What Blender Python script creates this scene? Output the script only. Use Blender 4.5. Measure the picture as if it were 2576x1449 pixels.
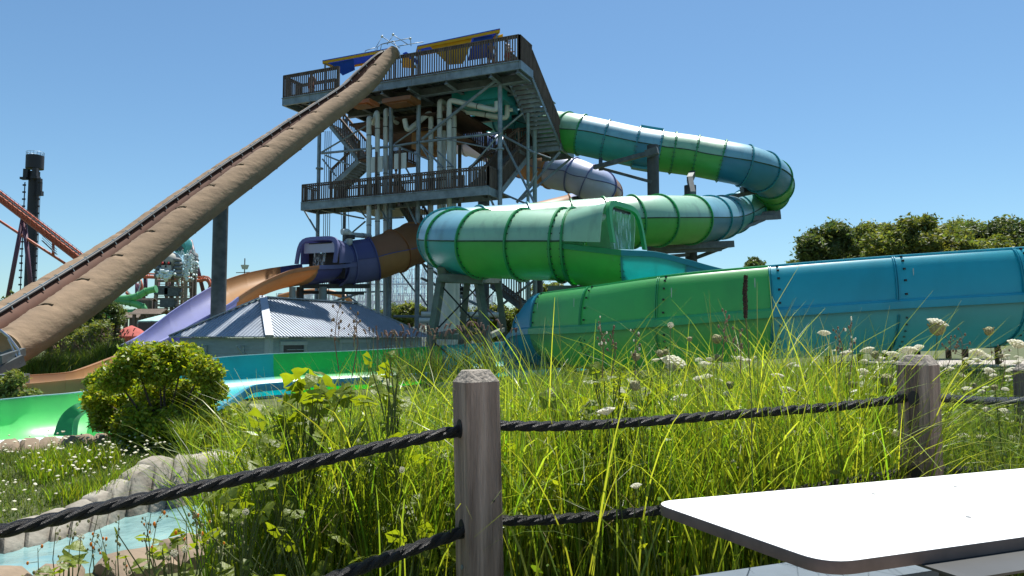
import bpy, math, random
import numpy as np
from mathutils import Vector, Matrix
rad = math.radians
RN = random.Random(7)
sc = bpy.context.scene
for o in list(bpy.data.objects):
    bpy.data.objects.remove(o)

# ------------------------------------------------------------------ camera, sky, sun, exposure
FPX, PIT, CH, SC = 1900.0, rad(3.76), 1.25, 1.27
cam = bpy.data.cameras.new('camera'); cam_o = bpy.data.objects.new('camera', cam)
sc.collection.objects.link(cam_o); sc.camera = cam_o
cam.sensor_width = 36.0; cam.lens = FPX/2576*36; cam.clip_start = 0.05; cam.clip_end = 9000
cam_o.location = (0, 0, CH); cam_o.rotation_euler = (math.pi/2+PIT, 0, 0)
SUN_EL, SUN_AZ = rad(69), rad(24)          # azimuth to the right of the view
world = bpy.data.worlds.new('World'); sc.world = world; world.use_nodes = True
wn = world.node_tree; bg = wn.nodes['Background']
sky = wn.nodes.new('ShaderNodeTexSky'); sky.sky_type = 'NISHITA'; sky.sun_disc = False
sky.sun_elevation = SUN_EL; sky.sun_rotation = SUN_AZ
sky.air_density = 1.0; sky.dust_density = 0.4; sky.ozone_density = 2.2; sky.altitude = 0
tint = wn.nodes.new('ShaderNodeMixRGB'); tint.blend_type = 'MULTIPLY'; tint.inputs[0].default_value = 1; tint.inputs[2].default_value = (.71, .91, .98, 1)
wn.links.new(sky.outputs[0], tint.inputs[1]); wn.links.new(tint.outputs[0], bg.inputs[0]); bg.inputs[1].default_value = 0.076
sl = bpy.data.lights.new('sun', 'SUN'); sl.energy = 5.0; sl.angle = rad(0.53); sl.color = (1, .96, .9)
so = bpy.data.objects.new('sun', sl); sc.collection.objects.link(so)
sdir = Vector((math.sin(SUN_AZ)*math.cos(SUN_EL), math.cos(SUN_AZ)*math.cos(SUN_EL), math.sin(SUN_EL)))
so.rotation_euler = sdir.to_track_quat('Z', 'Y').to_euler(); so.location = (0, 0, 40)
sc.view_settings.view_transform = 'Standard'; sc.view_settings.look = 'None'
sc.view_settings.gamma = 1; sc.view_settings.exposure = 0.85
try: sc.view_settings.use_curve_mapping = False
except Exception: pass
sc.cycles.max_bounces = 8; sc.cycles.transparent_max_bounces = 12

# ------------------------------------------------------------------ helpers
def W(px, py, Y):
    a = (px-1288)/FPX; b = (724.5-py)/FPX
    dy = math.cos(PIT)-b*math.sin(PIT); dz = math.sin(PIT)+b*math.cos(PIT)
    t = Y/dy
    return Vector((a*t, Y, CH+dz*t))
def WF(px, py, Y): return W(px, py, Y*SC)
def WZ(px, py, z):
    b = (724.5-py)/FPX
    dy = math.cos(PIT)-b*math.sin(PIT); dz = math.sin(PIT)+b*math.cos(PIT)
    t = (z-CH)/dz
    return Vector(((px-1288)/FPX*t, dy*t, z))
COL = sc.collection
ORG = {}
def tag(o, label=None, cat=None, group=None, kind=None):
    if label: o['label'] = label
    if cat: o['category'] = cat
    if group: o['group'] = group
    if kind: o['kind'] = kind
    return o
def thing(name, label, cat, loc=(0, 0, 0), group=None):
    o = bpy.data.objects.new(name, None); COL.objects.link(o); o.location = loc
    o.empty_display_size = .1
    ORG[o] = Vector(loc); return tag(o, label, cat, group)
class MB:
    def __init__(s): s.v = []; s.f = []
    def add(s, vs, fs):
        n = len(s.v); s.v += [tuple(v) for v in vs]; s.f += [tuple(i+n for i in f) for f in fs]
    def box(s, c, d, rz=0, m=None):
        x, y, z = d[0]/2, d[1]/2, d[2]/2
        vs = [Vector((sx*x, sy*y, sz*z)) for sz in (-1, 1) for sy in (-1, 1) for sx in (-1, 1)]
        M_ = m if m is not None else Matrix.Rotation(rz, 3, 'Z')
        c = Vector(c)
        s.add([c+M_@v for v in vs], [(0, 2, 3, 1), (4, 5, 7, 6), (0, 1, 5, 4), (2, 6, 7, 3), (0, 4, 6, 2), (1, 3, 7, 5)])
    def bar(s, p, q, w, h=None, up=(0, 0, 1)):
        p, q = Vector(p), Vector(q); h = h or w; t = (q-p)
        if t.length < 1e-6: return
        L = t.length; t.normalize(); u = Vector(up)
        if abs(t.dot(u)) > .98: u = Vector((0, 1, 0))
        a = t.cross(u).normalized(); b = a.cross(t)
        m = Matrix((a, t, b)).transposed()
        s.box((p+q)/2, (w, L, h), m=m)
    def tube(s, pts, r, n=8, cap=True):
        pts = [Vector(p) for p in pts]; k = len(pts)
        rs = r if isinstance(r, (list, tuple)) else [r]*k
        vs = []; fs = []
        pa = None
        for i, p in enumerate(pts):
            t = (pts[min(i+1, k-1)]-pts[max(i-1, 0)])
            if t.length < 1e-9: t = Vector((0, 0, 1))
            t.normalize()
            if pa is None:
                u = Vector((0, 0, 1)) if abs(t.z) < .9 else Vector((1, 0, 0))
                a = t.cross(u).normalized()
            else:
                a = (pa-t*pa.dot(t)).normalized()
            pa = a; b = a.cross(t)
            for j in range(n):
                th = 2*math.pi*j/n
                vs.append(p+(a*math.cos(th)+b*math.sin(th))*rs[i])
        for i in range(k-1):
            for j in range(n):
                fs.append((i*n+j, i*n+(j+1) % n, (i+1)*n+(j+1) % n, (i+1)*n+j))
        if cap:
            fs.append(tuple(range(n-1, -1, -1))); fs.append(tuple((k-1)*n+j for j in range(n)))
        s.add(vs, fs)
    def cyl(s, p, q, r, n=12, r2=None): s.tube([p, q], [r, r if r2 is None else r2], n)
    def ell(s, c, rx, ry, rz, nu=12, nv=8, jit=0, rn=None):
        vs = []; fs = []
        for i in range(nv+1):
            ph = math.pi*i/nv
            for j in range(nu):
                th = 2*math.pi*j/nu; k = 1+(rn.uniform(-jit, jit) if rn else 0)
                vs.append((c[0]+rx*k*math.sin(ph)*math.cos(th), c[1]+ry*k*math.sin(ph)*math.sin(th), c[2]+rz*k*math.cos(ph)))
        for i in range(nv):
            for j in range(nu):
                fs.append((i*nu+j, (i+1)*nu+j, (i+1)*nu+(j+1) % nu, i*nu+(j+1) % nu))
        s.add(vs, fs)
def mesh_of(name, v, f, mat, smooth=False, org=Vector((0, 0, 0))):
    me = bpy.data.meshes.new(name)
    if isinstance(v, np.ndarray):
        v = v-np.array(org)[None, :]
        nf, k = f.shape
        me.vertices.add(len(v)); me.vertices.foreach_set('co', v.astype(np.float32).ravel())
        me.loops.add(nf*k); me.loops.foreach_set('vertex_index', f.astype(np.int32).ravel())
        me.polygons.add(nf); me.polygons.foreach_set('loop_start', np.arange(0, nf*k, k, dtype=np.int32))
        me.update(calc_edges=True)
    else:
        me.from_pydata([(a[0]-org[0], a[1]-org[1], a[2]-org[2]) for a in v], [], f)
    if smooth: me.polygons.foreach_set('use_smooth', [True]*len(me.polygons))
    if mat: me.materials.append(mat)
    me.update(); return me
def ob(name, mb, mat, parent=None, smooth=False, org=None, sharp=None):
    v, f = (mb.v, mb.f) if isinstance(mb, MB) else mb
    if parent is not None: o_ = ORG[parent]
    else: o_ = Vector(org) if org is not None else Vector((0, 0, 0))
    me = mesh_of(name, v, f, mat, smooth, o_)
    if smooth and sharp:
        try: me.set_sharp_from_angle(angle=rad(sharp))
        except Exception: pass
    o = bpy.data.objects.new(name, me); COL.objects.link(o)
    if parent is not None: o.parent = parent; ORG[o] = ORG[parent]
    else: o.location = o_; ORG[o] = o_
    return o
def inst(me, name, loc, parent=None, rot=None, scale=None):
    o = bpy.data.objects.new(name, me); COL.objects.link(o)
    l = Vector(loc)
    if parent is not None: o.parent = parent; l = l-ORG[parent]
    o.location = l; ORG[o] = Vector(loc)
    if rot is not None: o.rotation_euler = rot
    if scale is not None: o.scale = scale if hasattr(scale, '__len__') else (scale,)*3
    return o

def mat(name, c, rough=.5, metal=0., var=.18, scale=3., bump=0., bscale=None, coat=0., transl=0., stretch=(1, 1, 1), c2=None,
        island=0., spec=.5, grime=0., tcol=None, det=5, bdist=.02, gcol=(.02, .02, .015)):
    m = bpy.data.materials.new(name); m.use_nodes = True; nt = m.node_tree; N = nt.nodes; L = nt.links
    b = N['Principled BSDF']; out = N['Material Output']
    geo = N.new('ShaderNodeNewGeometry'); mp = N.new('ShaderNodeMapping'); mp.inputs['Scale'].default_value = stretch
    L.new(geo.outputs['Position'], mp.inputs['Vector'])
    nz = N.new('ShaderNodeTexNoise'); nz.inputs['Scale'].default_value = scale; nz.inputs['Detail'].default_value = det
    nz.inputs['Roughness'].default_value = .62
    L.new(mp.outputs[0], nz.inputs['Vector'])
    rp = N.new('ShaderNodeValToRGB'); rp.color_ramp.elements[0].position = .3; rp.color_ramp.elements[1].position = .7
    a0 = [x*(1-var) for x in c]; a1 = [min(1, x*(1+var)) for x in (c2 or c)]
    rp.color_ramp.elements[0].color = (*a0, 1); rp.color_ramp.elements[1].color = (*a1, 1)
    L.new(nz.outputs['Fac'], rp.inputs[0]); col = rp.outputs[0]
    if island:
        hs = N.new('ShaderNodeHueSaturation'); mr = N.new('ShaderNodeMapRange')
        mr.inputs['To Min'].default_value = 1-island; mr.inputs['To Max'].default_value = 1+island
        L.new(geo.outputs['Random Per Island'], mr.inputs[0]); L.new(mr.outputs[0], hs.inputs['Value'])
        m2 = N.new('ShaderNodeMath'); m2.operation = 'MULTIPLY_ADD'; m2.inputs[1].default_value = 7.31; m2.inputs[2].default_value = 0
        fr = N.new('ShaderNodeMath'); fr.operation = 'FRACT'; L.new(geo.outputs['Random Per Island'], m2.inputs[0]); L.new(m2.outputs[0], fr.inputs[0])
        m3 = N.new('ShaderNodeMapRange'); m3.inputs['To Min'].default_value = .5-.07*min(1, island*1.6); m3.inputs['To Max'].default_value = .5+.035*min(1, island*1.6)
        L.new(fr.outputs[0], m3.inputs[0]); L.new(m3.outputs[0], hs.inputs['Hue']); L.new(col, hs.inputs['Color']); col = hs.outputs[0]
    if grime:
        n2 = N.new('ShaderNodeTexNoise'); n2.inputs['Scale'].default_value = scale*2.3; n2.inputs['Detail'].default_value = 8
        mp2 = N.new('ShaderNodeMapping'); mp2.inputs['Scale'].default_value = (1, 1, .35); L.new(geo.outputs['Position'], mp2.inputs['Vector']); L.new(mp2.outputs[0], n2.inputs['Vector'])
        r2 = N.new('ShaderNodeMapRange'); r2.inputs['From Min'].default_value = .52; r2.inputs['From Max'].default_value = .8
        r2.inputs['To Max'].default_value = grime; L.new(n2.outputs['Fac'], r2.inputs[0])
        mx = N.new('ShaderNodeMixRGB'); mx.inputs[2].default_value = (*gcol, 1)
        L.new(r2.outputs[0], mx.inputs[0]); L.new(col, mx.inputs[1]); col = mx.outputs[0]
    L.new(col, b.inputs['Base Color']); b.inputs['Roughness'].default_value = rough; b.inputs['Metallic'].default_value = metal
    b.inputs['Specular IOR Level'].default_value = spec
    if coat: b.inputs['Coat Weight'].default_value = coat; b.inputs['Coat Roughness'].default_value = .33; b.inputs['Coat IOR'].default_value = 1.62
    if bump:
        bn = N.new('ShaderNodeTexNoise'); bn.inputs['Scale'].default_value = bscale or scale*4; bn.inputs['Detail'].default_value = 6
        L.new(mp.outputs[0], bn.inputs['Vector']); bp = N.new('ShaderNodeBump'); bp.inputs['Strength'].default_value = bump
        bp.inputs['Distance'].default_value = bdist; L.new(bn.outputs['Fac'], bp.inputs['Height']); L.new(bp.outputs[0], b.inputs['Normal'])
    if transl:
        tr = N.new('ShaderNodeBsdfTranslucent'); ms = N.new('ShaderNodeMixShader'); ms.inputs[0].default_value = transl
        if tcol:
            mm = N.new('ShaderNodeMixRGB'); mm.blend_type = 'MULTIPLY'; mm.inputs[0].default_value = 1; mm.inputs[2].default_value = (*tcol, 1)
            L.new(col, mm.inputs[1]); L.new(mm.outputs[0], tr.inputs[0])
        else: L.new(col, tr.inputs[0])
        L.new(b.outputs[0], ms.inputs[1]); L.new(tr.outputs[0], ms.inputs[2]); L.new(ms.outputs[0], out.inputs[0])
    return m
M = {}
def fg(n, c, **k):
    kw = dict(rough=.5, coat=.6, var=.06, scale=1.3, transl=.42, grime=.10, bump=.04, bscale=2); kw.update(k)
    M[n] = mat('fibreglass_'+n, c, **kw)
fg('green', (.08, .52, .10), tcol=(1.4, 1.4, 1.4)); fg('green_sunlit', (.27, .52, .34), grime=.4, transl=.15, coat=1., rough=.42)  # second green is paler for upper panels: sun and sky sheen put into colour
fg('teal', (.04, .44, .44), tcol=(1.4, 1.5, 1.5)); fg('blue', (.025, .30, .46)); fg('blue_sunlit', (.19, .45, .54), grime=.35, transl=.15, coat=1., rough=.42)  # last blue is the upper-panel tone, lightened in its colour for the sunlit top
fg('green_rim', (.03, .38, .12)); fg('teal_rim', (.03, .36, .42)); fg('bgreen', (.05, .62, .16), transl=.5, tcol=(1.4, 1.4, 1.4)); fg('bteal', (.015, .54, .58), transl=.5, tcol=(1.4, 1.4, 1.4))
fg('inner_green', (.22, .72, .28), transl=.6, tcol=(1.5, 1.3, 1.5)); fg('orange', (.50, .27, .10), coat=.15, rough=.65); fg('orange_faded', (.50, .27, .11)); fg('rust', (.36, .155, .055), coat=.3)
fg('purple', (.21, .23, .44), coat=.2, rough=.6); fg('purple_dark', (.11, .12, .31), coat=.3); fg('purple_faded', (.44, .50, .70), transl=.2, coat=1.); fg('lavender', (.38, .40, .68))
fg('pale_rim', (.35,.55,.58)); fg('far_green', (.16, .5, .2)); fg('far_teal', (.1, .42, .42))
M['tan'] = mat('tan_fabric', (.215, .15, .092), rough=.95, var=.16, scale=1.2, bump=.4, bscale=2.6, bdist=.10, stretch=(1, 1, 1.8), grime=.1, gcol=(.12, .09, .06))
M['tan_patch'] = mat('tan_tape', (.33, .25, .155), rough=.8)
M['brown_in'] = mat('brown_flume', (.10, .040, .02), rough=.8, var=.2)
M['steel'] = mat('galvanised_steel', (.20, .245, .27), rough=.5, metal=.35, var=.35, scale=2.2, grime=.35, gcol=(.25, .29, .3))
M['steel_d'] = mat('dark_steel', (.09, .105, .108), rough=.6, metal=.25, var=.35, scale=3)
M['col_teal'] = mat('pale_teal_steel', (.20, .27, .26), rough=.5, var=.15)
M['col_dark'] = mat('black_steel', (.035, .037, .036), rough=.55, var=.3, scale=2, grime=.1, gcol=(.2, .2, .2))
M['col_olive'] = mat('olive_steel', (.10, .115, .09), rough=.6, var=.3)
M['pvc'] = mat('white_pvc', (.52, .56, .53), rough=.35, var=.08, grime=.12)
M['strap'] = mat('black_strap', (.02, .02, .02), rough=.6)
M['wood_rail'] = mat('stained_timber', (.12, .09, .072), rough=.85, var=.45, scale=5, stretch=(1, 1, .15))
M['wood_dark'] = mat('dark_timber', (.06, .035, .025), rough=.85, var=.4, scale=5)
M['yellow'] = mat('yellow_canvas', (.75, .48, .03), rough=.85, transl=.4, var=.08)
M['cblue'] = mat('blue_canvas', (.02, .10, .48), rough=.85, transl=.4, var=.08)
M['roof'] = mat('ribbed_metal', (.36, .40, .45), rough=.42, metal=.35, var=.1, scale=1.5, grime=.12)
M['siding'] = mat('painted_siding', (.30, .40, .41), rough=.7, var=.12, scale=3, stretch=(1, 1, 4))
M['trim'] = mat('painted_trim', (.38, .47, .47), rough=.6, var=.08)
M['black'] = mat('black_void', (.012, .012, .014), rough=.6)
M['glassy'] = mat('dark_louvre', (.03, .04, .045), rough=.4)
M['red_track'] = mat('orange_track_paint', (.46, .12, .055), rough=.5, var=.12)
M['maroon'] = mat('maroon_paint', (.11, .045, .07), rough=.5, var=.2)
M['tower_b'] = mat('black_tower_paint', (.025, .022, .026), rough=.6, var=.2)
M['white_lat'] = mat('white_lattice', (.6, .62, .65), rough=.6)
M['blue_lat'] = mat('blue_lattice', (.15, .25, .45), rough=.6)
M['stone'] = mat('cast_stone', (.24, .205, .16), rough=.9, var=.3, scale=3.5, bump=.7, bscale=14, c2=(.25, .235, .195), grime=.35, gcol=(.12, .1, .07))
M['stone_warm'] = mat('cast_stone_warm', (.20, .15, .10), rough=.9, var=.2, scale=5, bump=.5, bscale=18)
M['concrete'] = mat('concrete', (.33, .30, .26), rough=.9, var=.14, scale=2, bump=.2)
M['soil'] = mat('soil', (.05, .045, .025), rough=1, var=.4, scale=4, c2=(.06, .075, .02), bump=.6)
M['post'] = mat('weathered_post', (.19, .128, .10), rough=.85, var=.55, scale=7, stretch=(3.4, 3.4, .2), bump=1.0, bscale=26, c2=(.25, .195, .165), det=9)
M['post_end'] = mat('post_end_grain', (.26, .23, .19), rough=.9, var=.35, scale=30, bump=.6, bscale=60)
M['rope'] = mat('black_rope', (.012, .012, .013), rough=.42, var=.3, scale=60, bump=1.0, bscale=420, spec=.6)
M['table'] = mat('white_laminate', (.82, .82, .8), rough=.5, var=.02)
M['edge'] = mat('brown_edge_band', (.10, .072, .066), rough=.5, var=.25, scale=12, grime=.2)
M['bench'] = mat('grey_bench', (.09, .12, .15), rough=.8, var=.1, scale=8)
M['metal'] = mat('bright_metal', (.5, .5, .5), rough=.3, metal=.9)
M['grass'] = mat('grass_blade', (.13, .20, .018), rough=.42, var=.3, scale=2, transl=.5, island=.5, tcol=(2.0, 2.05, .7), spec=.7)
M['grass_y'] = mat('reed_blade', (.20, .27, .04), rough=.4, var=.25, scale=2, transl=.55, island=.35, tcol=(2.0, 1.9, .7), spec=.8)
M['lawn'] = mat('lawn_blade', (.10, .16, .022), rough=.6, var=.3, scale=2, transl=.4, island=.4, tcol=(1.7, 1.7, .7))
M['bushleaf'] = mat('yellow_green_leaf', (.18, .26, .018), rough=.5, var=.3, scale=3, transl=.42, island=.45, tcol=(2.0, 1.8, .6))
M['leaf'] = mat('tree_leaf', (.12, .16, .04), rough=.6, var=.35, scale=.6, transl=.35, island=.45, tcol=(1.8, 1.7, .7))
M['leaf_dark'] = mat('dark_tree_leaf', (.085, .125, .035), rough=.6, var=.35, scale=.6, transl=.3, island=.45, tcol=(1.6, 1.6, .8))
M['vine'] = mat('broad_leaf', (.13, .21, .015), rough=.45, var=.3, scale=9, transl=.5, island=.3, tcol=(2.0, 1.9, .6), bump=.3, bscale=60)
M['stem'] = mat('plant_stem', (.09, .12, .03), rough=.6, transl=.2)
M['stem_b'] = mat('dry_stem', (.13, .09, .05), rough=.8)
M['umbel'] = mat('white_floret', (.72, .70, .56), rough=.8, var=.12, scale=60, transl=.35)
M['seed'] = mat('green_seed_head', (.25, .24, .11), rough=.8, var=.3, scale=50, bump=.8, bscale=90)
M['oflower'] = mat('orange_petal', (.75, .25, .01), rough=.7, transl=.3)
M['dry'] = mat('dry_grass_blade', (.34, .27, .14), rough=.7, transl=.3, island=.25)
M['cattail'] = mat('dark_seed_spike', (.025, .014, .009), rough=1, var=.5, scale=80, bump=1, bscale=150)
M['bark'] = mat('bark', (.07, .05, .035), rough=.95, var=.4, scale=6, bump=.8)
M['plume'] = mat('grass_plume', (.30, .22, .16), rough=.9, transl=.4, island=.3)
def water_mat(name, c, rough, foam=0.):
    m = mat(name, c, rough=rough, var=.25, scale=.9, spec=.6, bump=1.0, bscale=5, c2=(min(1, c[0]*1.6), min(1, c[1]*1.3), min(1, c[2]*1.2)))
    return m
M['water'] = water_mat('pool_water', (.12, .25, .26), .1)
M['foam'] = mat('white_water', (.75, .85, .82), rough=.5, var=.12, scale=4, bump=.8)
def curtain_mat():
    m = bpy.data.materials.new('falling_water'); m.use_nodes = True; nt = m.node_tree; N = nt.nodes; L = nt.links
    b = N['Principled BSDF']; b.inputs['Base Color'].default_value = (.8, .9, .95, 1); b.inputs['Roughness'].default_value = .15
    geo = N.new('ShaderNodeNewGeometry'); mp = N.new('ShaderNodeMapping'); mp.inputs['Scale'].default_value = (15, 15, 2.2)
    L.new(geo.outputs['Position'], mp.inputs[0]); nz = N.new('ShaderNodeTexNoise'); nz.inputs['Scale'].default_value = 1.2; nz.inputs['Detail'].default_value = 6
    L.new(mp.outputs[0], nz.inputs[0]); mr = N.new('ShaderNodeMapRange'); mr.inputs['From Min'].default_value = .46; mr.inputs['From Max'].default_value = .66
    mr.inputs['To Min'].default_value = .04; mr.inputs['To Max'].default_value = .5
    L.new(nz.outputs['Fac'], mr.inputs[0]); tp = N.new('ShaderNodeBsdfTransparent'); ms = N.new('ShaderNodeMixShader')
    L.new(mr.outputs[0], ms.inputs[0]); L.new(tp.outputs[0], ms.inputs[1]); L.new(b.outputs[0], ms.inputs[2]); L.new(ms.outputs[0], N['Material Output'].inputs[0])
    return m
M['curtain'] = curtain_mat()

def catmull(P, per=8):
    P = [Vector(p) for p in P]; out = []; idx = []
    n = len(P)
    for i in range(n-1):
        p0 = P[i-1] if i else P[0]*2-P[1]; p1, p2 = P[i], P[i+1]; p3 = P[i+2] if i+2 < n else P[-1]*2-P[-2]
        idx.append(len(out))
        for k in range(per):
            t = k/per
            out.append(.5*((2*p1)+(p2-p0)*t+(2*p0-5*p1+4*p2-p3)*t*t+(3*p1-p0-3*p2+p3)*t**3))
    idx.append(len(out)); out.append(P[-1]); return out, idx
def frames(C, flat=False):
    fr = []; n = len(C)
    for i in range(n):
        t = C[min(i+1, n-1)]-C[max(i-1, 0)]
        if flat: t.z = 0
        t.normalize(); s = t.cross(Vector((0, 0, 1))).normalized(); fr.append((t, s, s.cross(t)))
    return fr
def sweep(mb, C, fr, prof, closed=True, caps=True):
    """prof: list of (side, up) or function(i)->list"""
    k = None; vs = []; fs = []
    for i, c in enumerate(C):
        pr = prof(i) if callable(prof) else prof
        k = len(pr)
        vs += [c+fr[i][1]*a+fr[i][2]*b for a, b in pr]
    for i in range(len(C)-1):
        for j in range(k if closed else k-1):
            j2 = (j+1) % k
            fs.append((i*k+j, (i+1)*k+j, (i+1)*k+j2, i*k+j2))
    if closed and caps:
        fs.append(tuple(range(k))); fs.append(tuple((len(C)-1)*k+j for j in range(k-1, -1, -1)))
    mb.add(vs, fs)
def thick(pr, t):
    """open polyline -> closed thin band; t>0 offsets to the left of travel"""
    n = len(pr); off = []
    for i in range(n):
        a = pr[max(i-1, 0)]; b = pr[min(i+1, n-1)]; dx, dy = b[0]-a[0], b[1]-a[1]; l = math.hypot(dx, dy) or 1
        off.append((pr[i][0]-dy/l*t, pr[i][1]+dx/l*t))
    return list(pr)+off[::-1]
def arc(r, a0, a1, n=12, cx=0, cy=0, ry=None):
    ry = ry or r
    return [(cx+r*math.cos(rad(a0+(a1-a0)*i/n)), cy+ry*math.sin(rad(a0+(a1-a0)*i/n))) for i in range(n+1)]
# ------------------------------------------------------------------ sky-to-horizon ground
def sstep(t): t = max(0., min(1., t)); return t*t*(3-2*t)
NEAR_BANK = [(-8.5, 6.2), (-4.75, 6.75), (-4.2, 6.85), (-3.85, 7.0), (-3.5, 7.45), (-3.25, 7.75), (-2.8, 8.15), (-2.2, 8.6), (-1.8, 9.2)]
FAR_TOPPX = [(-140, 1385, 8.15), (-60, 1362, 8.35), (0, 1345, 8.5), (65, 1325, 8.8), (130, 1308, 9.1), (185, 1287, 9.4), (240, 1262, 9.65), (282, 1240, 9.95),
             (330, 1208, 10.3), (388, 1174, 10.75), (437, 1153, 11.1), (475, 1154, 11.15), (520, 1163, 11.1), (575, 1171, 11.0), (640, 1175, 10.9), (700, 1180, 10.6)]
FAR_BOTPX = [(-140, 1420, 8.0), (-60, 1400, 8.15), (0, 1384, 8.36), (60, 1370, 8.6), (120, 1355, 8.85), (165, 1345, 9.02), (220, 1333, 9.25), (265, 1315, 9.6),
             (312, 1295, 10.03), (370, 1281, 10.3), (415, 1274, 10.5), (470, 1266, 10.75), (520, 1262, 10.84), (575, 1266, 10.7), (640, 1278, 10.4), (700, 1290, 10.1)]
far_top = [W(*p) for p in FAR_TOPPX]; far_bot = [W(*p) for p in FAR_BOTPX]
for p in far_bot: p.z = -1.1
BASIN = [(x, y+.12) for x, y in NEAR_BANK]+[(p.x-.1, p.y+.32) for p in reversed(far_bot)]
def inside(x, y, poly):
    c = False; j = len(poly)-1
    for i in range(len(poly)):
        xi, yi = poly[i]; xj, yj = poly[j]
        if (yi > y) != (yj > y) and x < (xj-xi)*(y-yi)/(yj-yi)+xi: c = not c
        j = i
    return c
def ground_z(x, y, basin=True):
    if y > 60 or y < -5 or abs(x) > 60: return -1.0
    if basin and -9 < x < -1.5 and 6 < y < 11.5 and inside(x, y, BASIN): return -1.45
    kx = sstep((x+.6)/1.6); right = (1-kx)*(-.35*sstep((y-7)/6)-.65*sstep((y-13)/18))+kx*(-.12*sstep((y-8)/6)-.25*sstep((y-20)/6)-.6*sstep((y-28)/18))
    if y < 6.3: left = -.80*sstep((y-2.6)/3.7)
    else: left = float(np.interp(y, [6.3, 7.2, 8.4, 9.4, 10.3, 11.1, 12, 13, 14, 20], [-.8, -.9, -1.05, -.99, -.80, -.62, -.57, -.55, -.56, -1.0]))
    xb = -1.25-.2*(y-3)
    k = sstep((xb-x)/.9+.5)
    z = right*(1-k)+left*k
    # pool basin of the slide run-out
    if -16 < x < -5.8 and 12.9 < y < 20: z = min(z, -1.1)
    return z
def axis(a, b, h, far):
    v = list(np.arange(a, b+1e-6, h)); s = h*1.6; t = v[0]
    lo = []
    while t > -far: t -= s; lo.append(t); s *= 1.35
    s = h*1.6; t = v[-1]; hi = []
    while t < far: t += s; hi.append(t); s *= 1.35
    return lo[::-1]+v+hi
xs = axis(-10, 9, .16, 5000); ys = axis(2.0, 16, .16, 5000)
gm = MB(); nx, ny = len(xs), len(ys)
gm.v = [(x, y, ground_z(x, y)+(RN.uniform(-.015, .015) if abs(x) < 12 and y < 18 else 0)) for y in ys for x in xs]
gm.f = [(j*nx+i, j*nx+i+1, (j+1)*nx+i+1, (j+1)*nx+i) for j in range(ny-1) for i in range(nx-1)]
M['ground'] = mat('meadow_ground', (.05, .07, .018), rough=1, var=.35, scale=1.2, c2=(.075, .085, .03), bump=.5, bscale=12)
tag(ob('ground', gm, M['ground'], smooth=True), kind='structure')
pv = MB(); 
for (x0, y0, x1, y1, z, nm) in [(2.15, 1.0, 7.5, 4.9, .012, 'patio'),]:
    pass
pv.box((4.6, 2.6, .0), (5.2, 3.9, .05)); tag(ob('patio_paving', pv, mat('tan_paving', (.42, .33, .24), rough=.9, var=.2, scale=6, bump=.3)), kind='structure')
pv = MB(); pv.box((5, -12.5, .0), (60, 27, .04)); tag(ob('terrace_paving', pv, bpy.data.materials['tan_paving']), kind='structure')
pk = MB(); pk.box((54, 66, -.97), (44, 16, .06)); tag(ob('plaza_pavement', pk, M['concrete']), kind='structure')
pk = MB(); pk.box((-30, 54, -.96), (34, 14, .06)); tag(ob('midway_pavement', pk, mat('pinkish_paving', (.40, .32, .28), rough=.9)), kind='structure')
# wet dark gravel bed below the flume
# lazy river water, its far stone wall and near bank
wm = MB(); nb = NEAR_BANK; fb = far_bot
a = [Vector((x, y-.1, -1.1)) for x, y in nb]; b = [Vector((p.x, p.y+.25, -1.1)) for p in fb]
A2, _ = catmull(a, 3); B2, _ = catmull(b, 3)
n_ = 40
def resample(P, n):
    L = [0]
    for i in range(1, len(P)): L.append(L[-1]+(P[i]-P[i-1]).length)
    out = []; j = 0
    for k in range(n):
        s = L[-1]*k/(n-1)
        while j < len(L)-2 and L[j+1] < s: j += 1
        t = (s-L[j])/max(1e-9, L[j+1]-L[j]); out.append(P[j].lerp(P[j+1], min(1, t)))
    return out
A3, B3 = resample(A2, n_), resample(B2, n_)
for i in range(n_):
    for k in range(9): wm.v.append(tuple(A3[i].lerp(B3[i], k/8)))
for i in range(n_-1):
    for k in range(8): wm.f.append((i*9+k, (i+1)*9+k, (i+1)*9+k+1, i*9+k+1))
tag(ob('river_water', wm, M['water'], smooth=True), kind='structure')
wall = thing('river_wall', 'curving wall of cast stone blocks holding the pale blue channel beside the lawn', 'wall', (-5, 9.5, -1.1))
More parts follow.
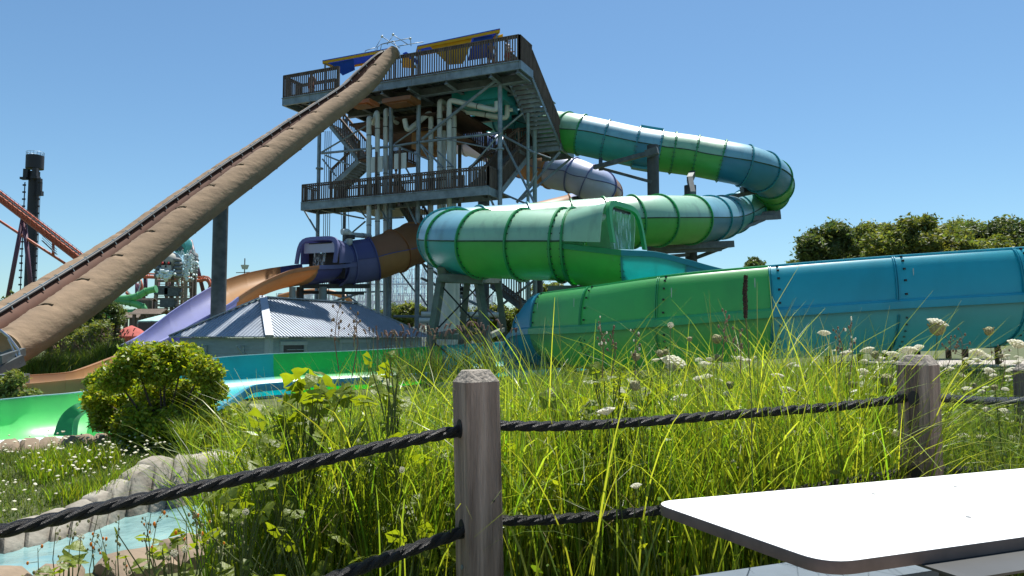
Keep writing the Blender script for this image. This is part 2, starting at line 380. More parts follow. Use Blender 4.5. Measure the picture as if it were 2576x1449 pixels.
for i in range(len(far_top)-1):
    mb = MB(); T0, T1, B0, B1 = far_top[i], far_top[i+1], far_bot[i], far_bot[i+1]
    m = 7; jz = RN.uniform(-.015, .03)
    rows = []
    tdir = (T1-T0).normalized(); out_ = Vector((-tdir.y, tdir.x, 0)).normalized()
    if out_.y < 0: out_ = -out_
    if out_.x > 0 and i < 10: out_ = Vector((-abs(out_.x), out_.y, 0))
    wid = .22 if i < 9 else .34
    for k in range(m):
        t = k/(m-1); e = min(t, 1-t); sh = -.04*max(0, 1-e*10)**1.5
        bul = .014*math.sin(math.pi*t)+RN.uniform(-.008, .008)
        Tp = T0.lerp(T1, .012+t*.976); Bp = B0.lerp(B1, .012+t*.976)
        inn = (Bp-Tp); inn.z = 0; inn = inn.normalized() if inn.length > .01 else -out_
        q = lambda f, push, up: Tp.lerp(Bp, f)+inn*(push+sh+bul)+Vector((0, 0, up+sh*.5))
        rows.append([Bp+Vector((0, 0, -.3)), q(1, 0, 0), q(.66, .02, .0), q(.33, .03, 0), q(.12, .02, .0)+Vector((0, 0, 0)),
                     Tp+inn*(.0+sh*.5)+Vector((0, 0, .022+jz+sh)), Tp+out_*wid*.5+Vector((0, 0, .045+jz+sh)),
                     Tp+out_*wid+Vector((0, 0, .03+jz+sh)), Tp+out_*(wid+.03)+Vector((0, 0, -.35))])
    kk = len(rows[0])
    mb.v = [tuple(p) for r in rows for p in r]
    mb.f = [(r*kk+c, (r+1)*kk+c, (r+1)*kk+(c+1) % kk, r*kk+(c+1) % kk) for r in range(m-1) for c in range(kk)]
    mb.f += [tuple(range(kk)), tuple((m-1)*kk+c for c in range(kk-1, -1, -1))]
    ob('stone', mb, M['stone'], wall, smooth=True, sharp=50)
bank = thing('near_bank', 'low brown rock edging on the near side of the blue channel', 'rock edging', (-4, 7, -.8))
nbt = [Vector((x, y, -.76)) for x, y in NEAR_BANK]
for i in range(len(nbt)-1):
    L_ = (nbt[i+1]-nbt[i]).length; ns = max(1, round(L_/.55))
    for q in range(ns):
        p0 = nbt[i].lerp(nbt[i+1], q/ns); p1 = nbt[i].lerp(nbt[i+1], (q+1)/ns); d = (p1-p0).normalized(); o_ = Vector((d.y, -d.x, 0))
        mb = MB(); m = 6; kk = 0; rows = []; hj = RN.uniform(-.03, .05)
        for k in range(m):
            t = k/(m-1); e = min(t, 1-t); sh = .06*max(0, 1-e*6); p = p0.lerp(p1, .02+.96*t)
            r_ = RN.uniform(-.01, .015)
            rows.append([p-o_*.02+Vector((0, 0, -.5)), p-o_*(.0-sh)+Vector((0, 0, -.15)), p+o_*(.04+sh)+Vector((0, 0, .0+hj-sh+r_)), p+o_*.2+Vector((0, 0, .045+hj-sh+r_)),
                         p+o_*.42+Vector((0, 0, .03+hj-sh+r_)), p+o_*.62+Vector((0, 0, -.02-sh)), p+o_*.66+Vector((0, 0, -.4))])
        kk = len(rows[0]); mb.v = [tuple(v) for r in rows for v in r]
        mb.f = [(r*kk+c, (r+1)*kk+c, (r+1)*kk+(c+1) % kk, r*kk+(c+1) % kk) for r in range(m-1) for c in range(kk)]+[tuple(range(kk)), tuple((m-1)*kk+c for c in range(kk-1, -1, -1))]
        ob('stone', mb, M['stone_warm'], bank, smooth=True, sharp=50)
# flat concrete slab above the wall
sl_ = MB(); pts = [W(440, 1150, 11.25), W(480, 1153, 11.3), W(530, 1162, 11.25), W(585, 1170, 11.15), W(650, 1174, 11.05), W(720, 1172, 11.1), W(715, 1140, 12.1), W(590, 1131, 12.45), W(520, 1140, 12.0)]
zt = -.52
top = [Vector((p.x, p.y, zt)) for p in pts]; n = len(top)
sl_.add(top+[p-Vector((0, 0, .3)) for p in top], [tuple(range(n-1, -1, -1))]+[(i, (i+1) % n, n+(i+1) % n, n+i) for i in range(n)])
tag(ob('concrete_slab', sl_, M['concrete'], org=(-4, 11.6, -.6)), 'pale concrete slab on top of the curved channel wall', 'slab')
# kerb of the landing pool behind the lawn
kb = thing('pool_kerb', 'low tan rock kerb around the landing pool with foaming water', 'kerb', (-8.5, 12.6, -.6))
kp = [W(-60, 1138, 12.1), W(0, 1124, 12.3), W(50, 1115, 12.45), W(100, 1106, 12.6), W(150, 1098, 12.75), W(200, 1092, 12.9), W(235, 1092, 13.1), W(265, 1100, 13.1)]
for i in range(len(kp)-1):
    p0, p1 = kp[i], kp[i+1]; p0 = Vector((p0.x, p0.y, -.42)); p1 = Vector((p1.x, p1.y, -.42)); d = (p1-p0).normalized(); o_ = Vector((-d.y, d.x, 0)); mb = MB(); rows = []
    for k in range(5):
        t = k/4; sh = .05*max(0, 1-min(t, 1-t)*5); p = p0.lerp(p1, .01+.98*t); r_ = RN.uniform(-.012, .012)
        rows.append([p-o_*.42+Vector((0, 0, -.5)), p-o_*(.30-sh)+Vector((0, 0, -.14+r_)), p-o_*.14+Vector((0, 0, -.04-sh+r_)), p+Vector((0, 0, .03-sh+r_)), p+o_*.2+Vector((0, 0, .01-sh)), p+o_*.28+Vector((0, 0, -.6))])
    kk = 6; mb.v = [tuple(v) for r in rows for v in r]
    mb.f = [(r*kk+c, (r+1)*kk+c, (r+1)*kk+(c+1) % kk, r*kk+(c+1) % kk) for r in range(4) for c in range(kk)]+[tuple(range(kk)), tuple(4*kk+c for c in range(kk-1, -1, -1))]
    ob('stone', mb, M['stone_warm'], kb, smooth=True, sharp=50)
pwm = MB(); pwm.v = [(-15, 13.0, -.8), (-5.9, 13.0, -.8), (-5.9, 19, -.8), (-15, 19, -.8)]; pwm.f = [(0, 1, 2, 3)]
tag(ob('pool_water', pwm, M['water']), kind='structure')

# ------------------------------------------------------------------ rope fence
def post(px, py, d, rz, label, tilt=0, a=.141, zb=0):
    p = W(px, py, d); zt = p.z
    t = thing('fence_post', label, 'post', (p.x, p.y, zb), 'rope fence posts')
    h = zt-zb; c = .045; s = a/2
    mb = MB(); Rz = Matrix.Rotation(rad(rz), 3, 'Z') @ Matrix.Rotation(0, 3, 'X'); Tl = Matrix.Rotation(rad(tilt), 3, 'Y')
    nz = 14
    e = .006
    ring = [(-s+e, -s), (s-e, -s), (s, -s+e), (s, s-e), (s-e, s), (-s+e, s), (-s, s-e), (-s, -s+e)]
    base = Vector((p.x, p.y, zb))
    vs = []
    for k in range(nz+1):
        for x, y in ring: vs.append(base+Tl@(Rz@Vector((x*(1+RN.uniform(-.006, .006)), y*(1+RN.uniform(-.006, .006)), 0))+Vector((0, 0, (h-c)*k/nz))))
    fs = [(k*8+j, k*8+(j+1) % 8, (k+1)*8+(j+1) % 8, (k+1)*8+j) for k in range(nz) for j in range(8)]
    mb.add(vs, fs); ob('shaft', mb, M['post'], t)
    mb = MB(); vs = []
    for z, k in ((h-c, 1), (h-c*.05, .62), (h, .58)):
        for x, y in ring: vs.append(base+Tl@(Rz@Vector((x*k, y*k, 0))+Vector((0, 0, z))))
    mb.add(vs, [(k*8+j, k*8+(j+1) % 8, (k+1)*8+(j+1) % 8, (k+1)*8+j) for k in range(2) for j in range(8)]+[tuple(range(16, 24))])
    ob('chamfered_top', mb, M['post_end'], t)
    return t, base, Rz
P1, b1, R1 = post(1214, 930, 2.95, 27, 'weathered square timber post standing in the middle with black ropes through both sides', tilt=-1.4)
P2, b2, R2 = post(2308, 893, 3.5, 45, 'greyer timber post behind the white table top', a=.145)
P3, b3, R3 = post(2588, 915, 5.2, 20, 'timber post half cut off at the far right among white flowers')
def hole(parent, pos, nrm, r, sq=.7):
    mb = MB(); n = Vector(nrm).normalized(); a = n.cross(Vector((0, 0, 1))).normalized(); b = Vector((0, 0, 1)); vs = [Vector(pos)+n*.004]
    for j in range(16): th = 2*math.pi*j/16; vs.append(Vector(pos)+n*.004+(a*math.cos(th)*sq+b*math.sin(th))*r)
    for j in range(16): th = 2*math.pi*j/16; vs.append(Vector(pos)-n*.01+(a*math.cos(th)*sq+b*math.sin(th))*r)
    mb.add(vs, [(0, 1+j, 1+(j+1) % 16) for j in range(16)]+[(1+j, 17+j, 17+(j+1) % 16, 1+(j+1) % 16) for j in range(16)])
    ob('rope_hole', mb, M['black'], parent)
nl1 = R1@Vector((-1, 0, 0))
for (px, py) in ((1183, 1076), (1190, 1325)):
    q = W(px, py, 2.95); c0 = Vector((b1.x, b1.y, q.z))-Vector((math.sin(rad(1.4))*q.z, 0, 0)); hole(P1, c0+nl1*.0705, nl1, .036)
nl2 = R2@Vector((-1, 0, 0))
for (px, py) in ((2285, 1000), (2300, 1185)):
    q = W(px, py, 3.5); hole(P2, Vector((b2.x, b2.y, q.z))+nl2*.0725, nl2, .034)
scr = MB(); q = W(1180, 1420, 2.95); c0 = Vector((b1.x, b1.y, q.z))+nl1*.071-Vector((.01, 0, 0)); scr.cyl(c0, c0+nl1*.004, .009, 10); ob('screw_head', scr, M['steel'], P1)
scr = MB(); q = W(1246, 1267, 2.85); n2 = R1@Vector((0, -1, 0)); c0 = Vector((b1.x, b1.y, q.z))+n2*.0712+R1@Vector((.015, 0, 0)); scr.cyl(c0-n2*.002, c0+n2*.001, .005, 8); ob('nail_hole', scr, M['black'], P1)
def rope(pts, r, label, pitch=.2):
    C, _ = catmull([W(*p) for p in pts], 30)
    C = resample(C, max(20, int(sum((C[i+1]-C[i]).length for i in range(len(C)-1))/.011)))
    t = thing('rope', label, 'rope', tuple(C[len(C)//2]), 'black twisted ropes of the fence')
    fr = frames(C); s = 0
    for k in range(3):
        path = []; s = 0
        for i, c in enumerate(C):
            if i: s += (C[i]-C[i-1]).length
            th = 2*math.pi*(s/pitch+k/3)
            path.append(c+(fr[i][1]*math.cos(th)+fr[i][2]*math.sin(th))*r*.47)
        mb = MB(); mb.tube(path, r*.56, 9); ob('strand', mb, M['rope'], t, smooth=True)
rope([(-420, 1405, 2.05), (0, 1336, 2.38), (300, 1268, 2.55), (600, 1205, 2.68), (850, 1148, 2.79), (1050, 1104, 2.87), (1205, 1074, 2.95)], .0235, 'thick black rope running down from the middle post to the left edge above the lawn')
rope([(380, 1640, 2.3), (700, 1510, 2.55), (850, 1450, 2.66), (1040, 1380, 2.81), (1212, 1322, 2.95)], .0235, 'lower black rope left of the middle post leaving through the bottom of the picture')
rope([(1225, 1070, 2.95), (1400, 1072, 3.02), (1600, 1062, 3.12), (1800, 1046, 3.22), (2000, 1031, 3.34), (2150, 1018, 3.42), (2310, 997, 3.5)], .021, 'upper black rope strung between the two big posts in front of the tall grass')
rope([(1230, 1310, 2.95), (1400, 1306, 3.02), (1650, 1284, 3.14), (1900, 1250, 3.28), (2100, 1217, 3.4), (2310, 1180, 3.5)], .021, 'lower black rope between the two big posts, partly hidden by the white table top')
rope([(2312, 998, 3.5), (2420, 1004, 3.8), (2500, 1008, 4.2), (2620, 1006, 5.2)], .021, 'upper black rope right of the greyer post')
rope([(2312, 1180, 3.5), (2420, 1182, 3.8), (2500, 1180, 4.2), (2620, 1170, 5.2)], .021, 'lower black rope right of the greyer post just above the table edge')

# ------------------------------------------------------------------ picnic table and bench
def linx(a, b, c, d):
    r = b-a; s = d-c; t = ((c.x-a.x)*s.y-(c.y-a.y)*s.x)/(r.x*s.y-r.y*s.x); return a+r*t
TZ = .75
f1, f2 = WZ(1800, 1248, TZ), WZ(2500, 1184, TZ); g1, g2 = WZ(2176, 1406, TZ), WZ(2547, 1355, TZ); l1, l2 = WZ(1760, 1306, TZ), WZ(2022, 1398, TZ)
LB = linx(f1, f2, l1, l2); LF = linx(g1, g2, l1, l2); ex = ((f2-f1).normalized()+(g2-g1).normalized()).normalized()
RB = LB+ex*1.85; RF = LF+ex*1.85
def rounded(P, r, n=7):
    out = []
    k = len(P)
    for i in range(k):
        a, b, c = P[i-1], P[i], P[(i+1) % k]; u = (a-b).normalized(); v = (c-b).normalized()
        s, e = b+u*r, b+v*r
        for j in range(n+1):
            t = j/n; out.append(s*(1-t)**2+b*2*t*(1-t)+e*t*t)
    return out
tb = thing('picnic_table', 'white topped outdoor table with brown edge band beside the rope fence', 'table', (LB.lerp(RF, .5).x, LB.lerp(RF, .5).y, 0))
rp_ = rounded([LB, LF, RF, RB], .085)
n = len(rp_); mb = MB(); cen = sum(rp_, Vector())/n
ins = [p+(cen-p).normalized()*.002 for p in rp_]
mb.add([p+Vector((0, 0, 0)) for p in ins]+[p-Vector((0, 0, .006)) for p in ins], [tuple(range(n))]+[(i, (i+1) % n, n+(i+1) % n, n+i) for i in range(n)])
ob('table_top', mb, M['table'], tb)
mb = MB(); z0 = Vector((0, 0, -.003)); z1 = Vector((0, 0, -.030))
mb.add([p+z0 for p in rp_]+[p+z1 for p in rp_]+[p+(cen-p).normalized()*.001-Vector((0, 0, .001)) for p in rp_], [(i, n+i, n+(i+1) % n, (i+1) % n) for i in range(n)]+[tuple(range(2*n-1, n-1, -1))]+[(i, (i+1) % n, 2*n+(i+1) % n, 2*n+i) for i in range(n)])
ob('edge_band', mb, M['edge'], tb, smooth=True, sharp=40)
for px, py in ((2198, 1243), (2404, 1225), (2436, 1301)):
    c = WZ(px, py, TZ); mb = MB(); mb.cyl(c-Vector((0, 0, .002)), c+Vector((0, 0, .0015)), .0085, 16, .0075); ob('screw_cap', mb, M['steel_d'], tb, smooth=True, sharp=40)
mid = LB.lerp(LF, .5)+ex*1.02; pc = W(2428, 1420, 1.98)
mb = MB(); mb.box((pc.x, pc.y, .36), (.085, .085, .71), rz=math.atan2(ex.y, ex.x)); ob('pedestal', mb, M['col_dark'], tb)
mb = MB(); mb.box((pc.x, pc.y, .716), (.5, .4, .006), rz=math.atan2(ex.y, ex.x)); ob('mounting_plate', mb, M['col_dark'], tb)
mb = MB(); mb.box((pc.x, pc.y, .02), (.5, .5, .02), rz=math.atan2(ex.y, ex.x)); ob('base_plate', mb, M['col_dark'], tb)
BZ = .45; q1, q2 = WZ(1730, 1451, BZ), WZ(1989, 1413, BZ); be = (q2-q1).normalized(); qn = Vector((be.y, -be.x, 0)); c1 = WZ(2478, 1429, BZ)
q0 = q1-be*.55; q3 = q1+be*((c1-q1).dot(be)+.03)
bt = thing('bench', 'grey laminated bench seat in the shade below the white table', 'bench', tuple(q1.lerp(q3, .5)-Vector((0, 0, .45))))
rb = rounded([q0, q0+qn*.27, q3+qn*.27, q3], .05); n = len(rb); mb = MB()
mb.add(rb+[p-Vector((0, 0, .03)) for p in rb], [tuple(range(n))]+[(i, n+i, n+(i+1) % n, (i+1) % n) for i in range(n)]+[tuple(range(2*n-1, n-1, -1))]); ob('seat', mb, M['bench'], bt)
for t in (.2, .8):
    p = q0.lerp(q3, t)+qn*.13; mb = MB(); mb.box((p.x, p.y, .21), (.05, .05, .42), rz=.36); ob('leg', mb, M['col_dark'], bt)
# ------------------------------------------------------------------ water slides
CB = {}   # cache
def ring_obj(name, c, fr, r, w, th, m, parent, a0=0, a1=360, n=40):
    mb = MB(); t, s, u = fr
    full = (a1-a0) >= 360
    k = n if full else n+1
    vs = []
    for j in range(k):
        a = rad(a0+(a1-a0)*j/n); d = s*math.cos(a)+u*math.sin(a)
        for rr, tt in ((r-.01, -th), (r+w, -th), (r+w, th), (r-.01, th)): vs.append(c+d*rr+t*tt)
    fs = []
    for j in range(n):
        j2 = (j+1) % k
        for q in range(4): fs.append((j*4+q, j*4+(q+1) % 4, j2*4+(q+1) % 4, j2*4+q))
    if not full: fs += [(0, 1, 2, 3), ((k-1)*4+3, (k-1)*4+2, (k-1)*4+1, (k-1)*4)]
    mb.add(vs, fs); return ob(name, mb, m, parent, smooth=True, sharp=35)
def tube_slide(parent, ctrl, R, cols, ring_cols, per=9, skip=(), flange=.085, bolts=None, seams=None, r_of=None):
    """ctrl: (px,py,Y) per flange; cols[i] = (upper material, lower material) of the segment i -> i+1"""
    C, idx = catmull([WF(*c) for c in ctrl], per); fr = frames(C)
    for i in range(len(ctrl)-1):
        seg = range(idx[i], idx[i+1]+1)
        Cs = [C[j] for j in seg]; fs = [fr[j] for j in seg]
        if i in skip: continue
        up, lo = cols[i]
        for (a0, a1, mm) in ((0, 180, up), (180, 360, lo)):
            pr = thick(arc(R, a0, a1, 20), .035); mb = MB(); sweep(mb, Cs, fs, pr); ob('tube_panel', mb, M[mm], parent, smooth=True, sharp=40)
        if seams is not None:
            for s in (0, 180):
                sx = math.cos(rad(s)); pr = [(sx*(R-.0), -.022), (sx*(R+.05), -.022), (sx*(R+.05), .022), (sx*(R-.0), .022)]
                sweep(seams, Cs, fs, pr)
    for i in range(len(ctrl)):
        if i in skip: continue
        j = idx[i]; ring_obj('flange', C[j], fr[j], R, flange, .03, M[ring_cols[min(i, len(ring_cols)-1)]], parent)
        if bolts is not None:
            t, s, u = fr[j]
            for q in range(30):
                a = 2*math.pi*q/30; d = s*math.cos(a)+u*math.sin(a)
                for sg in (-1, 1): bolts.box(C[j]+d*(R+.012)+t*sg*.055, (.035, .035, .035))
    return C, idx, fr
RT = .9*SC
gs = thing('green_blue_tube_slide', 'big green and blue enclosed tube slide looping in front of and behind the tower', 'water slide', tuple(WF(1440, 830, 19)))
ctrlA = [(1225, 285, 38.2), (1275, 296, 37), (1330, 312, 36), (1378, 325, 35), (1425, 333, 34.3), (1463, 340, 33.9), (1523, 353, 33.7), (1600, 370, 33.5), (1659, 380, 33.4), (1693, 385, 33.3), (1750, 393, 33.2), (1815, 405, 32.9), (1872, 417, 32.8),
         (1915, 432, 33.1), (1940, 450, 34.2), (1946, 468, 35.8), (1938, 486, 37.2), (1916, 503, 38.0), (1880, 522, 37.2), (1845, 538, 35), (1815, 547, 32.2), (1783, 551, 30.0), (1735, 553, 28.3), (1655, 555, 26.8), (1590, 558, 26.2), (1520, 563, 26), (1440, 569, 26), (1330, 577, 26), (1210, 586, 25.6), (1145, 593, 24.6), (1128, 602, 22.8), (1150, 609, 21.3), (1214, 614, 20.2), (1318, 616, 19.35), (1417, 617, 18.85), (1441, 617, 18.75)]
G = ('green_sunlit', 'green'); B = ('blue_sunlit', 'teal'); BB = ('blue_sunlit', 'blue')
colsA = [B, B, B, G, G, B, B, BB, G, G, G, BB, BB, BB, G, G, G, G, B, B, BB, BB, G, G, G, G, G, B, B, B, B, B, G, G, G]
ringA = ['teal_rim']*4+['green_rim', 'green_rim', 'teal_rim', 'teal_rim', 'teal_rim', 'green_rim', 'green_rim', 'green_rim', 'teal_rim', 'teal_rim', 'green_rim', 'green_rim', 'green_rim', 'green_rim', 'teal_rim', 'teal_rim', 'teal_rim', 'teal_rim', 'green_rim', 'green_rim', 'green_rim', 'green_rim', 'green_rim', 'teal_rim', 'teal_rim', 'teal_rim', 'teal_rim', 'green_rim', 'green_rim', 'green_rim', 'green_rim', 'green_rim']
boltm = MB(); seamm = MB()
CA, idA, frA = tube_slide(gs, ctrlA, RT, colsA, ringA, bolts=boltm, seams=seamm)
# flat-sided box section of the upper run
i0 = idA[7]; 
mb = MB(); sweep(mb, CA[idA[7]:idA[8]+1], frA[idA[7]:idA[8]+1], [(-.3, RT+.10), (.3, RT+.10), (.3, RT-.03), (-.3, RT-.03)]); ob('stiffener', mb, M['teal_rim'], gs)
mb = MB(); sweep(mb, CA[idA[7]:idA[8]+1], frA[idA[7]:idA[8]+1], [(-.3, -RT-.10), (.3, -RT-.10), (.3, -RT+.03), (-.3, -RT+.03)]); ob('stiffener', mb, M['teal_rim'], gs)
# exit hood: upper shell flaring to the square arch, with falling water
e0 = CA[idA[35]]; fe = frA[idA[35]]
hoodc = [WF(1441, 617, 18.75), WF(1478, 617, 18.55), WF(1515, 618, 18.33), WF(1553, 619, 18.1)]
HC, hi = catmull(hoodc, 6); hf = frames(HC)
def hood_prof(i):
    t = i/(len(HC)-1); n = 18; pr = []
    for k in range(n+1):
        a = math.pi*k/n; c, s = math.cos(a), math.sin(a)
        p = 2+2.6*t; f = (abs(c)**p+abs(s)**p)**(-1/p)
        w = RT*(1+.02*t); h = RT*(1+.13*t*t)
        pr.append((w*f*c, h*f*s))
    return thick(pr, .04)
mb = MB(); sweep(mb, HC, hf, hood_prof); ob('exit_hood', mb, M['green_sunlit'], gs, smooth=True, sharp=45)
cE = HC[-1]; tE, sE, uE = hf[-1]
def arch(c, t, s, u, w, h, lw, th, m, parent, zb=0., sill=.0, tilt=.0, name='arch_frame'):
    outer = []; inner = []
    n = 22
    for k in range(n+1):
        a = math.pi*k/n; cc, ss = math.cos(a), math.sin(a); f = (abs(cc)**5+abs(ss)**5)**(-1/5)
        flare = 1+.0*(1-ss)
        outer.append((w*f*cc*flare, h*f*ss)); inner.append(((w-lw)*f*cc, (h-lw*1.2)*f*ss))
    vs = []
    for p in outer: vs += [c+s*p[0]+u*p[1]+t*(tilt*(1-p[1]/h)), c+s*p[0]+u*p[1]+t*(tilt*(1-p[1]/h)+th)]
    for p in inner: vs += [c+s*p[0]+u*p[1]+t*(tilt*(1-p[1]/h)), c+s*p[0]+u*p[1]+t*(tilt*(1-p[1]/h)+th)]
    m_ = 2*(n+1); fs = []
    for k in range(n):
        o, i = 2*k, m_+2*k
        fs += [(o, o+1, o+3, o+2), (i, i+2, i+3, i+1), (o, o+2, i+2, i), (o+1, i+1, i+3, o+3)]
    fs += [(0, m_, m_+1, 1), (2*n, 2*n+1, m_+2*n+1, m_+2*n)]
    mb = MB(); mb.add(vs, fs); return ob(name, mb, M[m], parent, smooth=True, sharp=35)
arch(cE, tE, sE, uE, RT*1.02, RT*1.16, .14, .12, 'green_rim', gs, tilt=.35)
mb = MB(); vs = []
for k in range(9):
    for q in range(9): vs.append(cE+sE*(-.62+1.24*k/8)*RT+uE*(RT*.92-q/8*1.35*RT)+tE*(.05+.2*(q/8)**2))
mb.add(vs, [(k*9+q, k*9+q+1, (k+1)*9+q+1, (k+1)*9+q) for k in range(8) for q in range(8)]); ob('water_curtain', mb, M['curtain'], gs)
mb = MB(); mb.box(cE+uE*RT*.95-tE*.02, (.1, RT*1.2, .09), m=Matrix((tE, sE, uE)).transposed()); ob('water_slot', mb, M['black'], gs)
pc_ = WF(1490, 537, 17.9); mb = MB(); mb.tube([pc_+Vector((.35, .15, -.12)), pc_+Vector((.05, 0, 0)), pc_+Vector((-.12, -.04, -.02))], .13, 10); ob('inlet_pipe', mb, M['pvc'], gs, smooth=True, sharp=40)
# ---- open flume leaving the hood, looping round out of frame and coming back as the tall-walled flume
def flume(parent, near, prof, mats, per=8, breaks=None, sign=1, name='flume_panel'):
    """near: world points of the near rim; prof: list of dicts(profile closed)"""
    C, idx = catmull(near, per); fr = frames(C, flat=True)
    fr = [(t, s*sign, Vector((0, 0, 1))) for t, s, u in fr]
    return C, idx, fr
U0 = [(1416, 612, 18.0), (1490, 621, 17.75), (1563, 629, 17.55), (1650, 634, 17.4), (1725, 652, 17.3), (1828, 679, 17.2), (1950, 700, 17.3), (2200, 735, 17.6), (2500, 765, 18), (2800, 775, 18.2)]
C1, id1, f1_ = flume(gs, [WF(*p) for p in U0], None, None, sign=-1)
Rf = .92*SC
low = thick([(Rf-Rf*math.cos(rad(a)), -Rf*math.sin(rad(a))*.98) for a in range(0, 181, 12)], -.04)
far_w = thick([(2*Rf, -.02), (2*Rf+.02, .25), (2*Rf+.0, .45)], -.04)
fmats = ['green', 'green', 'teal', 'teal', 'blue', 'blue', 'blue', 'green', 'green']
for i in range(len(U0)-1):
    sg = slice(id1[i], id1[i+1]+1); mb = MB(); sweep(mb, C1[sg], f1_[sg], low); ob('flume_panel', mb, M[fmats[i]], gs, smooth=True, sharp=40)
    rim = [(-.09, -.17), (-.06, .0), (.16, .03), (.16, -.01), (-.03, -.03), (-.05, -.17)]
    mb = MB(); sweep(mb, C1[sg], f1_[sg], rim); ob('rim', mb, M['green_rim' if i < 2 else 'teal_rim'], gs)
for i in range(0, len(U0)):
    if i in (1, 3): continue
    c = C1[id1[i]]; t, s, u = f1_[id1[i]]
    ring_obj('flange', c+s*Rf+u*0, (t, s, u), Rf, .07, .025, M['green_rim' if i < 2 else 'teal_rim'], gs, a0=190, a1=350, n=24)
    for q in range(16):
        a = rad(190+160*q/15); d = s*math.cos(a)+u*math.sin(a)
        for g_ in (-1, 1): boltm.box(c+s*Rf+d*(Rf+.012)+t*g_*.055, (.035, .035, .035))
bf = thing('tall_sided_flume', 'wide open flume in green then blue panels with a raised outer wall above the grass', 'water slide', tuple(WF(1940, 930, 13.6)))
near2 = [(2950, 715, 13.4), (2576, 740, 12.7), (2259, 758, 13.0), (1942, 780, 13.35), (1651, 804, 13.75), (1460, 821, 15.1), (1336, 826, 17.3), (1292, 834, 18.4), (1276, 856, 19.0), (1268, 890, 19.35)]
C2, id2, f2_ = flume(bf, [WF(*p) for p in near2], None, None, sign=1)
for k in range(len(f2_)):
    t, s, u = f2_[k]
    f2_[k] = (t, s, u)
hu = .80*SC
def upper_prof(sc_): 
    return [(.20-.20*math.cos(rad(a*.9)) + .38*(1-math.cos(rad(a*.62))), hu*sc_*math.sin(rad(a))/1.0) for a in range(0, 91, 9)]
segc = [('teal', 'blue'), ('teal', 'blue'), ('teal', 'blue'), ('green', 'green_sunlit'), ('green', 'green_sunlit'), ('green', 'green_sunlit'), ('blue', 'blue_sunlit'), ('blue', 'blue'), ('blue', 'blue')]
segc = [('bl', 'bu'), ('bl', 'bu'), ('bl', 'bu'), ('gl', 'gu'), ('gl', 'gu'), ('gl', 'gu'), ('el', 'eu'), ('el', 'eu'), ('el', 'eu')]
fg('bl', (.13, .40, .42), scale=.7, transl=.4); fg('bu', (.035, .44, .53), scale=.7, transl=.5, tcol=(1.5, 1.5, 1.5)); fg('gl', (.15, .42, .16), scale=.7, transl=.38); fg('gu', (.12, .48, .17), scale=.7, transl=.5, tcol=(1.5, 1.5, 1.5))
fg('el', (.03, .36, .48), scale=.7, transl=.5); fg('eu', (.03, .42, .62), scale=.7, transl=.5); fg('bs', (.03, .46, .58)); fg('gsf', (.08, .52, .22)); fg('es', (.08, .40, .54))
for i in range(len(near2)-1):
    sg = slice(id2[i], id2[i+1]+1); Cs, Fs = C2[sg], f2_[sg]; lo, up = segc[i]; sh = {'b': 'bs', 'g': 'gsf', 'e': 'es'}[lo[0]]
    mb = MB(); sweep(mb, Cs, Fs, thick([(Rf-Rf*math.cos(rad(a)), -.15-Rf*.82*math.sin(rad(a))) for a in range(0, 181, 10)], -.04)); ob('flume_panel', mb, M[lo], bf, smooth=True, sharp=40)
    if i < 8:
        n0 = id2[i]
        def up_i(k, n0=n0):
            g_ = (n0+k-id2[6])/(id2[8]-id2[6]); s_ = 1-.75*sstep(g_) if g_ > 0 else 1
            return thick(upper_prof(s_), -.035)
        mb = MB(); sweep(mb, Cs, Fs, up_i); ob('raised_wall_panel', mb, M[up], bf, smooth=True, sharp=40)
        def lip(k, n0=n0):
            g_ = (n0+k-id2[6])/(id2[8]-id2[6]); s_ = 1-.75*sstep(g_) if g_ > 0 else 1
            x, z = upper_prof(s_)[-1]; return [(x-.05, z-.07), (x-.07, z+.02), (x+.06, z+.035), (x+.06, z-.02), (x, z-.02)]
        mb = MB(); sweep(mb, Cs, Fs, lip); ob('wall_lip', mb, M[sh], bf)
    mb = MB(); sweep(mb, Cs, Fs, [(-.10, -.17), (-.10, -.01), (-.075, -.0), (-.02, .045), (.03, .045), (.03, -.16), (-.06, -.17)]); ob('shelf', mb, M[sh], bf)
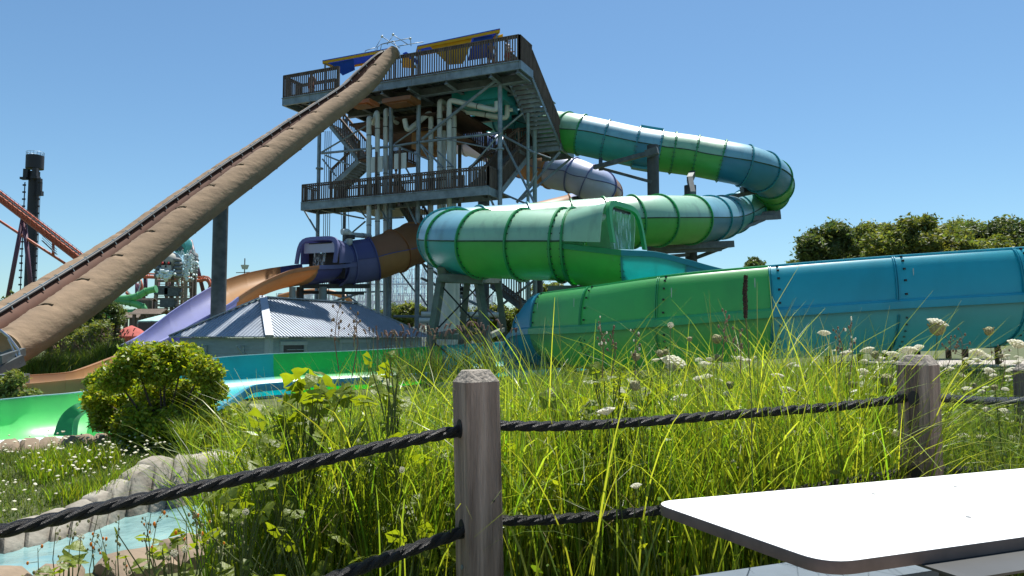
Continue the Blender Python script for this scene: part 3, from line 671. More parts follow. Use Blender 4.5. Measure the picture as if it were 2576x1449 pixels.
for i in range(0, 8):
    c = C2[id2[i]]; t, s, u = f2_[id2[i]]; sh = 'bs' if i < 4 else ('gsf' if i < 6 else 'es')
    up = upper_prof(1 if i < 7 else .6)
    for sgn in (-.03, .012):
        mb = MB(); pr = [(x-.0, z) for x, z in up]
        po = [(x-.05, z) for x, z in up]
        vs = [c+s*(x)+u*z+t*(sgn) for x, z in pr]+[c+s*(x)+u*z+t*sgn for x, z in po]+[c+s*x+u*z+t*(sgn+.018) for x, z in pr]+[c+s*x+u*z+t*(sgn+.018) for x, z in po]
        n = len(pr); fs = []
        for k in range(n-1): fs += [(n+k, n+k+1, k+1, k), (2*n+k, 2*n+k+1, 3*n+k+1, 3*n+k), (n+k, 3*n+k, 3*n+k+1, n+k+1)]
        mb.add(vs, fs); ob('flange', mb, M[sh], bf)
    for sgn in (-.03, .012):
        mb = MB(); r0 = Rf
        pr = [(Rf-(Rf)*math.cos(rad(a)), -.15-Rf*.82*math.sin(rad(a))) for a in range(8, 173, 8)]; po = [(Rf-(Rf+.06)*math.cos(rad(a)), -.15-(Rf*.82+.06)*math.sin(rad(a))) for a in range(8, 173, 8)]
        vs = [c+s*x+u*z+t*sgn for x, z in pr]+[c+s*x+u*z+t*sgn for x, z in po]+[c+s*x+u*z+t*(sgn+.018) for x, z in pr]+[c+s*x+u*z+t*(sgn+.018) for x, z in po]
        n = len(pr); fs = []
        for k in range(n-1): fs += [(n+k, n+k+1, k+1, k), (2*n+k, 2*n+k+1, 3*n+k+1, 3*n+k), (n+k, 3*n+k, 3*n+k+1, n+k+1)]
        mb.add(vs, fs); ob('flange', mb, M[sh], bf)
    for g_ in (-.17,):
        for a in range(12, 120, 9):
            x, z = (Rf-(Rf+.018)*math.cos(rad(a)), -.15-(Rf*.82+.018)*math.sin(rad(a)))
            boltm.box(c+s*x+u*z+t*g_, (.045, .045, .045))
        for k in range(1, 10, 2):
            x, z = up[k]; boltm.box(c+s*(x-.03)+u*z+t*g_, (.045, .045, .045))
    # small white stickers
    if i in (2, 3, 4, 5, 6):
        x, z = up[5]; mb = MB(); mb.box(c+s*(x-.04)+u*(z-.1)-t*.35*(-1 if i % 2 else 1), (.015, .015, .22)); ob('sticker', mb, M['pvc'], bf)
ob('bolts', boltm, M['strap'], gs)['kind'] = 'stuff'
ob('seam_strips', seamm, mat('mildewed_seam', (.03, .075, .04), rough=.8, var=.5, scale=6), gs)['kind'] = 'stuff'
# flume supports
for (px, dd) in ((2178, 14.3), (1700, 14.8), (2450, 14.0), (1500, 16.0)):
    p = WF(px, 900, dd); mb = MB(); zg = ground_z(p.x, p.y); mb.box((p.x, p.y, (.45+zg)/2), (.16, .16, .45-zg)); mb.box((p.x, p.y, .47), (.5, .5, .05))
    tag(ob('flume_support', mb, M['col_dark'], org=(p.x, p.y, zg)), {2178: 'short dark leg under the blue flume panels beside the greyer post', 1700: 'short dark leg under the first green panels, hidden in grass', 2450: 'short dark leg under the rightmost blue panel', 1500: 'short dark leg near the left end of the tall flume'}[px], 'support leg', 'legs under the tall sided flume')
# ---- straight low channel and run-out at the left
ch = thing('low_channel_slide', 'low open channel in green and turquoise running left to the landing pool', 'water slide', tuple(WF(760, 990, 17)))
Rc = .78*SC
farrim = [(1400, 856, 22.5), (1265, 861, 21.3), (1111, 870, 20.3), (900, 883, 19.0), (687, 891, 17.8), (540, 902, 17.0), (430, 925, 16.0), (330, 957, 14.6), (222, 985, 13.0), (90, 998, 12.2), (0, 1007, 11.9), (-120, 1018, 11.6)]
Cc, idc = catmull([WF(*p) for p in farrim], 8); fc = frames(Cc, flat=True); fc = [(t, s*-1, Vector((0, 0, 1))) for t, s, u in fc]  # s toward camera side
if fc[10][1].y > 0: fc = [(t, -s, u) for t, s, u in fc]
chm = ['bteal', 'bteal', 'bgreen', 'bgreen', 'bteal', 'bteal', 'bteal', 'inner_green', 'inner_green', 'inner_green', 'inner_green']
for i in range(len(farrim)-1):
    sg = slice(idc[i], idc[i+1]+1)
    if i < 8:
        pr = [(0, .0), (.02, -.42), (.08, -.62), (.3, -.86), (.7, -1.0), (1.2, -1.1), (1.6, -1.08), (1.86, -.92), (1.92, -.74)]
    else:
        d_ = 1.15 if i < 8 else 1.0
        pr = [(0, 0), (.03, -.3), (.1, -.5), (.3, -.72*d_), (.7, -.92*d_), (1.2, -.98*d_), (1.7, -.98*d_), (2.0, -.95*d_)]
        if i < 9: pr += [(2.2, -.8*d_), (2.3, -.5*d_), (2.34, -.25)]
    mb = MB(); sweep(mb, Cc[sg], fc[sg], thick(pr, .035)); ob('channel_panel', mb, M[chm[i]], ch, smooth=True, sharp=50)
    mb = MB(); sweep(mb, Cc[sg], fc[sg], [(-.10, -.10), (-.10, .02), (.03, .02), (.03, -.012), (-.05, -.012), (-.05, -.10)]); ob('rim', mb, M['pale_rim'], ch)
    if i < 9:
        x, z = pr[-1]; mb = MB(); sweep(mb, Cc[sg], fc[sg], [(x-.02, z), (x-.02, z+.03), (x+.12, z+.03), (x+.14, z-.17), (x+.11, z-.17), (x+.09, z)]); ob('rim', mb, M['es'] if i < 8 else M['green_rim'], ch)
# curved end cheek of the run-out
ck = [WF(250, 1009, 11.6), WF(210, 1011, 11.5), WF(185, 1019, 11.4), WF(160, 1038, 11.35), WF(145, 1062, 11.3), WF(134, 1096, 11.25)]
ckc, _ = catmull(ck, 6); mb = MB(); vs = []; n = len(ckc)
dv = Vector((.0, .28, 0)); 
for k, p in enumerate(ckc):
    w_ = Vector((.28, .0, -.0)) if k > n*.4 else Vector((.10, 0, -.2)); vs += [p, p+dv, p+dv+Vector((.30*(k/n), 0, -.23*(1-k/n)-.02)), p+Vector((.34*(k/n)+.02, 0, -.26*(1-k/n)))]
mb.add(vs, [(k*4+a, k*4+(a+1) % 4, (k+1)*4+(a+1) % 4, (k+1)*4+a) for k in range(n-1) for a in range(4)]+[(0, 1, 2, 3), (n*4-1, n*4-2, n*4-3, n*4-4)])
ob('end_cheek', mb, M['green_rim'], ch, smooth=True, sharp=35)
fm = MB(); 
for k in range(60):
    px = RN.uniform(-80, 140); py = RN.uniform(1088, 1112)-max(0, (px-60))*.08; p = WF(px, py, RN.uniform(11.6, 12.6)); fm.ell((p.x, p.y, -.78), RN.uniform(.15, .4), RN.uniform(.12, .3), RN.uniform(.03, .09), 8, 5, .2, RN)
tag(ob('white_water', fm, M['foam'], smooth=True), kind='stuff')
# ------------------------------------------------------------------ purple and orange slide
ps = thing('purple_orange_slide', 'purple and orange slide with a dark square tube mouth and open chute by the shed', 'water slide', tuple(WF(800, 860, 30)))
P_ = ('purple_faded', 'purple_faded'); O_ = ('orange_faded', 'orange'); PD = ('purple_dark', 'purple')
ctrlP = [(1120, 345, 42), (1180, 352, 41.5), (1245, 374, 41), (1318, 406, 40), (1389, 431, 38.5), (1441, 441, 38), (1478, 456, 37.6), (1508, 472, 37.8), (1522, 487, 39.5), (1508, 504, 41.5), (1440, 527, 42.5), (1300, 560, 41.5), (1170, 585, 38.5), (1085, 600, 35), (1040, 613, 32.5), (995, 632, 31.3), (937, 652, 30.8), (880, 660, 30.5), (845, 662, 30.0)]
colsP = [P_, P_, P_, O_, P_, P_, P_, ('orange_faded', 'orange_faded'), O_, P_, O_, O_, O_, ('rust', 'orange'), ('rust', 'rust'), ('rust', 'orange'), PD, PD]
ringP = ['purple_faded', 'purple_faded', 'purple', 'purple', 'orange', 'purple', 'purple', 'purple', 'orange', 'orange', 'orange', 'orange', 'orange', 'orange', 'rust', 'rust', 'purple_dark', 'purple', 'purple']
pb = MB(); psm = MB()
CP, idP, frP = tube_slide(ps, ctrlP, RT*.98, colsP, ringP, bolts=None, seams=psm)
ob('seam_strips', psm, M['purple_dark'], ps)['kind'] = 'stuff'
hp = [WF(845, 662, 30.0), WF(825, 663, 29.5), WF(805, 664, 29.0)]
HP, _ = catmull(hp, 5); hfp = frames(HP, flat=True); hfp = [(t, s, Vector((0, 0, 1))) for t, s, u in hfp]
def hpp(i):
    t = i/(len(HP)-1); p = 2+2.4*t; pr = []
    for k in range(19):
        a = math.pi*k/18; c, s = math.cos(a), math.sin(a); f = (abs(c)**p+abs(s)**p)**(-1/p); pr.append((RT*f*c, RT*(1+.12*t)*f*s))
    return thick(pr, .04)
mb = MB(); sweep(mb, HP, hfp, hpp); ob('exit_hood', mb, M['purple'], ps, smooth=True, sharp=45)
cP = HP[-1]; tP, sP, uP = hfp[-1]
arch(cP, tP, sP, uP, RT*1.03, RT*1.17, .16, .14, 'purple', ps, tilt=.3)
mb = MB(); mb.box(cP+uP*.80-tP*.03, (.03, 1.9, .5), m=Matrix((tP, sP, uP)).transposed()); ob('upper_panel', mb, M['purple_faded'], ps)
mb = MB(); mb.box(cP+uP*1.02+tP*.0, (.05, 1.3, .05), m=Matrix((tP, sP, uP)).transposed()); ob('water_slot', mb, M['black'], ps)
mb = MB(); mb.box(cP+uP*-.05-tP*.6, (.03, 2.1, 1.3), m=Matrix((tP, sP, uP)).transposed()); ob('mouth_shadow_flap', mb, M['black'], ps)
mb = MB(); vs = []
for k in range(7):
    for q in range(7): vs.append(cP+sP*(-.35+.7*k/6)+uP*(.55-q/6*.9)+tP*(.02+.2*(q/6)**2))
mb.add(vs, [(k*7+q, k*7+q+1, (k+1)*7+q+1, (k+1)*7+q) for k in range(6) for q in range(6)]); ob('water_curtain', mb, M['curtain'], ps)
def flume2(parent, Np, Fp, cols, depth, rimc, bolts=None, rim_m=None, per=7, rimw=.17):
    N_, ix = catmull([WF(*p) for p in Np], per); F_, _ = catmull([WF(*p) for p in Fp], per)
    for i in range(len(Np)-1):
        sg = range(ix[i], ix[i+1]+1); prof = []; vs = []; K = 12
        for j in sg:
            a, b = N_[j], F_[j]
            for off in (0, .04):
                for k in range(K+1):
                    th = math.pi*k/K; s = .5-.5*math.cos(th); vs.append(a.lerp(b, s*(1-2*off*.02)+off*.02)-Vector((0, 0, depth*math.sin(th)**.8+(-off if 0 < k < K else 0))))
        n = 2*(K+1); fs = []
        for r in range(len(sg)-1):
            for k in range(K): fs += [(r*n+k, r*n+k+1, (r+1)*n+k+1, (r+1)*n+k), (r*n+K+1+k, (r+1)*n+K+1+k, (r+1)*n+K+2+k, r*n+K+2+k)]
        mb = MB(); mb.add(vs, fs); ob('chute_panel', mb, M[cols[i]], parent, smooth=True, sharp=50)
        for L_, sg_ in ((N_, -1), (F_, 1)):
            Cs = [L_[j] for j in sg]; ff = frames(Cs, flat=True); o_ = (F_[ix[i]]-N_[ix[i]]).normalized()*sg_; 
            q = 1 if ff[0][1].dot(o_) > 0 else -1; ff = [(t, s*q, Vector((0, 0, 1))) for t, s, u in ff]
            mb = MB(); sweep(mb, Cs, ff, [(0, .02), (.12, .02), (.12, -rimw), (.09, -rimw), (.07, -.01), (0, -.01)]); ob('rim', mb, M[rimc[i]], parent)
    return N_, F_, ix
NR = [(900, 661, 29.9), (848, 667, 28.9), (801, 669, 28.3), (761, 674, 28), (724, 682, 27.7), (671, 704, 27.1), (629, 727, 26.6), (597, 748, 26.2), (571, 767, 25.9), (500, 805, 25.2), (426, 846, 24.4), (370, 872, 23.2)]
FR = [(760, 665, 31.3), (735, 668, 30.7), (705, 672, 30.2), (690, 674, 30), (671, 677, 29.8), (620, 688, 29.2), (571, 704, 28.6), (532, 723, 28.0), (477, 756, 27.3), (426, 790, 26.7), (352, 846, 25.8), (300, 872, 24.8)]
pc = ['purple', 'purple', 'rust', 'rust', 'orange', 'orange', 'orange', 'orange', 'lavender', 'lavender', 'lavender']
NN, FF, ixn = flume2(ps, NR, FR, ['purple_dark', 'purple_dark', 'orange', 'orange', 'orange', 'orange', 'orange', 'lavender', 'lavender', 'lavender', 'lavender'], .95,
       ['purple', 'purple', 'orange_faded', 'orange_faded', 'orange_faded', 'orange_faded', 'orange_faded', 'lavender', 'lavender', 'lavender', 'lavender'])
ro = thing('orange_runout', 'shallow orange chute running level behind the green run-out at the left', 'water slide', tuple(WF(150, 990, 15.5)))
flume2(ro, [(20, 968, 13.6), (75, 966, 14.0), (160, 958, 14.4), (240, 949, 14.9), (330, 938, 15.8)], [(-10, 950, 15.0), (60, 946, 15.6), (165, 939, 16.2), (212, 928, 16.6), (300, 895, 17.8)], ['orange_faded', 'orange_faded', 'orange', 'orange'], .6, ['orange_faded']*4, rimw=.28)
# supports under the chute
sup = thing('chute_support', 'steel frame holding up the purple mouth of the tube behind the shed roof', 'support frame', tuple(WF(800, 860, 30)))
mb = MB(); mb.bar(WF(756, 720, 29), WF(928, 720, 31), .22, .22); mb.bar(WF(756, 735, 29.5), WF(915, 738, 31), .15, .15); ob('cross_beam', mb, M['col_dark'], sup)
for px, d in ((736, 28.5), (755, 29.5), (812, 29.5)):
    a = WF(px, 722, d); mb = MB(); mb.cyl((a.x, a.y, -1), (a.x, a.y, a.z), .19 if px != 736 else .16, 12); ob('leg', mb, M['col_dark'] if px == 755 else M['col_teal'], sup, smooth=True, sharp=40)
# ------------------------------------------------------------------ twin tan fabric-wrapped slide
tsl = thing('tan_twin_slide', 'long straight twin slide wrapped in tan fabric falling from the tower top to lower left', 'water slide', tuple(WF(100, 900, 15)))
nearL = [(993, 128, 29.6, 17), (975, 148, 29.4, 21), (921, 213, 28.3, 23), (850, 268, 27.1, 26), (788, 314, 26.1, 28), (670, 402, 24.3, 32), (556, 487, 22.6, 36), (455, 565, 21.2, 38), (361, 640, 20.0, 41), (275, 704, 18.9, 44), (190, 765, 17.8, 49), (110, 820, 16.8, 53), (52, 858, 16.1, 54), (8, 882, 15.6, 50)]
cN, ixN = catmull([WF(*p[:3]) for p in nearL], 12)
rN = [p[3]*p[2]*SC/FPX for p in nearL]
def r_at(i):
    k = i/12; a = int(min(k, len(rN)-2)); return rN[a]+(rN[a+1]-rN[a])*(k-a)
frN = frames(cN)
Ltot = [0]
for i in range(1, len(cN)): Ltot.append(Ltot[-1]+(cN[i]-cN[i-1]).length)
cN2 = resample(cN, 300); frN2 = frames(cN2)
def r_s(k): return r_at(k/299*(len(cN)-1))
def noise(x, y): return math.sin(x*1.7+y*2.3)*.5+math.sin(x*4.1-y*3.1+1.3)*.3+math.sin(x*9.3+y*7.7)*.2
def tanring(k, a, R, ph=0):
    s = Ltot[-1]*k/299; fr1 = (s/1.75) % 1; sag = min(1, fr1/.16)*(1-.35*fr1)
    up = max(0, math.sin(rad(a)))
    tp_ = max(0., math.sin(rad(a+25)))
    w = 1-.13*(1-sag)*tp_+.008*noise(s*1.2+ph, a*.05)+.016*noise(s*5+a*.05, 3+ph)*tp_+.018*noise(s*9+ph+a*.03, a*.10)*(.4+tp_)
    return R*w
NS = 28
mb = MB(); vs = []
for k in range(300):
    t, s, u = frN2[k]; R = r_s(k)
    for j in range(NS): a = 360*j/NS; rr = tanring(k, a, R); vs.append(cN2[k]+(s*math.cos(rad(a))+u*math.sin(rad(a)))*rr)
mb.add(vs, [(k*NS+j, (k+1)*NS+j, (k+1)*NS+(j+1) % NS, k*NS+(j+1) % NS) for k in range(299) for j in range(NS)]+[tuple(range(NS-1, -1, -1)), tuple(299*NS+j for j in range(NS))])
ob('near_lane_wrap', mb, M['tan'], tsl, smooth=True)
# far lane: tan top, brown trough side, black rail with clips
cF = []
sgn = 1
for k in range(300):
    t, s, u = frN2[k]; h = s.copy(); h.z = 0; h.normalize()
    if h.x > 0: h = -h
    x_ = k/299; w = .93*SC*(1-.0*x_)
    if x_ < .12: w *= .7+.3*x_/.12
    cF.append(cN2[k]+h*w*(.70+.46*min(1, x_*3)))
frF = frames(cF)
if frF[50][1].x < 0: frF = [(t, -s, s.cross(t)*1 if False else u) for t, s, u in frF]
def aim(k): 
    t, s, u = frF[k]; return s, u
def lane(a0, a1, n, m, name, rf=1., noisy=True, k0=0, k1=300):
    mb = MB(); vs = []; K = k1-k0
    for k in range(k0, k1):
        s, u = aim(k); R = r_s(k)*.97
        for j in range(n+1):
            a = a0+(a1-a0)*j/n; rr = tanring(k, a, R, 5) if noisy else R*rf; vs.append(cF[k]+(s*math.cos(rad(a))+u*math.sin(rad(a)))*rr)
    mb.add(vs, [(k*(n+1)+j, (k+1)*(n+1)+j, (k+1)*(n+1)+j+1, k*(n+1)+j+1) for k in range(K-1) for j in range(n)]); return ob(name, mb, M[m], tsl, smooth=True)
lane(60, 300, 20, 'tan', 'far_lane_wrap')
lane(-60, 60, 9, 'brown_in', 'trough_wall', rf=.93, noisy=False)
mb = MB(); rail = []
for k in range(0, 300, 2):
    s, u = aim(k); R = r_s(k); rail.append(cF[k]+(s*math.cos(rad(57))+u*math.sin(rad(57)))*R*1.02)
mb.tube(rail, .055, 6); ob('rim_rail', mb, M['strap'], tsl, smooth=True)
mb = MB(); rail2 = [p+Vector((0, 0, .07)) for p in rail]; mb.tube(rail2, .022, 5); ob('rope_edge', mb, M['steel'], tsl)
for i in range(2, len(rail)-1, 4):
    mb = MB(); p = rail[i]; d = (rail[i+1]-rail[i]).normalized(); s, u = aim(i*2)
    mb.bar(p+Vector((0, 0, .10)), p+s*.08-u*.10, .022, .022); mb.bar(p+Vector((0, 0, .10)), p-s*.08+Vector((0, 0, .08)), .025, .025); ob('clip', mb, M['pvc'], tsl)
M['tan_seam'] = mat('seam_fabric', (.15, .105, .06), rough=.95)
# seams in the fabric and a few taped patches
for k in range(8, 296):
    s = Ltot[-1]*k/299
    if int(s/1.75) != int(Ltot[-1]*(k-1)/299/1.75):
        t, ss, u = frN2[k]; R = r_s(k); mb = MB(); pts = []
        for a in range(-95, 120, 8): pts.append(cN2[k]+(ss*math.cos(rad(a))+u*math.sin(rad(a)))*(tanring(k, a, R)+.018))
        vs = []
        for q, p in enumerate(pts): vs += [p-t*.035, p+t*.035, p+t*.02+(p-cN2[k]).normalized()*.03, p-t*.02+(p-cN2[k]).normalized()*.03]
        mb.add(vs, [(q*4+c, q*4+(c+1) % 4, (q+1)*4+(c+1) % 4, (q+1)*4+c) for q in range(len(pts)-1) for c in range(4)]); ob('fabric_seam', mb, M['tan_seam'], tsl, smooth=True)
for k, a0, a1, wd in ((52, -8, 20, .14), (67, -12, 25, .14), (90, -6, 22, .14), (106, -30, -8, .13), (60, -20, -10, .3)):
    t, ss, u = frN2[k]; R = r_s(k); mb = MB(); vs = []
    for a in np.linspace(a0, a1, 6):
        for w_ in (-wd/2, wd/2): vs.append(cN2[k]+(ss*math.cos(rad(a))+u*math.sin(rad(a)))*(R*1.035)+t*w_)
    mb.add(vs, [(q*2, q*2+1, q*2+3, q*2+2) for q in range(5)]); ob('tape_patch', mb, M['tan_patch'], tsl)
# hoops and rails at the slide heads
hd = MB()
H = lambda *p: WF(*p)
for path in ([(946, 133, 30), (950, 118, 30), (958, 112, 30.2), (1010, 100, 30.4), (1030, 96, 30.5), (1033, 101, 30.5), (1034, 116, 30.5)],
             [(945, 121, 30), (961, 92, 30.3), (1006, 121, 30)], [(974, 112, 29.8), (989, 88, 30), (1025, 111, 30.2)],
             [(918, 131, 30), (920, 127, 30), (943, 120, 30), (945, 133, 30)], [(1002, 116, 29.4), (1048, 108, 29.8), (1065, 106, 30)], [(994, 112, 29.5), (1000, 122, 29.4), (1006, 140, 29.3), (1010, 158, 29.3)],
             [(956, 131, 29.8), (960, 111, 29.8), (990, 103, 29.8), (998, 118, 29.6)], [(1005, 116, 29.5), (1022, 112, 29.8)]):
    hd.tube([H(*p) for p in path], .019, 6)
ob('hoop_rail', hd, M['steel'], tsl, smooth=True)
for px, py in ((961, 92), (989, 87), (1032, 97)):
    mb = MB(); p = H(px, py, 30); mb.ell(tuple(p), .07, .07, .07, 8, 6); ob('knob', mb, M['pvc'], tsl, smooth=True)
# steel cradle at the foot of the slide
fr_ = thing('slide_foot_frame', 'grey steel cradle holding the lower end of the tan slide at the left edge', 'steel frame', tuple(WF(10, 960, 14.6)))
mb = MB()
mb.bar(WF(0, 905, 14.5), WF(60, 885, 15.2), .10, .2); mb.bar(WF(-30, 950, 14.3), WF(58, 905, 15), .10, .26); ob('main_beam', mb, M['steel_d'], fr_)
mb = MB(); mb.tube([WF(0, 830, 15), WF(22, 848, 15), WF(45, 878, 15), WF(55, 915, 15)], .035, 6); mb.tube([WF(20, 852, 14.9), WF(50, 912, 14.9)], .02, 5); ob('end_hoop', mb, M['metal'], fr_)
for a_, b_ in (((-20, 880, 14.8), (40, 905, 15)), ((-20, 925, 14.8), (40, 885, 15)), ((-20, 900, 14.8), (30, 880, 14.9))):
    mb = MB(); mb.bar(WF(*a_), WF(*b_), .07, .07); ob('brace', mb, M['steel_d'], fr_)
a = WF(-6, 950, 14.6); mb = MB(); mb.cyl((a.x, a.y, -1.0), (a.x, a.y, a.z+.3), .16, 12); ob('leg', mb, M['steel'], fr_, smooth=True, sharp=40)
mb = MB(); mb.box(tuple(WF(24, 968, 14.2)), (.7, .5, .5), rz=.3); ob('pump_box', mb, M['steel_d'], fr_)
a = WF(551, 700, 25.3); mb = MB(); top_ = WF(551, 500, 25.3)
cl = thing('slide_column', 'tall dark steel column rising from behind the shed roof to the tan slide', 'column', (a.x, a.y, -1))
mb.cyl((a.x, a.y, -1), (a.x, a.y, top_.z), .31, 28); ob('shaft', mb, M['steel_d'], cl, smooth=True, sharp=40)
mb = MB(); mb.bar((a.x, a.y, top_.z-.2), tuple(cN2[int(300*.49)]), .2, .2); ob('arm', mb, M['steel_d'], cl)

# ------------------------------------------------------------------ black slide columns with arms
def column(px, topy, d, r, label, m='col_dark', arms=(), cap=True, sides=20):
    a = WF(px, 850, d); zt = WF(px, topy, d).z
    t = thing('support_column', label, 'column', (a.x, a.y, -1), 'columns carrying the tube slides')
    mb = MB(); mb.cyl((a.x, a.y, -1), (a.x, a.y, zt), r, sides); ob('shaft', mb, M[m], t, smooth=True, sharp=40)
    for p, q, w in arms: mb = MB(); mb.bar(WF(*p), WF(*q), w, w*1.1); ob('arm', mb, M['steel_d'], t)
    return t
column(1648, 366, 30, .30, 'tallest black round column with two arms reaching left to the upper green tube', arms=[((1495, 421, 31.8), (1650, 381, 29.6), .2), ((1508, 422, 32), (1640, 458, 29.8), .14), ((1511, 402, 33), (1511, 424, 32), .22), ((1625, 388, 29.7), (1655, 378, 29.5), .32)])
column(1742, 467, 31, .31, 'black column topped by a short bent bracket under the upper tube', arms=[((1742, 437, 32.4), (1735, 452, 31), .3), ((1735, 450, 31), (1742, 486, 30.6), .26), ((1632, 622, 28), (1842, 614, 30), .3), ((1640, 633, 28.4), (1812, 626, 29.8), .22), ((1650, 640, 29), (1700, 628, 29.5), .18),
        ((1742, 652, 31), (1832, 618, 30.5), .16), ((1742, 640, 31), (1680, 645, 30), .16), ((1819, 499, 33.5), (1925, 478, 34), .2), ((1866, 478, 34), (1926, 470, 34.5), .34), ((1859, 551, 34), (1960, 546, 37), .26), ((1890, 545, 36), (1957, 538, 37.5), .4), ((1852, 580, 33), (1922, 552, 36), .16), ((1742, 560, 31), (1819, 499, 33.5), .16), ((1742, 600, 31), (1855, 580, 33), .2)])
column(1356, 511, 36, .24, 'short topped column just behind the green tube by the tower', arms=[((1264, 528, 34.5), (1468, 505, 38.5), .16), ((1440, 503, 38.4), (1486, 497, 38.6), .35), ((1445, 505, 38.5), (1425, 520, 37), .14)])
column(1216, 496, 33.5, .33, 'wide grey column inside the tower behind the stairs', m='steel_d')
column(1127, 700, 27, .33, 'middle of three thick pale pillars under the tower', m='pvc')
column(1112, 700, 27.5, .24, 'leftmost of three thick pale pillars under the tower', m='pvc')
column(1142, 700, 27.8, .26, 'rightmost of three thick pale pillars under the tower', m='pvc')
# four-legged trestle under the left bend
tr = thing('trestle', 'olive steel trestle with crossed rods under the left bend of the green tube', 'steel frame', tuple(WF(1170, 880, 21.5)))
legs = [((1110, 700, 20.6), (1084, 866, 20.2)), ((1176, 706, 22.8), (1160, 864, 23.0)), ((1203, 703, 20.6), (1226, 862, 20.2)), ((1252, 706, 22.8), (1271, 860, 23.0))]
lg = []
for a, b in legs:
    A, B = WF(*a), WF(*b); e = A+(B-A)*((A.z+1.0)/(A.z-B.z)); lg.append((A, e)); mb = MB(); mb.bar(A, e, .24, .24); ob('leg', mb, M['col_olive'], tr)
L_ = lambda i, f: lg[i][0].lerp(lg[i][1], f)
for i, j, f, g, w in ((0, 2, .0, .0, .3), (1, 3, 0, 0, .25), (0, 1, 0, 0, .2), (2, 3, 0, 0, .2), (0, 2, .47, .47, .18), (1, 3, .42, .42, .2), (0, 1, .47, .42, .16), (2, 3, .47, .42, .16)):
    mb = MB(); mb.bar(L_(i, f), L_(j, g), w, w); ob('beam', mb, M['col_olive'], tr)
for i, j, f, g in ((0, 2, .05, .45), (2, 0, .05, .45), (1, 3, .05, .4), (3, 1, .05, .4), (0, 2, .5, .9), (2, 0, .5, .9), (1, 3, .46, .9), (3, 1, .46, .9)):
    mb = MB(); mb.tube([L_(i, f), L_(j, g)], .03, 5); ob('rod', mb, M['strap'], tr)
pd = MB(); pd.bar(WF(1105, 700, 20.5), WF(1215, 706, 20.5), .5, .25); pd.bar(WF(1112, 690, 20.8), WF(1128, 676, 21.2), .3, .5); ob('saddle', pd, M['col_olive'], tr)
sd = thing('saddle_support', 'dark steel saddle under the exit end of the front green tube', 'steel frame', tuple(WF(1430, 880, 18.7)))
a = WF(1430, 745, 18.9); mb = MB(); mb.box((a.x, a.y, (a.z-1)/2), (.5, .4, a.z+1)); mb.box((a.x, a.y, a.z+.15), (1.3, .5, .35)); ob('pier', mb, M['col_olive'], sd)

# ------------------------------------------------------------------ shed with ribbed hip roof
U_ = Vector((.423, .906, 0)); V_ = Vector((-.906, .423, 0)); d0 = 22*SC
C0 = WF(678, 846, 22); ze = C0.z; wS = 4.1*SC; lS = 8.9*SC; C0 = Vector((C0.x, C0.y, 0))
shed = thing('shed', 'low shed with blue-grey ribbed hip roof and lapped siding behind the turquoise channel', 'shed', (C0.x, C0.y, -1.2))
HP3 = lambda a, b, z: C0+U_*a+V_*b+Vector((0, 0, z))
ov = .0; rh = 1.27*SC
cor = [HP3(0, 0, ze), HP3(lS, 0, ze), HP3(lS, wS, ze), HP3(0, wS, ze)]; R1_ = HP3(wS/2, wS/2, ze+rh); R2_ = HP3(lS-wS/2, wS/2, ze+rh)
R1_ = HP3(wS/2*.92, wS/2, ze+rh)
def roof_face(A, B, R_a, R_b, step, nrm_up=True):
    """eave A-B, ridge R_a-R_b ; a corrugated face as one mesh plus individual ribs"""
    mb = MB(); th = Vector((0, 0, -.04)); vs = [A, B, R_b, R_a, A+th, B+th, R_b+th, R_a+th]
    if (R_a-R_b).length < .01: mb.add([A, B, R_a, A+th, B+th, R_a+th], [(0, 1, 2), (5, 4, 3), (0, 3, 4, 1)])
    else: mb.add(vs, [(0, 1, 2, 3), (7, 6, 5, 4), (0, 4, 5, 1)])
    ob('roof_plane', mb, M['roof'], shed)
    e = (B-A); L = e.length; e.normalize(); mid_ = (R_a+R_b)/2; up = (mid_-A); up = up-e*up.dot(e); H_ = up.length; up.normalize(); nr = e.cross(up)
    if nr.z < 0: nr = -nr
    ra = (R_a-A).dot(e); rb = (R_b-A).dot(e); n = int(L/step)
    for k in range(1, n):
        x = k*L/n
        h = H_*x/ra if x < ra else (H_ if x <= rb else H_*(L-x)/(L-rb))
        p = A+e*x-up*.03; q = A+e*x+up*h; w = .026; hh = .032; mb = MB()
        mb.add([p-e*w, p+e*w, p+e*w*.4+nr*hh, p-e*w*.4+nr*hh, q-e*w, q+e*w, q+e*w*.4+nr*hh, q-e*w*.4+nr*hh], [(0, 1, 2, 3), (0, 4, 5, 1), (1, 5, 6, 2), (2, 6, 7, 3), (3, 7, 4, 0), (4, 7, 6, 5)]); ob('rib', mb, M['roof'], shed)
roof_face(cor[0], cor[1], R1_, R2_, .185); roof_face(cor[3], cor[0], R1_, R1_, .185)
roof_face(cor[1], cor[2], R2_, R2_, .5); roof_face(cor[2], cor[3], R2_, R1_, .5)
for a, b in ((cor[0], R1_), (cor[3], R1_), (cor[1], R2_), (cor[2], R2_), (R1_, R2_)):
    mb = MB(); mb.bar(a+Vector((0, 0, .03)), b+Vector((0, 0, .05)), .30 if b is not R2_ or a is R1_ else .16, .05); ob('ridge_cap', mb, M['roof'], shed)
ins_ = .28
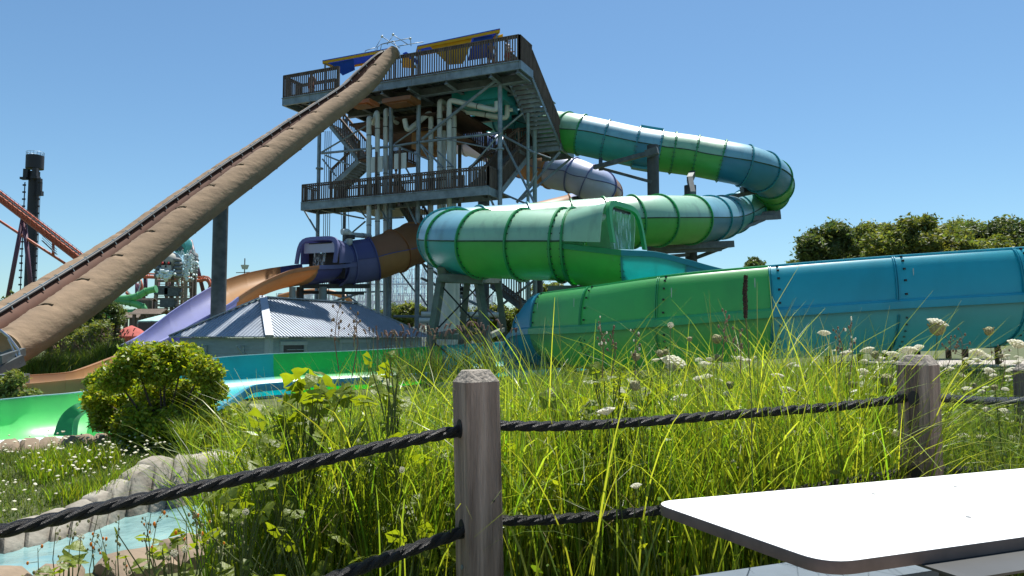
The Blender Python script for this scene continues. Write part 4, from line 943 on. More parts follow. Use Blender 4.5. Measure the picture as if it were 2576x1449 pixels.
def wall_face(A, B, nm, boards=True):
    e = (B-A).normalized(); nr = Vector((e.y, -e.x, 0)); L = (B-A).length; zt = ze-.06
    mb = MB(); mb.add([A+Vector((0, 0, -1.3)), B+Vector((0, 0, -1.3)), B+Vector((0, 0, zt)), A+Vector((0, 0, zt))], [(0, 1, 2, 3)]); ob('wall', mb, M['siding'], shed)
    n = int((zt+1.3)/.15)
    for k in range(n):
        z0 = -1.3+.15*k; mb = MB(); mb.add([A+nr*.028+Vector((0, 0, z0)), B+nr*.028+Vector((0, 0, z0)), B+nr*.006+Vector((0, 0, z0+.15)), A+nr*.006+Vector((0, 0, z0+.15)), A+Vector((0, 0, z0)), B+Vector((0, 0, z0))], [(0, 1, 2, 3), (4, 5, 1, 0)]); ob('siding_board', mb, M['siding'], shed)
    return e, nr
w0 = HP3(ins_, ins_, 0); w1 = HP3(lS-ins_, ins_, 0); w2 = HP3(ins_, wS-ins_, 0); w3 = HP3(lS-ins_, wS-ins_, 0)
for P in (w0, w1, w2, w3): P.z = 0
e1, n1 = wall_face(w0, w1, 'front'); e2, n2_ = wall_face(w2, w0, 'left'); wall_face(w3, w2, 'back'); wall_face(w1, w3, 'end')
mb = MB(); mb.box((w0.x, w0.y, (ze-1.3)/2), (.22, .22, ze+1.24), rz=math.atan2(e1.y, e1.x)); ob('corner_board', mb, M['trim'], shed)
def opening(x0, x1, zb_, zt_, kind):
    A = w0+e1*x0; B = w0+e1*x1
    mb = MB()
    for p, q in ((A+Vector((0, 0, zb_)), A+Vector((0, 0, zt_))), (B+Vector((0, 0, zb_)), B+Vector((0, 0, zt_)))): mb.bar(p+n1*.05, q+n1*.05, .13, .08)
    mb.bar(A-e1*.1+n1*.055+Vector((0, 0, zt_+.05)), B+e1*.1+n1*.055+Vector((0, 0, zt_+.05)), .09, .14); fr2 = ob('window_frame' if kind == 'v' else 'door_frame', mb, M['trim'], shed)
    mb = MB(); mb.add([A+n1*.034+Vector((0, 0, zb_)), B+n1*.034+Vector((0, 0, zb_)), B+n1*.034+Vector((0, 0, zt_)), A+n1*.034+Vector((0, 0, zt_))], [(0, 1, 2, 3)]); ob('opening', mb, M['glassy'] if kind == 'v' else M['siding'], shed)
    if kind == 'v':
        for k in range(7):
            z = zb_+.08+(zt_-zb_-.1)*k/7
            for a_, b_ in ((.22, .55), (.6, .95)):
                p = A.lerp(B, a_)+n1*.06+Vector((0, 0, z)); q = A.lerp(B, b_)+n1*.06+Vector((0, 0, z)); mb = MB(); mb.bar(p, q, .07, .02); ob('slat', mb, M['trim'], fr2)
opening(.62, 1.95, -.35, ze-.32, 'v'); opening(4.2, 6.2, -1.25, ze-.25, 'd')
for x in (1.5, 3.4):
    p = w2+e2*(wS-ins_*2)*(x/4.6)+n2_*.05; mb = MB(); mb.bar(p+Vector((0, 0, ze-.75)), p+Vector((0, 0, ze-.35)), .05, .05); mb.bar(p+Vector((0, 0, ze-.36)), p+n2_*.35+Vector((0, 0, ze-.36)), .06, .05); mb.bar(p+Vector((0, 0, ze-.7)), p+n2_*.32+Vector((0, 0, ze-.38)), .05, .04); ob('bracket', mb, M['trim'], shed)

# ------------------------------------------------------------------ the tower
T0 = Vector((.37, 37.3, 0)); TU = Vector((.915, -.403, 0)); TV = Vector((.403, .915, 0))
def T(u, v, z): return T0+TU*u+TV*v+Vector((0, 0, z))
def TP(px, py, v):
    """point of the vertical plane v = const seen at px, py"""
    o = Vector((0, 0, CH)); d = W(px, py, 10)-o; q = T(0, v, 0); t = (q-o).dot(TV)/d.dot(TV); return o+d*t
tw = thing('slide_tower', 'grey steel slide tower with timber railings, stairs and white water pipes', 'tower', tuple(T(-6, 2, -1)))
balm = {}
def baluster_mesh(h):
    k = round(h, 2)
    if k not in balm:
        mb = MB(); mb.box((0, 0, h/2), (.06, .045, h), rz=math.atan2(TU.y, TU.x)); balm[k] = mesh_of('baluster', mb.v, mb.f, M['wood_rail'])
    return balm[k]
def railing(p, q, h, parent, step=.14, each=True, ov=.25, name='railing', m='wood_rail', post_step=1.9, infill=True):
    p, q = Vector(p), Vector(q); d = q-p; L = Vector((d.x, d.y, 0)).length; mb = MB()
    mb.bar(p+Vector((0, 0, h)), q+Vector((0, 0, h)), .14, .045); mb.bar(p+Vector((0, 0, h-.11)), q+Vector((0, 0, h-.11)), .05, .09); mb.bar(p+Vector((0, 0, .09)), q+Vector((0, 0, .09)), .05, .09)
    n = max(1, round(L/post_step))
    for k in range(n+1):
        c = p.lerp(q, k/n); mb.bar(c+Vector((0, 0, -ov-.15)), c+Vector((0, 0, h)), .10, .10)
    r = ob(name, mb, M[m], parent)
    n = int(L/step); bm_ = MB()
    nr = Vector((d.y, -d.x, 0)).normalized()
    for k in range(n):
        c = p.lerp(q, (k+.5)/n)+nr*.05+Vector((0, 0, -.05))
        if each: inst(baluster_mesh(h+.02), 'baluster', c, r)
        else: bm_.box(c+Vector((0, 0, h/2)), (.045, .04, h), rz=math.atan2(TU.y, TU.x))
    if not each and n: b = ob('baluster', bm_, M[m], r); b['kind'] = 'stuff'
    return r
ZD = 15.2; RH = 1.34
# upper deck
dk = MB()
def slab(u0, u1, v0, v1, z0, z1):
    dk.add([T(u0, v0, z0), T(u1, v0, z0), T(u1, v1, z0), T(u0, v1, z0), T(u0, v0, z1), T(u1, v0, z1), T(u1, v1, z1), T(u0, v1, z1)], [(3, 2, 1, 0), (4, 5, 6, 7), (0, 1, 5, 4), (1, 2, 6, 5), (2, 3, 7, 6), (3, 0, 4, 7)])
slab(-15, 0, .02, 1.6, ZD-.08, ZD); slab(-12.5, -1.4, 1.61, 7.0, ZD-.08, ZD); ob('deck', dk, M['steel_d'], tw)
dk = MB(); slab(-11.8, -4.5, 2.0, 6.4, ZD-1.45, ZD-1.35); slab(-10.2, -5.5, 2.4, 6.2, ZD-2.15, ZD-2.05); ob('service_deck', dk, M['wood_dark'], tw)
for k in range(26):
    mb = MB(); u = -14.7+k*.56; mb.bar(T(u, .1, ZD-.13), T(u, 1.5 if u < -12.4 else 6.9, ZD-.13), .16, .06); o_ = ob('deck_rib', mb, M['steel_d'], tw)
def beam(p, q, w, h, m='steel', nm='beam'): mb = MB(); mb.bar(p, q, w, h); return ob(nm, mb, M[m], tw)
beam(T(-15.05, 0, ZD-.22), T(.05, 0, ZD-.22), .12, .44); beam(T(-15.05, -.03, ZD-.02), T(.05, -.03, ZD-.02), .2, .04)
beam(T(.05, -.05, ZD-.22), T(.05, 1.6, ZD-.22), .12, .44); beam(T(-15, 0, ZD-.22), T(-15, 1.6, ZD-.22), .12, .44); beam(T(-15, 1.6, ZD-.22), T(-12.5, 1.6, ZD-.22), .12, .44)
beam(T(-12.5, 1.6, ZD-.22), T(-12.5, 7, ZD-.22), .12, .44)
for v in (1.2, 2.9, 4.8, 7.0): beam(T(-13.4 if v < 2 else -12.5, v, ZD-.45), T(-.2 if v < 2 else -1.3, v, ZD-.45), .16, .42, 'steel_d'); beam(T(-13.4 if v < 2 else -12.5, v-.02, ZD-.665), T(-.2 if v < 2 else -1.3, v-.02, ZD-.665), .28, .03)
for u in (-13.1, -10.8, -8.2, -6.5, -4.2, -1.6, -.1): beam(T(u, 0, ZD-.42), T(u, 1.5 if u > -1.5 or u < -13 else 7, ZD-.42), .1, .36, 'steel_d'); beam(T(u, -.02, ZD-.61), T(u, 1.5 if u > -1.5 or u < -13 else 7, ZD-.61), .22, .03)
railing(T(-15, 0, ZD), T(-11.1, 0, ZD), RH, tw); railing(T(-8.35, 0, ZD), T(0, 0, ZD), RH, tw); railing(T(0, 0, ZD), T(0, 1.56, ZD), RH, tw)
railing(T(-15, 1.6, ZD), T(-15, 0, ZD), RH, tw); railing(T(-15, 1.6, ZD), T(-12.5, 1.6, ZD), RH, tw, each=False); railing(T(-12.5, 7, ZD), T(-1.4, 7, ZD), RH, tw, each=False); railing(T(-1.4, 7, ZD), T(-1.4, 1.6, ZD), RH, tw, each=False)
# stairs
def stair(a, b, width_vec, n, parent=tw, m='steel', rails=True, rh=1.15, each=False, tread_m='steel', only=None):
    """a: upper corner, b: lower corner (Vectors at floor level), width_vec across"""
    a, b, w = Vector(a), Vector(b), Vector(width_vec); d = b-a; hd = Vector((d.x, d.y, 0)).normalized()
    mb = MB(); s = ob('stringer', (lambda m_: (m_.bar(a-Vector((0, 0, .12)), b-Vector((0, 0, .12)), .06, .3, up=(0, 0, 1)), m_)[1])(mb), M[m], parent)
    mb = MB(); mb.bar(a+w-Vector((0, 0, .12)), b+w-Vector((0, 0, .12)), .06, .3); ob('stringer', mb, M[m], parent)
    for k in range(n):
        c = a+d*((k+.5)/n); mb = MB(); mb.box(c+w/2-Vector((0, 0, .03)), (w.length-.06, .29, .05), rz=math.atan2(w.y, w.x)); mb.box(c+w/2-hd*.13-Vector((0, 0, .11)), (w.length-.06, .02, .19), rz=math.atan2(w.y, w.x)); ob('tread', mb, M[tread_m], parent)
    if rails:
        for k, off in enumerate((Vector((0, 0, 0)), w)):
            if only is not None and k != only: railing(a+off, b+off, rh, parent, each=False, post_step=2.5, ov=0)
            else: railing(a+off, b+off, rh, parent, each=each, post_step=2.5, ov=0)
ZL = 12.4
stair(T(.0, 1.58, ZD-.1), T(.0, 5.95, ZL), -TU*1.34, 16, each=True, only=0, rh=1.22)
lm = MB(); dk = MB(); slab(-1.9, 0, 5.95, 8.07, ZL-.06, ZL); ob('landing', dk, M['steel_d'], tw)
beam(T(-1.95, 5.95, ZL-.22), T(.05, 5.95, ZL-.22), .1, .42); beam(T(.04, 5.9, ZL-.22), T(.04, 8.1, ZL-.22), .1, .42); beam(T(-1.95, 8.07, ZL-.22), T(.05, 8.07, ZL-.22), .1, .42)
railing(T(0, 5.95, ZL), T(0, 8.07, ZL), 1.22, tw, each=True); railing(T(0, 8.07, ZL), T(-1.9, 8.07, ZL), 1.22, tw, each=False)
beam(T(-.1, 6.2, ZL-.45), T(-2.4, 5.2, ZL-3.4), .14, .14); beam(T(-.1, 8.0, ZL-.45), T(-2.2, 5.4, ZL-3.2), .12, .12)
# flight from that landing down to the left, to the mid deck
ZM = 9.0
stair(T(-1.9, 6.4, ZL-.1), T(-2.05, 2.0, ZM+.0), -TU*1.2, 16, each=False)
# mid deck
dk = MB(); slab(-13.7, -1.85, .25, 1.7, ZM-.07, ZM); ob('deck', dk, M['steel_d'], tw)
dk = MB(); slab(-12.5, -8.5, 1.72, 6.5, ZM-.07, ZM); slab(-3.6, -1.9, 1.72, 3.4, ZM-.07, ZM); ob('deck', dk, M['steel_d'], tw)
beam(T(-13.75, .22, ZM-.25), T(-1.8, .22, ZM-.25), .1, .42); beam(T(-13.72, .2, ZM-.02), T(-1.8, .2, ZM-.02), .18, .04)
beam(T(-1.83, .2, ZM-.25), T(-1.83, 1.75, ZM-.25), .1, .42); beam(T(-13.7, .2, ZM-.25), T(-13.7, 1.75, ZM-.25), .1, .42); beam(T(-13.7, 1.72, ZM-.25), T(-1.8, 1.72, ZM-.25), .1, .42)
for k in range(7): beam(T(-13.1+k*1.75, .3, ZM-.2), T(-13.1+k*1.75, 1.7, ZM-.2), .08, .25, 'steel_d')
railing(T(-13.7, .25, ZM), T(-1.85, .25, ZM), 1.03, tw, step=.145); railing(T(-1.85, .25, ZM), T(-1.85, 1.5, ZM), 1.03, tw, each=True); railing(T(-13.7, 1.7, ZM), T(-13.7, .25, ZM), 1.03, tw, each=False); railing(T(-12.5, 1.7, ZM), T(-4, 1.7, ZM), 1.03, tw, each=False)
# upper-left flights (zig-zag) and their brown handrails
mu = 11.9
stair(TP(832, 312, 4.0)+Vector((0, 0, 0)), TP(903, 398, 4.0), TV*1.3, 15, each=False, rh=1.1)
stair(TP(903, 400, 5.6), TP(830, 470, 5.6), TV*1.3, 12, each=False, rh=1.1)
p_ = TP(905, 400, 4.0); dk = MB(); u_ = (p_-T0).dot(TU); slab(u_, u_+2.4, 3.9, 7.0, p_.z-.08, p_.z); ob('landing', dk, M['wood_dark'], tw); railing(T(u_+2.4, 3.9, p_.z), T(u_+2.4, 7, p_.z), 1.1, tw, each=False); railing(T(u_+.2, 7, p_.z), T(u_+2.4, 7, p_.z), 1.1, tw, each=False)
# centre-right timber flights
stair(TP(1150, 335, 6.2), TP(1222, 385, 6.2), TV*1.3, 12, each=False, rh=1.25, m='wood_dark')
stair(TP(1305, 372, 4.6), TP(1180, 470, 4.6), TV*1.3, 14, each=False, rh=1.15, m='steel_d')
p_ = TP(1222, 386, 6.2); u_ = (p_-T0).dot(TU); dk = MB(); slab(u_, u_+3.4, 6.2, 8.2, p_.z-.1, p_.z); ob('landing', dk, M['wood_dark'], tw); railing(T(u_, 8.2, p_.z), T(u_+3.4, 8.2, p_.z), 1.25, tw, each=False); railing(T(u_+1.2, 6.2, p_.z), T(u_+3.4, 6.2, p_.z), 1.25, tw, each=False)
for px in (1281,): q = TP(px, 325, 6.2); beam(q, q-Vector((0, 0, 2.4)), .35, .35, 'wood_dark', 'newel_post')
# lower flights under the mid deck
stair(TP(1010, 516, 2.6), TP(1090, 640, 2.6), TV*1.3, 18, each=False, rh=1.1, m='steel_d', tread_m='steel_d')
stair(TP(1235, 712, 3.0), TP(1310, 768, 3.0), TV*1.3, 12, each=False, rh=1.3, m='steel_d')
stair(TP(1090, 645, 3.6), TP(1150, 560, 3.6)-Vector((0, 0, 4.2)), TV*1.2, 10, each=False, rh=1.1, m='steel_d')
# columns of the tower
for px, v, ty, r, m_ in ((804, 1.2, 300, .11, 'steel'), (984.5, 1.2, 236, .125, 'steel'), (1053.5, 1.2, 227, .125, 'steel'), (1258, 1.2, 196, .125, 'steel'), (1345, 4.8, 290, .125, 'col_teal'), (1328, 3.6, 285, .09, 'col_teal'),
                       (1082, 7, 260, .12, 'steel_d'), (1157, 7, 260, .12, 'steel_d'), (870, 7, 300, .11, 'steel_d')):
    q = TP(px, ty, v); q2 = Vector((q.x, q.y, -1)); mb = MB(); mb.cyl(q2, q, r, 14); ob('column', mb, M[m_], tw, smooth=True, sharp=40)
for px, py, v in ((804, 424, 1.2), (984.5, 527, 1.2), (1258, 375, 1.2)):
    q = TP(px, py, v); mb = MB(); mb.cyl(q-Vector((0, 0, .04)), q+Vector((0, 0, .04)), .22, 14); ob('splice_plate', mb, M['steel'], tw, smooth=True, sharp=40)
br = [((1246, 203), (1062, 350), .17), ((1254, 335), (1058, 357), .15), ((1050, 358), (990, 368), .14), ((980, 369), (809, 386), .14), ((994, 361), (1050, 322), .1), ((809, 383), (921, 317), .1), ((1059, 364), (1114, 422), .12), ((1058, 366), (1078, 398), .1),
      ((819, 391), (879, 415), .1), ((811, 400), (844, 442), .1), ((994, 365), (1079, 402), .1), ((1014, 410), (1039, 455), .1), ((761, 522), (801, 590), .11), ((811, 529), (916, 550), .1), ((901, 524), (921, 547), .1), ((946, 507), (984, 572), .11), ((934, 551), (1016, 547), .1),
      ((886, 585), (919, 557), .1), ((1019, 502), (1051, 572), .12), ((1265, 341), (1346, 385), .12), ((1265, 352), (1344, 510), .13), ((1264, 487), (1329, 515), .11), ((1226, 484), (1245, 524), .12), ((1263, 328), (1315, 285), .12),
      ((990, 655), (1048, 651), .12), ((990, 656), (1053, 662), .1), ((992, 665), (1053, 746), .1), ((1056, 741), (1082, 782), .1), ((990, 644), (1048, 592), .1), ((824, 737), (981, 733), .1), ((824, 762), (905, 738), .12), ((872, 742), (900, 762), .1), ((990, 796), (1100, 797), .13), ((1058, 660), (1100, 690), .14), ((1062, 664), (1090, 712), .1),
      ((1060, 700), (1270, 800), .16), ((1262, 767), (1345, 705), .14), ((1060, 790), (1250, 790), .12), ((1160, 795), (1240, 806), .12), ((1095, 345), (1250, 376), .08), ((1100, 380), (1140, 420), .09), ((1180, 425), (1262, 332), .1), ((1350, 385), (1385, 398), .08), ((1330, 470), (1352, 430), .09)]
for a, b, w in br:
    v = 1.05 if a[1] < 560 else 1.3
    if a[0] > 1262: v = 2.4
    if a[0] > 1055 and a[1] > 650: v = 3.2
    mb = MB(); mb.tube([TP(*a, v), TP(*b, v)], w/2, 7); ob('brace', mb, M['steel'], tw, smooth=True, sharp=50)
for k in range(4):
    q0 = TP(818+k*5, 330, 1.6); mb = MB(); mb.cyl((q0.x, q0.y, -1), q0, .022, 6); ob('conduit', mb, M['steel_d'], tw)
# bodies hung under the deck: orange and teal tub bottoms, dark timber box
for c, r, m_, nm in (((915, 262, 31.5), (.7, .6, .12), 'rust', 'orange_tub'), ((1010, 256, 32), (.9, .7, .14), 'rust', 'orange_tub'), ((1215, 250, 32.5), (1.5, 1.1, .4), 'teal', 'teal_tub'), ((1255, 268, 33.5), (.9, .8, .5), 'teal', 'teal_tub'), ((1080, 352, 34), (.8, .8, .7), 'orange', 'orange_tub')):
    q = WF(*c); mb = MB(); mb.box(q, (r[0]*2, r[1]*1.6, r[2]*1.6), rz=math.atan2(TU.y, TU.x)); mb.box(q-Vector((0, 0, r[2]*1.05)), (r[0]*1.3, r[1]*1.2, r[2]*.6), rz=math.atan2(TU.y, TU.x)); ob(nm, mb, M[m_], tw)
mb = MB(); a = TP(1085, 300, 4.2); mb.box(a, (1.0, 1.6, 3.4), rz=math.atan2(TU.y, TU.x)); ob('timber_box', mb, M['wood_dark'], tw)
# water pipes
def pipe(pts, r, nm='water_pipe', d=None):
    P = [WF(*p) for p in pts]; out = [P[0]]
    for i in range(1, len(P)-1):
        a, b, c = P[i-1], P[i], P[i+1]; k = min(.28, (a-b).length*.45, (c-b).length*.45); s, e = b+(a-b).normalized()*k, b+(c-b).normalized()*k
        for j in range(6): t = j/5; out.append(s*(1-t)**2+b*2*t*(1-t)+e*t*t)
    out.append(P[-1]); mb = MB(); mb.tube(out, r, 14); o_ = ob(nm, mb, M['pvc'], tw, smooth=True, sharp=50)
    for i in range(1, len(P)):
        a, b = P[i-1], P[i]; L = (b-a).length
        if L > 2.2:
            n = int(L/2.4)
            for k in range(n):
                c = a.lerp(b, (k+.6)/n); dd = (b-a).normalized(); mb = MB(); mb.cyl(c-dd*.02, c+dd*.02, r+.012, 14); ob('clamp', mb, M['strap'], o_)
                if k % 2 == 0: mb = MB(); mb.cyl(c+dd*.1, c+dd*.28, r+.01, 14); ob('coupling', mb, M['pvc'], o_)
zlow = 866
pipe([(928, zlow, 32.6), (928, 296, 32.6), (934, 300, 33.6)], .135); pipe([(949.5, zlow, 32.8), (949.5, 278, 32.8), (938, 312, 33.4)], .135); pipe([(970, zlow, 33), (970, 273, 33), (1000, 311, 34), (998, 296, 34)], .135)
pipe([(1084, zlow, 33.2), (1084, 281, 33.2), (1024, 330, 32.8), (1018, 300, 32.8)], .145)
pipe([(1106, zlow, 32.5), (1106, 252, 32.5), (1178, 296, 35.5), (1178, 276, 35.5)], .145); pipe([(1117, zlow, 33.5), (1117, 262, 33.5)], .12)
pipe([(1130, zlow, 32), (1130, 251, 32), (1250, 278, 31.4), (1250, 256, 31.4)], .145); pipe([(1142, zlow, 33), (1142, 276, 33), (1276, 298, 32.6), (1276, 262, 32.6)], .145); pipe([(1276, 278, 32.6), (1290, 276, 32.6)], .11)
pipe([(860, 583, 29.5), (878, 583, 29.7), (880, 612, 29.8), (866, 615, 30)], .16); pipe([(878, 590, 29.8), (930, 594, 32)], .13)
mb = MB(); mb.cyl(WF(880, 592, 29.8), WF(880, 601, 29.8), .26, 14); ob('valve', mb, M['strap'], tw)
for px in (858, 876): mb = MB(); mb.tube([TP(px, 520, 1.0), WF(px+2, 582, 29.5)], .016, 5); ob('hanger_rod', mb, M['strap'], tw)
pipe([(1060, 790, 30), (1260, 792, 30)], .13); pipe([(1055, 806, 30), (1180, 808, 30)], .15)
for px, py in ((948, 414), (1007, 405)):
    q = TP(px, py, .4); mb = MB(); mb.box(q, (.75, .06, .85), rz=math.atan2(TU.y, TU.x)); o_ = ob('sign_board', mb, M['pvc'], tw)
    mb = MB(); mb.box(q+TV*-.06+Vector((0, 0, -.9)), (.12, .08, 3.2), rz=math.atan2(TU.y, TU.x)); ob('sign_post', mb, M['wood_rail'], tw)
# a few riders waiting on the decks, seen through the railings
def person(base, face, label, pose=0, skin_c=(.32, .17, .11), wear=(.05, .06, .2), hair=(.04, .025, .015), h=1.7):
    t = thing('person', label, 'person', tuple(base), 'people on the slide tower'); k = h/1.75; ca, sa = math.cos(face), math.sin(face)
    def P(x, y, z): return (base.x+(x*ca-y*sa)*k, base.y+(x*sa+y*ca)*k, base.z+z*k)
    V = {'pel': (0, 0, .95, .13), 'waist': (0, 0, 1.12, .115), 'chest': (0, 0, 1.32, .135), 'neck': (0, .01, 1.50, .05), 'head': (0, -.01, 1.62, .085), 'top': (0, 0, 1.70, .07)}
    E = [('pel', 'waist'), ('waist', 'chest'), ('chest', 'neck'), ('neck', 'head'), ('head', 'top')]
    for s, n in ((-1, 'l'), (1, 'r')):
        V.update({'hip'+n: (s*.10, 0, .88, .095), 'knee'+n: (s*.11, -.03 if pose == 0 else -.03-.05*s, .50, .062), 'ank'+n: (s*.12, .01, .09, .042), 'toe'+n: (s*.13, -.15, .04, .035),
                  'sho'+n: (s*.18, 0, 1.42, .062), 'elb'+n: (s*.24, .03 if pose == 0 else -.10, 1.14, .042), 'wri'+n: (s*.22, -.10 if pose == 0 else -.30, .92 if pose == 0 else 1.12, .028), 'han'+n: (s*.21, -.14 if pose == 0 else -.37, .86 if pose == 0 else 1.12, .03)})
        E += [('pel', 'hip'+n), ('hip'+n, 'knee'+n), ('knee'+n, 'ank'+n), ('ank'+n, 'toe'+n), ('chest', 'sho'+n), ('sho'+n, 'elb'+n), ('elb'+n, 'wri'+n), ('wri'+n, 'han'+n)]
    names = list(V); me = bpy.data.meshes.new('body'); me.from_pydata([tuple(Vector(P(*V[q][:3]))-ORG[t]) for q in names], [(names.index(a), names.index(b)) for a, b in E], [])
    o = bpy.data.objects.new('body', me); COL.objects.link(o); o.parent = t; ORG[o] = ORG[t]; me.materials.append(mat('skin_tone', skin_c, rough=.6))
    sk_ = o.modifiers.new('skin', 'SKIN'); 
    if not me.skin_vertices: me.attributes.new('skin', 'FLOAT', 'POINT')
    for i_, q in enumerate(names): me.skin_vertices[0].data[i_].radius = (V[q][3]*k, V[q][3]*k); me.skin_vertices[0].data[i_].use_root = q == 'pel'
    sb = o.modifiers.new('sub', 'SUBSURF'); sb.levels = 1; sb.render_levels = 2
    mb = MB(); mb.tube([P(0, 0, .74), P(0, 0, .86), P(0, 0, .97), P(0, 0, 1.02)], [.20*k, .19*k, .155*k, .14*k], 14); ob('shorts', mb, mat('swimwear', wear, rough=.8), t, smooth=True)
    if pose: mb = MB(); mb.tube([P(0, 0, .99), P(0, 0, 1.15), P(0, 0, 1.33), P(0, 0, 1.45)], [.15*k, .14*k, .185*k, .12*k], 14); ob('shirt', mb, mat('shirt_cloth', (.45, .42, .4), rough=.9), t, smooth=True)
    mb = MB(); c = P(0, .025, 1.68); mb.ell(c, .10*k, .11*k, .10*k, 12, 8); ob('hair', mb, mat('hair_dark', hair, rough=.7), t, smooth=True)
    mb = MB(); c = P(0, -.095, 1.62); mb.ell(c, .015*k, .02*k, .02*k, 6, 5); ob('nose', mb, mat('skin_tone', skin_c, rough=.6), t, smooth=True)
    return t
try:
    person(T(-2.0, .9, ZD), .3, 'bare chested person in dark blue shorts standing at the right end of the top deck', 0)
    person(T(-1.15, 1.1, ZD), 1.3, 'person in a pale shirt with arms raised at the corner of the top deck', 1, (.25, .13, .09), (.3, .05, .05))
    person(T(-13.7, .9, ZD), -.4, 'person in red shorts waiting at the left end of the top deck', 0, (.4, .22, .16), (.35, .04, .04))
    person(T(-8.0, 1.2, ZM), .2, 'person in a pale shirt standing on the middle deck between the pipes', 1, (.3, .17, .12), (.04, .04, .05), h=1.65)
except Exception as ex_: print('person failed', ex_)
# shade canopies on the deck
def canopy(pts, apex, label):
    c = [TP(px, py, v) for px, py, v in pts]; ap = TP(*apex)
    ctr = sum(c, Vector())/4; t = thing('shade_canopy', label, 'canopy', (ctr.x, ctr.y, ZD), 'shade canopies on the tower deck')
    for i in range(4):
        a, b = c[i], c[(i+1) % 4]; mb = MB(); mb.add([a, b, ap, a-Vector((0, 0, .01)), b-Vector((0, 0, .01)), ap-Vector((0, 0, .01))], [(0, 1, 2), (5, 4, 3)]); ob('roof_panel', mb, M['cblue'], t)
        mb = MB(); mb.bar(a-Vector((0, 0, .08)), b-Vector((0, 0, .08)), .03, .15); ob('valance', mb, M['yellow'], t)
        mb = MB(); mb.bar(a+Vector((0, 0, .02)), b+Vector((0, 0, .02)), .05, .05); ob('edge_tube', mb, M['cblue'], t)
        q = c[i].lerp(ctr, .06); mb = MB(); mb.cyl((q.x, q.y, ZD), (q.x, q.y, c[i].z), .06, 8); ob('pole', mb, M['steel'], t)
    return t
def vshift(px, py, v0, v): 
    """height kept, moved back to v along the deck"""
    q = TP(px, py, v0); return q+TV*(v-v0)
t1 = canopy([(1051, 117, .7), (1257, 74, .7), (1236, 101, 4.6), (1046, 136, 4.6)], (1182, 88, 2.6), 'blue topped canopy with a long yellow edge behind the right half of the top railing')
t2 = canopy([(812, 154, .9), (985, 122, .9), (1000, 143, 4.6), (850, 170, 4.6)], (915, 137, 2.6), 'yellow edged canopy with blue side behind the tan slide on the tower deck')
def sail(parent, pts, m, nm):
    P = [TP(px, py, v) for px, py, v in pts]; n = len(P); mb = MB(); mb.add(P+[p+Vector((0, .012, 0)) for p in P], [tuple(range(n)), tuple(range(2*n-1, n-1, -1))]); ob(nm, mb, M[m], parent)
sail(t1, [(1078, 113, .75), (1189, 90, .75), (1178, 128, 1.0), (1165, 160, 1.2), (1128, 163, 1.2)], 'yellow', 'side_curtain'); sail(t1, [(1192, 96, .9), (1238, 88, .9), (1243, 108, .9), (1240, 142, 1.0), (1176, 153, 1.0)], 'cblue', 'side_curtain'); sail(t1, [(1250, 90, .8), (1265, 85, .8), (1266, 104, .8), (1256, 102, .8)], 'yellow', 'side_curtain')
sail(t2, [(832, 160, 1.0), (890, 148, 1.0), (893, 176, 1.2), (862, 190, 1.2)], 'cblue', 'side_curtain'); sail(t1, [(1012, 146, 1.0), (1024, 136, 1.0), (1050, 172, 1.0), (1012, 170, 1.0)], 'yellow', 'side_curtain'); sail(t1, [(1012, 134, .9), (1022, 130, .9), (1052, 152, 1.0), (1050, 162, 1.0)], 'cblue', 'side_curtain')
# ------------------------------------------------------------------ far rides
def wp(px, py, d): return W(px, py, d)
dtw = thing('drop_tower', 'black drop tower with a drum head and railed top far off at the left', 'ride tower', tuple(Vector((wp(84, 850, 200).x, 200, -1))))
x0 = wp(84, 500, 200).x
zt = wp(84, 432, 200).z; mb = MB(); mb.cyl((x0, 200, -1), (x0, 200, zt), 1.35, 16); ob('shaft', mb, M['tower_b'], dtw, smooth=True, sharp=40)
mb = MB(); mb.cyl((x0, 200, wp(84, 425, 200).z), (x0, 200, wp(84, 392, 200).z), 2.15, 24); ob('drum', mb, M['tower_b'], dtw, smooth=True, sharp=40)
mb = MB(); zr = wp(84, 392, 200).z
for k in range(16): a = 2*math.pi*k/16; mb.cyl((x0+2.1*math.cos(a), 200+2.1*math.sin(a), zr), (x0+2.1*math.cos(a), 200+2.1*math.sin(a), zr+.95), .04, 4)
for zz in (.5, .95): mb.tube([(x0+2.1*math.cos(2*math.pi*k/24), 200+2.1*math.sin(2*math.pi*k/24), zr+zz) for k in range(25)], .045, 4, cap=False)
ob('guard_rail', mb, M['steel'], dtw)
for dx in (-1.75, 1.75):
    mb = MB(); mb.bar((x0+dx, 199, -1), (x0+dx, 199, zt-3), .14, .14); mb.bar((x0+dx*1.22, 199.4, -1), (x0+dx*1.22, 199.4, zt-3), .1, .1)
    for k in range(24): z = k*zt/24; mb.box((x0+dx*1.1, 199, z), (.75, .3, .42))
    ob('guide_rail', mb, M['tower_b'], dtw)
for dx, z in ((-1.2, zt-1.9), (1.2, zt-1.7)):
    mb = MB(); mb.box((x0+dx, 198.6, z+1), (1.2, 1.2, 2.6)); mb.box((x0+dx*1.2, 198.2, z-.3), (1.7, 1.4, .6)); ob('carriage', mb, M['tower_b'], dtw)
mb = MB(); z = wp(84, 475, 200).z; mb.box((x0+2.6, 198.5, z), (.8, .8, 3.2)); mb.box((x0+2.9, 198.2, z-1.6), (1.2, 1.1, 1.2)); mb.box((x0+2.6, 198.3, z+1.9), (.9, .9, 1)); ob('carriage', mb, M['tower_b'], dtw)
